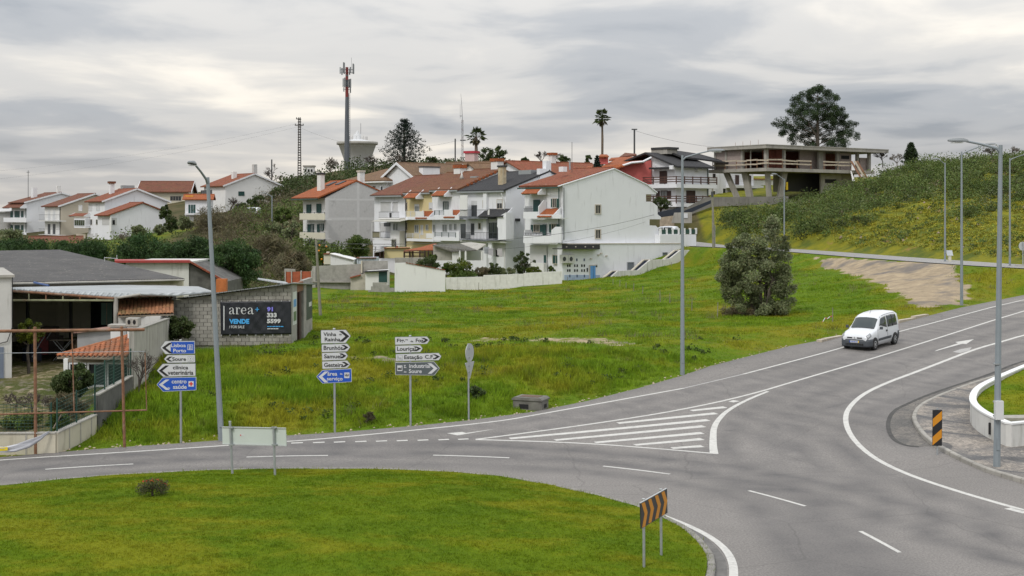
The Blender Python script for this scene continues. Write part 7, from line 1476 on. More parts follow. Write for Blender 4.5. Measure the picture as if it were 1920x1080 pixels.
h.bx((555, 512, 640, 578), -1.0, .98, M_HW, 'bay'); h.win('x', (560, 530, 636, 572), S_WHITE, v0=-1.0, mull=4); h.awning((517, 490, 628, 502), 1.2, T_RED, drop=.5); h.bx((555, 578, 640, 590), -1.1, 1.09, M_HW, 'bay_base')
for r in ((655, 630, 697, 690), (714, 628, 757, 690)): h.bx(r, -.03, .04, M_RECESS, 'arch_opening')
h.bx((570, 632, 640, 668), -.03, .04, M_HB, 'wall_panel'); h.win('x', (785 - 2, 640, 785, 680), M_STONE, mull=0) if False else None
h.box((3.2, 5.4, ze + .8), (4.0, 6.2, ze + 3.4), M_HW, 'chimney'); h.box((3.0, 5.2, ze + 3.4), (4.2, 6.4, ze + 3.8), T_BRN, 'chimney_cap'); h.box((6, 6.5, ze + 1.8), (8.4, 7.5, ze + 3.1), M_GREY, 'solar_heater')
v = P(*zA(826, 750), 238); h = House('porch_wing', 'lower white wing with red verge roof beside the large valley house', v, 38, zA, GL_); ze = h.qy((826, 492))[1]; D = h.qy((1215, 560))[0]
MB().prism([(0, 0, -3), (0, 0, ze), (D * .62, 0, ze + 2.1), (D, 0, ze + .7), (D, 0, -3)], (0, 6, 0)).build('wall', M_HW, h.root); h.roof([(-.6, ze - .2), (D * .62, ze + 2.1), (D + .4, ze + .6)], -.3, 6.2, .2, T_RED); h.bx((765, 512, 818, 568), -.04, .05, M_RECESS, 'porch_opening'); h.by((838, 514, 876, 568), -.04, .05, M_RECESS, 'porch_opening'); h.by((845, 530, 862, 565), -.07, .03, M_DARK, 'door'); h.bx((820, 505, 832, 620), -.1, .12, M_HW2, 'pillar')
h = rx('valley_house', 'cream valley house with broad dark red roof on the skyline', (zA(1052, 312)), 312, 6, 11, 10, 2.2, M_HCR, T_BRN, hb=7, ov=.8, barge=M_HW, group=GL_, z=zA)
for r in ((1277, 352, 1358, 384), (1290, 443, 1358, 477)): h.win('y', r, M_STONE, mull=3)
MB().box((0, -.03, 3.4), (10.9, -.004, 3.7)).build('string_course', M_HW2, h.root)
h, ze = vrow('valley_house', 'white valley house with red roof among bare trees on the skyline', 1690, 480, 272, 13, 10, 272, 2.4, M_HW2, T_RED)
h.win('y', (1790, 318, 1830, 346), M_GSH, M_GSH, mull=1); h.win('y', (1770, 416, 1808, 444), M_GSH, M_GSH); h.box((3.5, 3.5, ze + 1), (4.3, 4.4, ze + 3.0), M_HW2, 'chimney'); h.box((6.5, .2, ze + 2), (7.3, 1.0, ze + 4.5), M_HG, 'chimney'); h.win('x', (1510, 310, 1590, 350), M_RAILD, mull=3)
h = rx('valley_annexe', 'small white annexe with orange roof and green doors left of the bare trees', zA(1388, 374), 262, 8, 5.0, 5, .8, M_HW, T_ORA, hb=4, group=GL_, z=zA)
for x in (1413, 1432, 1450): h.by((x, 415, x + 15, 478), -.05, .06, M_GSH, 'shutter')
h.by((1385, 480, 1500, 492), -1.0, .98, M_HW, 'balcony_slab'); h.by((1388, 346, 1450, 372), 1.0, 2, MAT('orange wall', (.60, .32, .03), .8, .1), 'parapet')
h = rx('valley_annexe', 'low brown tiled outbuilding below the beige valley house', zA(235, 708), 225, 20, 8, 6, 1.0, M_HW, T_BRN, hb=2.5, group=GL_)
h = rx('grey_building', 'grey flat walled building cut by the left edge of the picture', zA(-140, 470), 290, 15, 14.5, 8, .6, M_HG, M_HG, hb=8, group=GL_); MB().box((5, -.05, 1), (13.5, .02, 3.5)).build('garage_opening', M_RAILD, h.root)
# ================================================================ MASTS
v = P(561.5, 345, 320); root = thing('power_pole', 'tall concrete ladder power pole on the skyline left of the phone mast', 'power pole', v); hh = P(561.5, 220, 320).z - v.z
for x0, x1 in ((-.42, -.18), (.42, .18)): MB().prism([(x0 - .1, -.12, -2), (x0 + .1, -.12, -2), (x1 + .1, -.12, hh), (x1 - .1, -.12, hh)], (0, .24, 0)).build('leg', MAT('dark concrete', (.075, .07, .065), .9, .15), root)
for k in range(26): zz = hh * k / 26; MB().box((-.4, -.1, zz), (.4, .1, zz + .28)).build('rung', MATS['dark concrete'], root)
MB().box((-1.1, -.1, hh * .875), (1.0, .1, hh * .875 + .22)).build('crossarm', MATS['dark concrete'], root); MB().box((-.8, -.1, hh * .97), (.1, .1, hh * .97 + .2)).build('crossarm', MATS['dark concrete'], root)
for x, f_ in ((-1.0, .875), (.9, .875), (-.7, .97)): MB().lathe([(.06, 0), (.14, .1), (.06, .2), (.14, .3), (.05, .4)], 8, c=(x, 0, hh * f_ + .1)).build('insulator', M_RAILD, root)
M_WIRE = MAT('overhead wire', (.07, .07, .075), .6, .05)
def wire(a, b, sag, r, label):
 pts = [a.lerp(b, k / 16) - Vector((0, 0, sag * 4 * (k / 16) * (1 - k / 16))) for k in range(17)]; o0 = pts[0]
 props(MB().tube([p - o0 for p in pts], r, 4).build('overhead_wire', M_WIRE, None, o0), label, 'cable', 'overhead wires')
wire(P(557, 232, 320), P(-60, 325, 300), 1.5, .010, 'upper overhead wire from the power pole to the left edge'); wire(P(566, 236, 320), P(-60, 341, 300), 1.5, .010, 'lower overhead wire from the power pole to the left edge'); wire(P(566, 241, 320), P(856, 264, 290), 3.0, .016, 'overhead wire from the power pole towards the thin post')
wire(P(595, 456, 96), P(1232, 401, 162), 1.2, .02, 'thin service cable crossing the white gable wall'); wire(P(595, 460, 96), P(1210, 416, 160), 1.6, .012, 'thinner lower cable crossing the white gable wall'); wire(P(1191, 245, 235), P(1420, 280, 205), .8, .02, 'thin wire from the skyline post to the unfinished house')
v = P(580, 332, 326); root = thing('transformer_house', 'small white tower of a transformer station beside the power pole', 'building', v); hh = P(580, 313, 326).z - v.z
MB().box((-1.2, -1.2, -2), (1.2, 1.2, hh)).build('wall', M_HW2, root); MB().box((-1.4, -1.4, hh), (1.4, 1.4, hh + .35)).build('roof', M_CONC_D, root)
for x in (-.75, 0, .75): MB().box((x - .22, -1.23, hh - 1.2), (x + .22, -1.19, hh - .6)).build('louvre', M_DARK, root)
v = P(650.5, 318, 335); root = thing('phone_mast', 'tall steel phone mast with red bands and clustered antenna panels', 'mast', v); s = FPX / 335; zz = lambda py: (318 - py) / s
M_MAST = MAT('mast grey', (.085, .095, .11), .6, .06); M_MRED = MAT('mast red', (.17, .022, .02), .6, .05); M_ANT = MAT('antenna grey', (.15, .16, .17), .5, .08)
MB().tube([(0, 0, -3), (0, 0, zz(182))], [.78, .42], 12).build('shaft', M_MAST, root)
for a, b, mt in ((182, 163, M_MRED), (163, 150, M_MAST), (150, 143, M_MRED), (143, 140, M_MAST), (140, 126, M_MRED)): MB().tube([(0, 0, zz(a)), (0, 0, zz(b))], .42 if a > 165 else .36, 10).build('band', mt, root)
for k, (dx, y0, y1, dy) in enumerate(((-12.5, 126, 138, 0), (-8.5, 128, 141, -.8), (-6.5, 116.5, 136, .4), (-4.5, 118, 139, -.5), (4.5, 128, 140, .6), (7, 126, 137, -.6), (11.5, 119, 138, .3), (12.8, 121, 139, -.3), (-7, 147, 163, 0), (-3.5, 146, 164, -.7), (3.8, 148, 164, .5), (7.2, 148, 165, -.4), (-5.5, 164, 172, -.3), (6, 164, 174, .4))):
 MB().box((dx / s - .16, dy - .12, zz(y1)), (dx / s + .16, dy + .12, zz(y0))).build('antenna_panel', M_ANT if k % 4 else M_GREY, root)
for py in (131, 137, 151, 160, 168): wd = 13 if py < 140 else 7.5; MB().box((-wd / s, -.07, zz(py)), (wd / s, .07, zz(py) + .12)).build('platform_bar', M_MAST, root); MB().box((-.07, -.8, zz(py)), (.07, .8, zz(py) + .12)).build('platform_bar', M_MAST, root)
MB().tube([(9 / s, 0, zz(138)), (8.5 / s, 0, zz(108))], .03, 4).build('whip_aerial', M_MAST, root)
for x in (4.2, 6.2): MB().tube([(x / s, 0, -2), ((x - .8) / s, 0, zz(175))], .05, 4).build('ladder_rail', M_MAST, root)
for k in range(40): MB().box((4.0 / s, -.02, zz(312) + k * .47), (6.2 / s, .02, zz(312) + k * .47 + .06)).build('ladder_rung', M_MAST, root)
v = P(670, 318, 350); root = thing('water_tower', 'white funnel shaped water tower behind the bare trees', 'water tower', v); s = FPX / 350; zz = lambda py: (318 - py) / s
MB().lathe([(2.0, -3), (2.6, 0), (3.0, zz(310)), (4.95, zz(271)), (5.25, zz(270.5)), (5.25, zz(266.5)), (4.6, zz(265.5)), (3.2, zz(264)), (1.4, zz(261.5)), (1.0, zz(261)), (1.0, zz(252)), (.85, zz(251.5)), (.42, zz(251)), (.42, zz(247)), (0, zz(245))], 32).build('tank', MAT('tower concrete', (.56, .57, .58), .9, .06, .4, (.28, .28, .27), .4, streak=True), root)
MB().lathe([(5.3, zz(271.4)), (5.42, zz(271)), (5.42, zz(266.5)), (5.2, zz(265.8))], 32).build('rim', MAT('tower rim', (.36, .35, .32), .9, .1, 1), root)
for k in range(16): a = k * math.pi / 8; MB().tube([(2.6 * math.cos(a), 2.6 * math.sin(a), zz(262.5)), (2.6 * math.cos(a), 2.6 * math.sin(a), zz(256))], .03, 4).build('rail_post', M_RAILD, root)
MB().tube([(.9, 0, zz(251)), (.9, 0, zz(231))], .05, 4).build('lightning_rod', M_MAST, root)
v = P(867, 306, 300); root = thing('lattice_mast', 'slim lattice radio mast with stacked aerials above the brown roofs', 'mast', v); s = FPX / 300; zz = lambda py: (306 - py) / s
for x, y in ((-.28, -.2), (.28, -.2), (0, .28)): MB().tube([(x, y, -2), (x * .6, y * .6, zz(225))], .045, 4).build('leg', M_MAST, root)
for k in range(16):
 z0 = zz(306) + k * (zz(226)) / 16; z1 = z0 + zz(226) / 16; sg = 1 if k % 2 else -1; MB().tube([(-.27 * sg, -.2, z0), (.26 * sg, -.2, z1)], .03, 3).build('brace', M_HW2 if k % 3 else M_MRED, root)
MB().tube([(0, 0, zz(226)), (-.12, 0, zz(200)), (-.35, 0, zz(176))], [.06, .05, .02], 5).build('upper_pole', M_MAST, root); MB().tube([(-.5, 0, zz(222)), (-.5, 0, zz(195))], .025, 4).build('whip_aerial', M_MAST, root); MB().box((-.6, -.03, zz(218)), (0, .03, zz(217))).build('aerial_arm', M_MAST, root); MB().box((-.5, -.1, zz(264)), (.75, .1, zz(262))).build('aerial_arm', M_RAILD, root)
v = P(853.5, 305, 275); props(MB().tube([(0, 0, -2), (0, 0, (305 - 260) / 9.09)], .14, 6).build('utility_post', M_RAILD, None, v), 'plain dark post rising beside the lattice mast', 'post')
v = P(1189.5, 300, 235); root = thing('utility_post', 'dark post with short crossarm on the skyline right of the tall palm', 'post', v); MB().tube([(0, 0, -3), (0, 0, 5.3)], .15, 6).build('pole', M_RAILD, root); MB().box((-.5, -.08, 5.3), (.5, .08, 5.5)).build('crossarm', M_RAILD, root)
v = P(509.5, 350, 318); props(MB().tube([(0, 0, -3), (0, 0, (350 - 299) / 7.86)], .16, 6).build('utility_post', M_RAILD, None, v), 'thin post standing in the bare tree left of the power pole', 'post')
M_WPOLE = MAT('grey timber pole', (.20, .19, .15), .9, .2, 2)
v = HIT(601.5, 592); root = thing('wooden_pole', 'leaning grey wooden pole in the field beside the block garage', 'pole', v); s = FPX / v.y; MB().tube([(0, 0, -.4), (-9 / s, 0, (592 - 448) / s)], [.11, .075], 8).build('pole', M_WPOLE, root); MB().box((-9 / s - .12, -.06, (592 - 462) / s), (-9 / s + .12, .06, (592 - 459) / s)).build('bracket', M_RAILD, root)
v = P(1338, 467, 158); v.z = gz1(v.x, v.y); root = thing('wooden_pole', 'grey concrete service pole by the upper road beside the stairs', 'pole', v); s = FPX / 158; MB().tube([(0, 0, -.4), (-2 / s, 0, (467 - 356) / s)], [.17, .11], 8).build('pole', M_WPOLE, root); MB().tube([(2.5 / s, 0, -.3), (2.5 / s, 0, (467 - 425) / s)], .05, 6).build('cable_duct', M_GREY, root); MB().box((-3 / s - .1, -.15, (467 - 372) / s), (-3 / s + .15, .15, (467 - 362) / s)).build('junction_box', M_RAILD, root)
# ---- small road furniture up the hill
v = P(1780.5, 487.5, 113.6); v.z = gz1(v.x, v.y); root = thing('marker_post', 'short post with tilted grey plate beside the upper road', 'marker', v); MB().box((-.12, -.1, -.2), (.12, .1, .52)).build('post', M_HCR, root); MB().prism([(-.26, -.15, .55), (.26, -.15, .55), (.26, .12, .98), (-.26, .12, .98)], (0, .04, .02)).build('plate', M_GREY, root)
v = P(1918, 492, 103); v.z = gz1(v.x, v.y); root = thing('round_sign', 'round traffic sign seen from behind at the right edge of the upper road', 'road sign', v); MB().tube([(0, 0, -.2), (0, 0, 1.9)], .04, 8).build('post', M_POST, root); MB().prism([(.30 * math.cos(k * .3142), .05, 1.6 + .34 * math.sin(k * .3142)) for k in range(20)], (0, .03, 0)).build('plate', M_ALU, root); MB().box((-.5, -.3, -.1), (.6, .3, .16)).build('footing', M_CONC, root)
v = P(1438.5, 465, 143); v.z = gz1(v.x, v.y); root = thing('traffic_mirror', 'round white backed traffic mirror showing above the olive tree', 'mirror', v); s = FPX / 143; MB().tube([(0, 0, -.2), (0, 0, (465 - 424) / s)], .045, 8).build('post', M_POST, root); MB().lathe([(0, .05), (.25, .03), (.34, 0), (.36, -.05), (0, -.06)], 20).build('mirror', S_WHITE, root, (0, -.06, (465 - 424) / s), (R_(90), 0, 0)); MB().box((-.18, -.03, (465 - 436) / s), (.18, .0, (465 - 431) / s)).build('sign_plate', S_WHITE, root)
def copy_tree(o, parent=None):
 c = o.copy(); COL.objects.link(c); c.parent = parent
 for ch in list(o.children): copy_tree(ch, c)
 return c
c1_ = copy_tree(van); v = P(1243, 450, 169); c1_.location = v; c1_.rotation_mode = 'XYZ'; c1_.rotation_euler = (0, 0, R_(150)); props(c1_, 'pale car parked on the terrace behind the white parapet', 'car')
c2_ = copy_tree(van); v = P(468, 441, 236); v.z = gz1(v.x, v.y); c2_.location = v; c2_.rotation_mode = 'XYZ'; c2_.rotation_euler = (0, 0, R_(165)); props(c2_, 'distant white car among the shrubs below the skyline house', 'car')
# ================================================================ TREES, SHRUBS AND GRASS
RG = np.random.default_rng(5)
def quads(c, size, asp, r=RG, upb=0.0):              # small leaf faces at the centres c
 n = len(c); d = r.normal(size=(n, 3)); d[:, 2] = d[:, 2] * (1 - upb) + upb * 1.6; d /= np.linalg.norm(d, axis=1)[:, None]
 e = r.normal(size=(n, 3)); e -= d * (e * d).sum(1)[:, None]; e /= np.linalg.norm(e, axis=1)[:, None]
 L = (size * r.uniform(.6, 1.3, n))[:, None]; w_ = L / asp
 return np.stack([c - d * L / 2, c + e * w_ / 2, c + d * L / 2, c - e * w_ / 2], 1).reshape(-1, 3)
def crown_mesh(clumps, per, size, asp, tint=(.7, 1.3), upb=0.0, shell=.45):
 V = []; T = []
 for (cx_, cy_, cz_), (rx_, ry_, rz_) in clumps:
  n = per if np.isscalar(per) else int(per(rx_)); n = max(4, int(n * RG.uniform(.8, 1.2)))
  d = RG.normal(size=(n, 3)); d /= np.linalg.norm(d, axis=1)[:, None]; u = RG.uniform(0, 1, n) ** shell
  c = np.array([cx_, cy_, cz_]) + d * u[:, None] * np.array([rx_, ry_, rz_]); V.append(quads(c, size, asp, upb=upb))
  k = RG.uniform(*tint); T.append(np.repeat((k * RG.uniform(.75, 1.25, n))[:, None], 3, 1) * (1 + RG.normal(0, .05, (n, 3))))
 return np.concatenate(V), np.clip(np.concatenate(T), .2, 2.0)
M_BARK = MAT('bark', (.085, .07, .055), .95, .3, 4, bmp=.5); M_TWIG = MAT('bare twigs', (.16, .135, .11), .95, .25, 3); M_TWIGD = MAT('dark twigs', (.075, .06, .05), .95, .25, 3)
L_OLIVE = LEAF('olive leaf', (.15, .178, .08), (.20, .222, .12)); L_PINE = LEAF('pine needles', (.030, .052, .022), (.046, .070, .028)); L_DARK = LEAF('evergreen leaf', (.042, .066, .020), (.066, .088, .026)); L_MID = LEAF('green leaf', (.055, .095, .018), (.085, .115, .022)); L_STONE = LEAF('stone pine needles', (.030, .066, .020), (.054, .098, .027))
L_SCRUB = LEAF('scrub leaf', (.080, .128, .030), (.128, .158, .042)); L_CITR = LEAF('citrus leaf', (.05, .09, .012), (.12, .135, .012)); L_BROWN = LEAF('brown thicket', (.145, .122, .07), (.10, .092, .048)); L_DRY = LEAF('yellow scrub', (.27, .235, .02), (.14, .175, .03)); L_CEDAR = LEAF('cedar needles', (.012, .026, .018), (.022, .036, .024))
def limb(mb, a, b, r0, r1, n=5, wob=.06):
 a, b = Vector(a), Vector(b); L = (b - a).length; m1 = a.lerp(b, .35) + Vector((random.uniform(-1, 1), random.uniform(-1, 1), random.uniform(0, 1))) * L * wob; m2 = a.lerp(b, .7) + Vector((random.uniform(-1, 1), random.uniform(-1, 1), random.uniform(-.3, 1))) * L * wob
 mb.tube([a, m1, m2, b], [r0, r0 + (r1 - r0) * .35, r0 + (r1 - r0) * .7, r1], n, caps=False)
def tree(name, label, base, trunk_h, r, clumps, leaf, per, size, asp=2.0, cat='tree', group=None, limbs=14, tint=(.7, 1.3), upb=0.0, lean=(0, 0), bark=M_BARK, stems=1):
 root = thing(name, label, cat, base, 0, group); mb = MB(); tops = []
 for s_ in range(stems):
  ox, oy = (random.uniform(-.3, .3), random.uniform(-.3, .3)) if stems > 1 else (0, 0)
  tp = Vector((lean[0] + ox * 3, lean[1] + oy * 3, trunk_h)); limb(mb, (ox, oy, -.4), tp, r, r * .55, 7, .04); tops.append(tp)
 mb.build('trunk', bark, root)
 if limbs and clumps:
  mb = MB()
  for k in range(min(limbs, len(clumps))): c_ = clumps[(k * 7) % len(clumps)][0]; t_ = tops[k % len(tops)]; limb(mb, t_ * random.uniform(.75, 1.0), c_, r * .4, r * .1, 4, .08)
  mb.build('branches', bark, root)
 V, T = crown_mesh(clumps, per, size, asp, tint, upb); cards('crown', V, T, leaf, root); return root
def blob(c, rad, n, cr, flat=.8):                  # clump centres spread through an ellipsoid, biased outwards
 out_ = []
 while len(out_) < n:
  p = RG.uniform(-1, 1, 3); q = np.linalg.norm(p)
  if q > 1 or (q < .45 and RG.uniform() < .6): continue
  k = RG.uniform(.7, 1.3) * cr; out_.append(((c[0] + p[0] * rad[0], c[1] + p[1] * rad[1], c[2] + p[2] * rad[2]), (k, k, k * flat)))
 return out_
def pxtree(name, label, px, pyc, w_px, h_px, d, leaf, size, n=34, per=150, asp=1.8, cat='tree', group=None, flat=.8, upb=0.0, tint=(.7, 1.3), tr=.12, crs=.27, base=None, bark=M_BARK, depth=1.0, zb=None):
 s = FPX / d; c_ = P(px, pyc, d); z0 = gz1(c_.x, c_.y) if zb is None else zb; z0 = min(z0, c_.z - h_px / s / 2 - .1); rw, rh = w_px / s / 2, h_px / s / 2
 cl = blob((0, 0, c_.z - z0), (rw * .82, rw * .82 * depth, rh * .8), n, rw * crs, flat)
 return tree(name, label, (c_.x, c_.y, z0), max(.2, c_.z - z0 - rh * .35), tr * rw ** .5, cl, leaf, per, size, asp, cat, group, 12, tint, upb, bark=bark)
# --- the big olive in the field
b0 = HIT(1426, 590); s = FPX / b0.y; cl = []
for px, py, w_, h_, n in ((1388, 490, 60, 70, 26), (1450, 470, 66, 82, 30), (1416, 520, 110, 80, 46), (1380, 545, 52, 60, 18), (1465, 535, 48, 70, 20), (1400, 574, 96, 38, 22), (1452, 574, 64, 34, 14), (1445, 425, 34, 30, 7), (1395, 452, 40, 26, 7), (1355, 520, 20, 30, 5)):
 c_ = P(px, py, b0.y) - b0; cl += blob((c_.x, 0, c_.z), (w_ / s / 2, w_ / s / 2 * .9, h_ / s / 2), n, .42)
cl += [((p[0] * 1.12, p[1] * 1.12, p[2] * 1.05 + .1), (.3, .3, .2)) for p, q in cl[::6]]
tree('olive_tree', 'large bushy grey green olive tree standing in the field', b0, 2.4, .16, cl, L_OLIVE, 250, .155, 2.4, limbs=26, tint=(.62, 1.35), stems=5)
V, T = crown_mesh(blob(tuple(P(1392, 584, b0.y - .6) - b0), (1.3, .6, .5), 14, .35), 60, .3, 7.0); o = cards('dead_twigs', V, T, L_BROWN); o.location = b0; props(o, 'tangle of dead brown twigs at the foot of the olive tree', 'shrub')
# --- the pine behind the unfinished house
b0 = P(1533, 285, 212); b0.z = gz1(b0.x, b0.y) if False else P(1533, 330, 212).z; cl = []; s = FPX / 212
ptsp = [(1010, 110), (1100, 100), (1160, 140), (950, 140), (880, 180), (1030, 190), (1130, 200), (1220, 190), (860, 240), (950, 260), (1050, 260), (1160, 260), (1235, 250), (820, 310), (900, 330), (1000, 340), (1110, 330), (1210, 330), (1300, 310), (720, 395), (790, 420), (880, 400), (960, 410), (1050, 430), (1180, 400), (1270, 415), (1375, 430), (765, 490), (850, 470), (950, 480), (1180, 475), (1290, 490), (1385, 510), (830, 565), (920, 565), (1000, 595), (1140, 540), (1230, 555), (1320, 555), (1335, 600), (1200, 600), (1080, 85), (900, 270), (1290, 360), (1010, 300), (1100, 400), (1000, 500), (1250, 300), (1160, 330)]
root = thing('pine_tree', 'tall dark pine rising behind the unfinished concrete house', 'tree', b0); mb = MB(); tr_ = [Vector(P(*zL(1075, y), 212) - b0) for y in (760, 600, 450, 300, 160)]; tr_[0].z = -1
mb.tube(tr_, [.36, .30, .24, .15, .05], 7); mb.build('trunk', M_BARK, root); mb = MB(); limb(mb, tr_[1] + Vector((0, 0, .2)), Vector(P(*zL(985, 400), 211) - b0), .2, .08)
for x, y in ptsp:
 c_ = P(*zL(x, y), 212 + random.uniform(-2.8, 2.8)) - b0; k = random.uniform(.75, 1.15); cl.append((tuple(c_), (1.0 * k, 1.1 * k, .78 * k)))
 for e_ in range(4): cl.append((tuple(c_ + Vector((random.uniform(-1.0, 1.0), random.uniform(-1, 1), random.uniform(-.75, .7)))), (.6, .65, .48)))
 zt = max(tr_[1].z * .7, min(tr_[4].z, c_.z - .5 - abs(c_.x) * .25)); ax_ = np.interp(zt, [p.z for p in tr_], [p.x for p in tr_]); limb(mb, (ax_, 0, zt), c_, .07, .025, 4, .08)
mb.build('branches', M_BARK, root); V, T = crown_mesh(cl, lambda r: 360 * r, .24, 3.2, (.6, 1.3), .25, .5); cards('crown', V, T, L_PINE, root)
# --- conifers with drooping tiers
def conifer(name, label, px, pyt, pyb, wpx, d, leaf, tiers=16, per=26, size=.45, lift=.35):
 s = FPX / d; t_ = P(px, pyt, d); b_ = P(px, pyb, d); H = t_.z - b_.z; R = wpx / s / 2; root = thing(name, label, 'tree', b_); MB().tube([(0, 0, -2), (0, 0, H * .5), (0, 0, H)], [R * .07, R * .045, .03], 6).build('trunk', M_BARK, root); cl = []; mb = MB()
 for k in range(tiers):
  f_ = (k + .3) / tiers; rr = R * (1 - f_) ** .75 * random.uniform(.8, 1.1); nb = 9 if f_ < .6 else 6
  for j in range(nb):
   a = j * 2 * math.pi / nb + k * .7 + random.uniform(-.2, .2); z0 = H * (.06 + .92 * f_); L = rr * random.uniform(.75, 1.1); limb(mb, (0, 0, z0), (L * math.cos(a), L * math.sin(a), z0 + L * lift), .05, .02, 3, .03)
   for u in (.4, .6, .8, 1.0): cl.append(((L * u * math.cos(a), L * u * math.sin(a), z0 + L * u * lift * u), (R * .085 + .1, R * .085 + .1, R * .06 + .08)))
 mb.build('branches', M_BARK, root); V, T = crown_mesh(cl, per, size, 3.0, (.6, 1.3)); cards('crown', V, T, leaf, root); return root
conifer('cedar_tree', 'dark spreading cedar on the skyline right of the water tower', 758, 221, 314, 96, 300, L_CEDAR, 11, 15, .5, .5)
conifer('small_conifer', 'small dark conifer on the skyline right of the unfinished house', 1708, 266, 312, 34, 205, L_PINE, 11, 20, .32); conifer('small_conifer', 'thin dark fir tip in front of the pink house', 1119.5, 290, 330, 22, 178, L_CEDAR, 10, 14, .25, -.15)
# --- palms
def palm(label, px, pyc, rpx, pyb, d, tr):
 s = FPX / d; b_ = P(px, pyb, d); H = P(px, pyc, d).z - b_.z; R = rpx / s * 1.25; root = thing('palm_tree', label, 'palm', b_, 0, 'palms on the skyline'); MB().tube([(0, 0, -2), (.05, 0, H * .5), (0, 0, H)], [tr * 1.3, tr, tr * .9], 8).build('trunk', MAT('palm trunk', (.13, .10, .075), .95, .3, 5), root)
 for nm, n, lo, hi, mt, k in (('crown', 42, -.55, 1.35, L_DARK, 1.0), ('dead_fronds', 16, -1.35, -.8, L_BROWN, .75)):
  V = []; T = []
  for i in range(n):
   a = RG.uniform(0, 2 * math.pi); e_ = RG.uniform(lo, hi); L = R * RG.uniform(.8, 1.1) * k
   p0 = np.array([0, 0, H]); dr = np.array([math.cos(a) * math.cos(e_), math.sin(a) * math.cos(e_), math.sin(e_)]); sd = np.array([-math.sin(a), math.cos(a), 0]); tint = RG.uniform(.6, 1.3)
   stem = p0 + dr * L * .55; V.append(np.stack([p0 + sd * .03, stem + sd * .03, stem - sd * .03, p0 - sd * .03])); T.append([tint] * 3)
   for j in range(11):                                   # fan of leaflets
    b2 = (j - 5) / 5 * 1.25; q = dr * math.cos(b2) + sd * math.sin(b2); q[2] -= .25; L2 = L * .5 * (1 - .25 * abs(b2)); wv = np.cross(q, dr + sd * .3); wv = wv / (np.linalg.norm(wv) + 1e-6) * L2 * .13
    V.append(np.stack([stem, stem + q * L2 * .5 + wv, stem + q * L2, stem + q * L2 * .5 - wv])); T.append([tint * RG.uniform(.8, 1.2)] * 3)
  cards(nm, np.concatenate(V), np.array(T), mt, root)
palm('short palm with brown skirt beside the lattice mast', 892.5, 256, 17, 306, 262, .32); palm('tall slender palm standing alone on the skyline', 1129, 221, 16.5, 300, 245, .22)
# --- bare trees
def bare(name, label, px, pyb, h_px, d, mat=M_TWIG, spread=.55, depth=5, base=None, r0=None, cat='tree', group=None, nb=3):
 b_ = P(px, pyb, d) if base is None else base; s = FPX / d; H = h_px / s; root = thing(name, label, cat, b_, 0, group); tm = MB(); bm_ = MB(); r0 = r0 or H * .026; rm = max(.008, d * .00011); random.seed(int(px * 7 + pyb))
 def rec(p, dr, L, r, lv):
  q = p + dr * L; (tm if lv == 0 else bm_).tube([p, q], [r, r * .65], 5 if lv < 2 else 3, caps=False)
  if lv >= depth: return
  for k in range(nb if lv else nb + 1):
   a = Vector((random.gauss(0, 1), random.gauss(0, 1), random.gauss(.25, .5))); nd = (dr + a * spread).normalized(); rec(p + dr * L * random.uniform(.6, 1.0), nd, L * random.uniform(.6, .85), max(r * .6, rm), lv + 1)
 rec(Vector((0, 0, -.2)), Vector((0, 0, 1)), H * .30, r0, 0); tm.build('trunk', mat, root, fix=False); bm_.build('branches', mat, root, fix=False); return root
GB = 'bare winter trees'
for i, (px, pyb, hp, d, lb) in enumerate(((510, 348, 44, 300, 'bare round tree beside the thin post left of the power pole'), (620, 326, 44, 305, 'bare tree just left of the water tower'), (700, 322, 42, 300, 'bare tree in front of the water tower'), (742, 318, 40, 298, 'bare tree between water tower and cedar'), (1015, 312, 40, 262, 'wide bare tree above the long red roof'), (1045, 312, 32, 266, 'bare tree at the right end of the long red roof'), (1655, 312, 42, 205, 'bare tree behind the unfinished house roof end'), (1682, 312, 38, 208, 'bare tree beside the small skyline conifer'), (1860, 298, 34, 178, 'bare tree behind the nearest street lamp arm'), (1900, 296, 30, 176, 'bare tree on the hill crest at the right edge'), (430, 412, 56, 236, 'large bare tree in front of the white skyline house'), (232, 468, 46, 205, 'bare tree before the porch wing of the large valley house'))):
 bare('bare_tree', lb, px, pyb, hp, d, M_TWIG if i % 2 else M_TWIGD, .6, 5, group=GB)
# --- skyline evergreens
GS = 'evergreens on the skyline'
for px, py, w_, h_, d, lb in ((915, 290, 44, 36, 285, 'dark broadleaf tree behind the short palm'), (938, 288, 34, 34, 280, 'dark broadleaf tree right of the short palm'), (1055, 300, 30, 18, 262, 'low dark tree behind the long red roof'), (1102, 300, 16, 22, 240, 'small dark tree left of the pink chimney'), (808, 302, 30, 16, 292, 'dark shrub right of the cedar'), (985, 302, 20, 12, 265, 'low green shrub on the skyline above the red roof')):
 pxtree('skyline_tree', lb, px, py, w_, h_, d, L_DARK, .4, 16, 70, group=GS)
# --- stone pines behind the warehouse
GP = 'round pines behind the warehouse'
for px, py, w_, h_, d, lb in ((38, 471, 130, 44, 122, 'low round pine at the left edge behind the dark roof'), (150, 476, 130, 54, 118, 'round pine above the ridge of the dark roof'), (272, 478, 136, 88, 112, 'tall round pine behind the red edged building'), (352, 484, 136, 92, 109, 'round pine above the end of the red edged building'), (436, 500, 136, 112, 105, 'big round pine right of the nearest left lamp')):
 pxtree('round_pine', lb, px, py, w_, h_, d, L_STONE, .24, 90, 230, 3.0, group=GP, upb=.55, crs=.2, flat=.9, tint=(.62, 1.3))
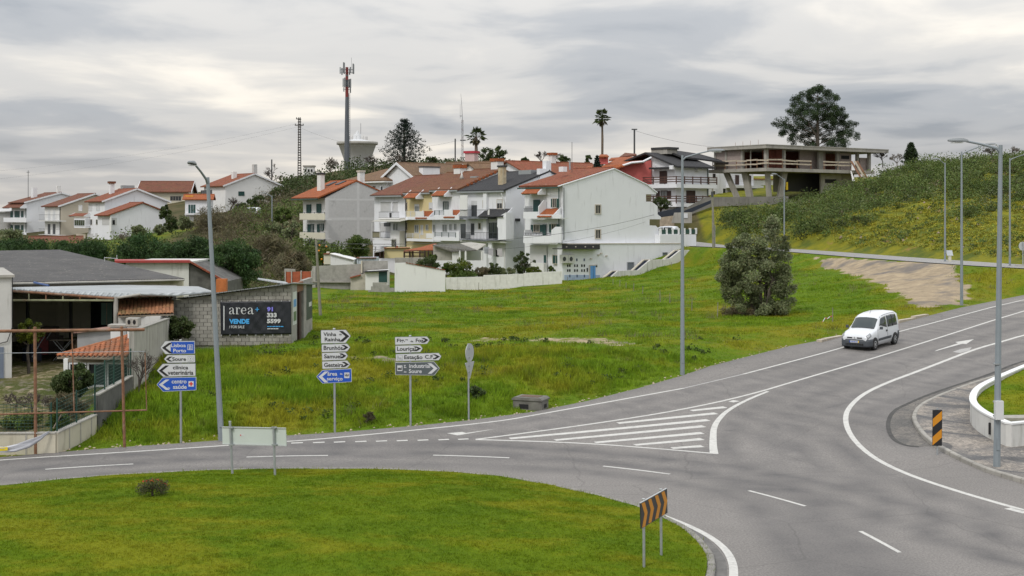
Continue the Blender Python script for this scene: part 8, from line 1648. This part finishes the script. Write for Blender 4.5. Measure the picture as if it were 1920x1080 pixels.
# --- olives and shrubs on the slope behind
GO = 'shrubs on the valley slope'
for px, py, w_, h_, d, lf_, lb in ((508, 434, 54, 46, 205, L_OLIVE, 'grey green olive left of the distant lamp'), (546, 432, 36, 48, 190, L_OLIVE, 'grey green olive beside the orange roofed house'), (531, 405, 34, 34, 200, L_MID, 'bright green round shrub behind the olive'), (312, 398, 30, 36, 235, L_DARK, 'dark tall shrub right of the large valley house'), (322, 420, 36, 44, 222, L_DARK, 'dark round tree below the cream skyline house'), (350, 418, 38, 32, 218, L_OLIVE, 'olive tree in front of the small annexe'), (300, 430, 26, 22, 215, L_OLIVE, 'small grey olive by the porch wing corner'), (260, 432, 30, 22, 210, L_OLIVE, 'small olive right of the bare tree on the slope'), (480, 380, 40, 44, 245, L_DARK, 'dark tree right of the white skyline house'), (20, 442, 60, 22, 205, L_OLIVE, 'grey shrubs below the leftmost valley house'), (458, 396, 30, 40, 240, L_DARK, 'dark ivy clad tree right of the large bare tree'), (520, 365, 50, 30, 270, L_DARK, 'dark scrub tree below the bare skyline tree')):
 pxtree('slope_shrub', lb, px, py, w_, h_, d, lf_, .30, 26, 90, cat='shrub', group=GO)
for px, py, w_, h_, d, lb in ((398, 425, 96, 74, 214, 'broad brown leafless thicket tree below the white skyline house'), (425, 462, 110, 60, 185, 'brown leafless shrub right of the left street lamp'), (505, 482, 100, 88, 150, 'tall brown leafless shrub behind the block garage'), (550, 500, 84, 60, 138, 'brown leafless shrub left of the wooden pole'), (590, 400, 40, 70, 225, 'brown ivy tree behind the orange roofed house')):
 pxtree('brown_shrub', lb, px, py, w_, h_, d, L_BROWN, .85, 34, 110, 11, 'shrub', GO, 1.2, .6)
pxtree('round_bush', 'big round green bush against the bare gable wall', 669, 464, 66, 50, 166, L_MID, .22, 44, 150, cat='bush'); pxtree('balcony_bush', 'dark leafy bush between white gable and balcony house', 1239, 382, 40, 26, 176, L_DARK, .22, 22, 90, cat='bush')
# --- garden plants behind the white walls
GG = 'garden plants behind the white walls'
for px, py, w_, h_, d, lf_, lb in ((806, 493, 44, 20, 138, L_DARK, 'dark hedge bush above the tall white wall'), (838, 500, 16, 16, 138, L_MID, 'small bright shrub at the end of the tall white wall'), (862, 498, 46, 26, 138, L_CITR, 'yellow green lemon bush in the garden'), (905, 510, 30, 18, 138.5, L_BROWN, 'brown dried shrub beside the lemon bush'), (925, 506, 30, 30, 139, L_DARK, 'loose dark shrub at the middle of the low wall'), (950, 508, 28, 24, 139, L_OLIVE, 'grey shrub right of the middle of the low wall'), (984, 488, 34, 44, 140, L_DARK, 'tall dark garden tree left of the white house'), (1000, 508, 24, 18, 139, L_CITR, 'low green shrub below the tall garden tree'), (1036, 510, 16, 30, 143, L_MID, 'slim plant by the terrace of the white house'), (868, 515, 50, 14, 137, L_MID, 'cabbage patch behind the low wall'), (605, 478, 26, 44, 145, L_CITR, 'orange tree with fruit behind the block wall'), (640, 474, 36, 18, 146, L_MID, 'green hedge left of the round bush'), (812, 482, 14, 12, 142, L_MID, 'small palm like plant by the pergola')):
 o = pxtree('garden_plant', lb, px, py + h_ * .1, w_ * 1.4, h_ * 1.3, d, lf_, .17, 40, 80, cat='plant', group=GG, crs=.2)
 if 'orange' in lb: OT = o
for px, py in ((598, 470), (603, 486), (612, 462), (594, 478), (608, 492), (599, 460)):
 v = P(px, py, 143.4) - OT.location; MB().lathe([(0, -.1), (.08, -.07), (.11, 0), (.08, .07), (0, .1)], 8).build('orange_fruit', MAT('orange fruit', (.70, .26, .01), .5, .05), OT, v)
# --- yard plants
pxtree('lemon_tree', 'yellow green lemon tree at the mouth of the workshop', 54, 624, 58, 56, 63, L_CITR, .13, 30, 90, cat='tree', crs=.24); pxtree('dark_bush', 'dense dark bush beside the tiled pavilion', 138, 716, 90, 74, 53.5, L_DARK, .10, 60, 190, cat='bush', crs=.22); pxtree('leafy_bush', 'glossy green bush at the corner of the block garage', 337, 614, 62, 52, 67.5, L_DARK, .16, 34, 110, cat='bush', asp=1.8); pxtree('ivy_bush', 'low ivy on the corner of the panel wall', 108, 790, 52, 40, 48.2, L_MID, .09, 34, 130, cat='bush')
for i, (px, py, hp, lb) in enumerate(((60, 772, 66, 'bare shrub near the rusty upright in the yard'), (95, 776, 74, 'leafless bush left of the dark bush'), (30, 765, 50, 'thin leafless shrub by the white building'))): bare('bare_shrub', lb, px, py, hp, 51 + i, M_TWIGD, .75, 5, cat='shrub', group='leafless shrubs in the yard')
bare('bare_shrub', 'slender leafless shrub on the bank against the plaster wall', 261, 738, 100, 55.5, M_TWIGD, .5, 5, cat='shrub', base=HIT(261, 738), group='leafless shrubs in the yard')
pxtree('yard_scrub', 'tangled green and brown weeds behind the roadside mesh fence', 40, 790, 110, 36, 50, L_SCRUB, .10, 44, 90, cat='shrub', crs=.16); pxtree('yard_scrub', 'brown brambles along the yard side of the panel wall', 128, 764, 76, 60, 50.6, L_BROWN, .28, 30, 70, 8, cat='shrub', crs=.24, upb=.4)
# --- red flowered bush on the island
b0 = ihit(286, 930); s = FPX / b0.y; cl = []
for px, py in ((266, 912), (275, 906), (285, 903), (296, 903), (306, 906), (310, 912), (263, 918), (272, 914), (282, 910), (293, 911), (302, 914), (300, 921), (307, 919), (270, 921), (279, 916), (290, 917)): c_ = P(px, py, b0.y + random.uniform(-.3, .3)) - b0; cl.append((tuple(c_), (.15, .18, .12)))
r_ = tree('flowering_bush', 'small spreading bush with red tips on the roundabout lawn', b0, .25, .05, cl, L_BROWN, 90, .05, 2.5, 'bush', limbs=16)
V, T = crown_mesh([((c[0], c[1], c[2] + .05), (.1, .1, .05)) for c, q in cl[1:6]], 9, .05, 1.3); cards('flowers', V, T, LEAF('red flower', (.45, .03, .03), (.50, .05, .03)), r_)
V, T = crown_mesh(cl, 60, .055, 2.2); cards('leaves', V, T, L_DARK, r_)
# --- hillside scrub: one mass nobody could count
hp = ur2 + [(80, 110), (80, 330), (0, 330), (22, 175)]
X = RG.uniform(22, 78, 60000); Y = RG.uniform(95, 235, 60000); du = dist_poly(X, Y, ur2, False); okm = inside(X, Y, hp) & (du > 4.5) & (np.abs(X / Y) < .46)
site = [(P(x, 0, 190).x, P(x, 0, 190).y) for x in (1310, 1520)]
X, Y, du = X[okm], Y[okm], du[okm]; pxx = 960 + X / Y * FPX
okm = ~((pxx < 1470) & (Y > 176)) & ~((pxx < 1660) & (Y > 188)) & ~((pxx < 1350) & (Y > 160)) & ~(pxx < 1330); X, Y, du = X[okm], Y[okm], du[okm]
Z = gz(X, Y); pyy = HOR + (CZ - Z) / Y * FPX; edge = np.interp(960 + X / Y * FPX, [1330, 1420, 1520, 1560, 1680, 1760, 1920], [462, 466, 456, 412, 392, 384, 374])
upm = pyy < edge + 20 * sn(X, Y, .22, 1) + 14 * sn(X, Y, .55, 3) + 8 * sn(X, Y, 1.1); gap = sn(X, Y, .28, 5) + .7 * sn(X, Y, .7, 2)
def scrub(name, sel, n, rr, per, size, leaf, label=None, tint=(.55, 1.3), flat=.7, asp=1.7):
 ii = RG.choice(np.flatnonzero(sel), min(n, int(sel.sum())), replace=False); cl = []
 for i in ii: r_ = RG.uniform(*rr); cl.append(((X[i], Y[i], Z[i] + r_ * flat * .45), (r_, r_, r_ * flat)))
 V, T = crown_mesh(cl, per, size, asp, tint); o = cards(name, V, T, leaf); props(o, label, None, None, 'stuff'); return o
scrub('hillside_scrub', upm & (gap < .75), 1300, (.5, 1.9), 130, .24, L_SCRUB, 'loose green scrub covering the upper hillside', (.7, 1.25)); scrub('hillside_scrub', upm & (gap < -.1), 110, (1.3, 2.5), 420, .24, L_SCRUB, 'taller rounded shrubs standing out of the hillside scrub', (.7, 1.2), .85); scrub('hillside_scrub', upm & (gap > .2), 420, (.3, .9), 40, .26, L_DRY, 'low yellow green growth between the hillside shrubs'); scrub('hillside_scrub', upm & (gap > -.4), 110, (.6, 1.4), 110, .22, L_OLIVE, 'grey green bushes scattered in the hillside scrub'); scrub('hillside_scrub', upm & (gap < .3), 320, (.5, 1.7), 130, .23, L_DARK, 'darker evergreen shrubs mixed into the hillside scrub'); scrub('hillside_scrub', upm, 160, (.6, 1.2), 60, .3, L_BROWN, 'brown dry shrubs mixed into the hillside scrub')
scrub('bank_cover', ~upm, 1900, (.3, .9), 26, .20, L_DRY, 'low yellow green ground cover on the cut bank', (.8, 1.5), .22); scrub('bank_cover', ~upm & (RG.uniform(size=len(X)) < .5), 120, (.35, .9), 45, .24, L_SCRUB, 'scattered green shrubs on the cut bank')
rk = MB()
for i in RG.choice(np.flatnonzero(~upm), 60, replace=False):
 q = RG.uniform(.1, .28); c_ = Vector((X[i], Y[i], Z[i] + q * .1)); ic = [(1, 0, 0), (-1, 0, 0), (0, 1, 0), (0, -1, 0), (0, 0, 1), (0, 0, -1)]; vs = [c_ + Vector(p) * q * RG.uniform(.6, 1.3) for p in ic]
 rk.add(vs, [(0, 2, 4), (2, 1, 4), (1, 3, 4), (3, 0, 4), (2, 0, 5), (1, 2, 5), (3, 1, 5), (0, 3, 5)])
props(rk.build('bank_rocks', MAT('limestone rubble', (.26, .20, .15), .95, .25, 2), None), 'pale stones showing through the cut bank', None, None, 'stuff')
# --- thickets behind the terrace and on the valley slope
def thicket(name, label, regs, n, rr, per, size, leaf, asp=1.7, flat=.8, upb=0.0):
 cl = []
 for _ in range(n):
  x0, x1, y0, y1, d0, d1 = regs[RG.integers(len(regs))]; px = RG.uniform(x0, x1); f_ = RG.uniform(); d = d0 + (d1 - d0) * f_; v = P(px, y1 + (y0 - y1) * f_, d); g = gz1(v.x, v.y); r_ = RG.uniform(*rr); cl.append(((v.x, v.y, max(g + r_ * .4, v.z if v.z < g + 3 else g + r_ * .5)), (r_, r_, r_ * flat)))
 V, T = crown_mesh(cl, per, size, asp, (.55, 1.3), upb); o = cards(name, V, T, leaf); props(o, label, None, None, 'stuff')
thicket('skyline_thicket', 'dark evergreen thicket along the crest behind the terrace', [(570, 850, 305, 325, 290, 325), (590, 690, 318, 345, 262, 290), (530, 600, 335, 360, 270, 300), (690, 960, 305, 315, 285, 320)], 230, (1.2, 2.4), 75, .5, L_DARK)
thicket('brown_thicket', 'tangle of brown leafless shrubs on the valley slope', [(380, 560, 400, 520, 190, 120), (380, 560, 440, 510, 175, 125), (480, 600, 345, 400, 290, 215), (380, 470, 390, 440, 235, 195)], 300, (1.2, 2.4), 95, .75, L_BROWN, 9.0, 1.1, .5)
thicket('slope_thicket', 'mixed green undergrowth on the valley slope', [(300, 560, 420, 520, 200, 125), (0, 330, 440, 490, 215, 140), (440, 590, 370, 430, 250, 190), (560, 640, 440, 500, 190, 150)], 470, (1.0, 2.1), 85, .38, L_SCRUB)
# ================================================================ GRASS
m, t, b = nodes('grass blades'); pos = NN(t, 'ShaderNodeNewGeometry').outputs['Position']
c = mixc(t, rampf(t, noise(t, pos, .55, 5, .65, None, 4), .35, .65), mul(GRASS_A, 1.1), mul(GRASS_B, 1.25)); c = mixc(t, rampf(t, noise(t, pos, .16, 5, .6), .48, .62, 0, .75), c, mul(GRASS_Y, 1.15)); c = mixc(t, rampf(t, noise(t, pos, .9, 4, .6, (1, 2.2, 1), 8), .60, .72, 0, .55), c, mul(GRASS_D, 1.1))
c = mixc(t, 1.0, c, NN(t, 'ShaderNodeVertexColor', layer_name='tint').outputs[0], 'MULTIPLY'); t.links.new(c, b.inputs['Base Color']); b.inputs['Roughness'].default_value = .7; b.inputs['Specular IOR Level'].default_value = .2
tr = NN(t, 'ShaderNodeBsdfTranslucent', {'Color': c}); ms = NN(t, 'ShaderNodeMixShader', {0: .3, 1: b.outputs[0], 2: tr.outputs[0]}); t.links.new(ms.outputs[0], t.nodes['Material Output'].inputs[0]); M_GRASS = m
m, t, b = nodes('lawn blades'); pos = NN(t, 'ShaderNodeNewGeometry').outputs['Position']; c = mixc(t, 1.0, lawn_col(t, pos), NN(t, 'ShaderNodeVertexColor', layer_name='tint').outputs[0], 'MULTIPLY'); t.links.new(c, b.inputs['Base Color']); b.inputs['Roughness'].default_value = .7; b.inputs['Specular IOR Level'].default_value = .2
tr = NN(t, 'ShaderNodeBsdfTranslucent', {'Color': c}); ms = NN(t, 'ShaderNodeMixShader', {0: .3, 1: b.outputs[0], 2: tr.outputs[0]}); t.links.new(ms.outputs[0], t.nodes['Material Output'].inputs[0]); M_LAWNB = m
def blades(name, X, Y, Z, nb, h0, h1, w_, spread, mat, label, hk=None, tint=(.65, 1.45)):
 n = len(X); k = np.repeat(np.arange(n), nb); N = n * nb; hh = RG.uniform(h0, h1, N) * (1 if hk is None else hk[k]); a = RG.uniform(0, 2 * np.pi, N)
 bx_ = X[k] + RG.normal(0, spread, N); by_ = Y[k] + RG.normal(0, spread, N); bz_ = Z[k] - .02; ln = hh * RG.uniform(.1, .7, N); la = RG.uniform(0, 2 * np.pi, N); ww = w_ * RG.uniform(.6, 1.4, N) / 2
 V = np.stack([np.stack([bx_ - np.cos(a) * ww, by_ - np.sin(a) * ww, bz_], 1), np.stack([bx_ + np.cos(a) * ww, by_ + np.sin(a) * ww, bz_], 1), np.stack([bx_ + np.cos(la) * ln, by_ + np.sin(la) * ln, bz_ + hh], 1)], 1).reshape(-1, 3)
 tt = (RG.uniform(*tint, n)[k] * RG.uniform(.8, 1.2, N))[:, None] * np.array([[1, 1, 1]]); o = cards(name, V, tt, mat, None, 3); props(o, label, None, None, 'stuff'); return o
gar = [(P(325, 0, 70).x, 69.7), (P(546, 0, 70).x, 69.7), (P(546, 0, 70).x, 77.6), (P(325, 0, 70).x, 77.6)]; garden = [(P(640, 0, 131).x, 130.8), (P(835, 0, 131).x, 130.8), (P(836, 0, 134).x, 133.8), (P(1054, 0, 134).x, 133.8), (P(1054, 0, 150).x, 150), (P(500, 0, 170).x, 170), (P(560, 0, 131).x, 131)]
def fieldpts(n, y0, y1, x0=-17, x1=46):
 X = RG.uniform(x0, x1, n); Y = RG.uniform(y0, y1, n); ok = (np.abs(X / Y) < .43) & ~inside(X, Y, road_poly) & ~inside(X, Y, yard) & ~inside(X, Y, gar) & ~inside(X, Y, garden) & ~inside(X, Y, pave_poly); X, Y = X[ok], Y[ok]
 wx = np.interp(Y, [C0[1], C1[1], C2[1], C3[1], 130], [C0[0], C1[0], C2[0], C3[0], -24]); d = dist_poly(X, Y, road_poly); ok = (X > wx + .15) & (d > .25) & (soilmap(X, Y) < RG.uniform(.15, .6, len(X))) & (dist_poly(X, Y, ur2, False) > 3.2) & (hillmap(X, Y) < .3); X, Y, d = X[ok], Y[ok], d[ok]; return X, Y, gz(X, Y), d
X1, Y1, Z1, d1 = fieldpts(34000, 46, 66); hk = np.clip(.25 + d1 / 3.0, .25, 1) * (.65 + .5 * sn(X1, Y1, .8, 1) ** 2 + .5 * (sn(X1, Y1, .45, 2) > .3)); blades('bank_grass', X1, Y1, Z1, 12, .10, .36, .03, .09, M_GRASS, 'long rough grass on the bank beside the road', hk, (.8, 1.7))
X1, Y1, Z1, d1 = fieldpts(34000, 64, 100); hk = np.clip(.3 + d1 / 3.0, .3, 1) * (.5 + .8 * sn(X1, Y1, .5, 1) ** 2); blades('field_grass', X1, Y1, Z1, 9, .06, .20, .045, .14, M_GRASS, 'shorter grass across the near part of the field', hk, (.85, 1.6))
X1, Y1, Z1, d1 = fieldpts(30000, 98, 165); hk = .5 + .9 * sn(X1, Y1, .35, 1) ** 2; blades('field_grass', X1, Y1, Z1, 7, .07, .20, .07, .22, M_GRASS, 'grass of the far field below the houses', hk, (.85, 1.6))
X1, Y1, Z1, d1 = fieldpts(1500, 47.5, 72); sel = (sn(X1, Y1, .6, 3) > .15) & (d1 > 1); cl = [((x, y, z + .08), (.22 * k, .22 * k, .16 * k)) for x, y, z, k in zip(X1[sel], Y1[sel], Z1[sel], RG.uniform(.5, 1.6, sel.sum()))]; V, T = crown_mesh(cl, 34, .11, 1.6, (.5, 1.1)); props(cards('bank_weeds', V, T, L_MID), 'leafy weeds growing through the bank grass', None, None, 'stuff')
X1, Y1, Z1, d1 = fieldpts(2600, 50, 130); sel = sn(X1, Y1, .33, 5) > .45; blades('dry_stalks', X1[sel], Y1[sel], Z1[sel], 14, .2, .55, .02, .18, L_BROWN, 'dry brown stalks in patches of the field', None, (.8, 1.8))
b0 = HIT(893, 748); pxtree('bank_shrub', 'dark leafy shrub on the bank behind the round sign post', 893, 736, 36, 26, b0.y, L_DARK, .13, 18, 60, cat='shrub', zb=b0.z); b0 = HIT(690, 795); pxtree('dry_shrub', 'small dry brown shrub between the two right direction signs', 690, 782, 26, 24, b0.y, L_BROWN, .16, 12, 50, cat='shrub', asp=6, zb=b0.z)
X1 = RG.uniform(-17, 5.2, 90000); Y1 = RG.uniform(28.5, 43.6, 90000); d = dist_poly(X1, Y1, island); ok = inside(X1, Y1, island) & (np.abs(X1 / Y1) < .42) & (d > .02); X1, Y1 = X1[ok], Y1[ok]; blades('lawn_grass', X1, Y1, island_z(X1, Y1), 6, .025, .065, .016, .035, M_LAWNB, 'short mown grass on the roundabout island', None, (.7, 1.4))
ed_ = dens(island, .06); ed_ = [p for p in ed_ if inview(*p) and p[1] > 28]; X1 = np.array([p[0] for p in ed_]) + RG.normal(0, .05, len(ed_)); Y1 = np.array([p[1] for p in ed_]) + RG.normal(0, .05, len(ed_)); blades('edge_grass', X1, Y1, X1 * 0 + .12, 7, .03, .12, .014, .05, M_LAWNB, 'ragged longer grass along the island kerb', RG.uniform(.4, 1.3, len(X1)))
X1 = RG.uniform(15, 26, 14000); Y1 = RG.uniform(44, 66, 14000); lp = rim + [(50, rim[-1][1]), (50, rim[0][1])]; ok = inside(X1, Y1, lp) & (dist_poly(X1, Y1, lp) > .12); X1, Y1 = X1[ok], Y1[ok]; blades('lawn_grass', X1, Y1, zroad(Y1) + .70 + .3 * np.clip((X1 - 17.5) / 10, 0, 1), 7, .03, .08, .02, .05, M_LAWNB, 'short grass in the raised planter lawn')
st = MB()
for i in range(240):
 k = RG.integers(len(far_edge) - 5); f_ = RG.uniform(); a, b_ = far_edge[k], far_edge[k + 1]; x = a[0] + (b_[0] - a[0]) * f_ + RG.uniform(-.1, .3); y = a[1] + (b_[1] - a[1]) * f_ + abs(RG.normal(.25, .3)); q = RG.uniform(.02, .07); c_ = Vector((x, y, gz1(x, y) + q * .3))
 vs = [c_ + Vector(p) * q * RG.uniform(.6, 1.3) for p in ((1, 0, 0), (-1, 0, 0), (0, 1, 0), (0, -1, 0), (0, 0, .7), (0, 0, -1))]; st.add(vs, [(0, 2, 4), (2, 1, 4), (1, 3, 4), (3, 0, 4), (2, 0, 5), (1, 2, 5), (3, 1, 5), (0, 3, 5)])
props(st.build('verge_stones', MAT('verge stones', (.40, .33, .24), .95, .3, 3), None), 'loose pale stones along the road verge', None, None, 'stuff')
ORD = 'first second third fourth fifth sixth seventh eighth ninth tenth eleventh twelfth thirteenth fourteenth fifteenth sixteenth'.split(); SX = [1149, 1162, 1174, 1188, 1205, 1238, 1256, 1297, 1345, 1417, 1454, 1561, 897, 1064, 1151, 1259]
# --- fence stakes in the field
for i, (px, py, hp_) in enumerate(((1149, 535, 12), (1162, 537, 12), (1174, 541, 11), (1188, 545, 14), (1205, 551, 14), (1238, 566, 22), (1256, 570, 20), (1297, 582, 21), (1345, 594, 27), (1417, 590, 15), (1454, 592, 22), (1561, 604, 27), (897, 546, 16), (1064, 527, 8), (1151, 512, 8), (1259, 500, 8))):
 b0 = HIT(px, py); s = FPX / b0.y; o = MB().tube([(0, 0, -.2), (random.uniform(-.04, .04), 0, hp_ / s)], [.035, .028], 6).build('fence_stake', M_WPOLE, None, b0); props(o, 'thin wooden stake in the field, ' + ORD[sorted(SX).index(px)] + ' stake counting from the left', 'stake', 'stakes across the field')
b0 = HIT(1557, 603); o0 = Vector(b0); root = thing('barrier_tape', 'red and white barrier tape sagging from a stake near the van', 'tape', b0)
pt = [P(1562, 592, b0.y), P(1556, 594, b0.y - .1), P(1551, 598, b0.y - .2), P(1547, 596, b0.y - .2), P(1543, 603, b0.y - .3), P(1540, 606, b0.y - .4)]
for k, (a, b_) in enumerate(zip(pt, pt[1:])): bar(a, b_, .03, S_WHITE if k % 2 else MAT('tape red', (.45, .10, .06), .7, .1), 'tape_segment', root, o0, 4)
for k, (x0, y0, x1, y1) in enumerate(((1541, 642, 1548, 639.5), (1549.5, 639.5, 1582, 630), (1686, 605, 1716, 597), (1717, 597, 1742, 590))):
 a, b_ = RD(x0, y0), RD(x1, y1); an = math.atan2(b_[1] - a[1], b_[0] - a[0]); L = math.hypot(b_[0] - a[0], b_[1] - a[1]); o = MB().box((0, 0, -.1), (L, .3, .13)).build('verge_slab', MAT('pale verge slab', (.42, .37, .30), .9, .15, 3), None, (a[0], a[1], float(zroad(a[1]))), (0, 0, an)); props(o, ('short pale kerb slab left of the van', 'long pale kerb slab just left of the van', 'pale kerb slab behind the van', 'last pale kerb slab up the road from the van')[k], 'kerb')
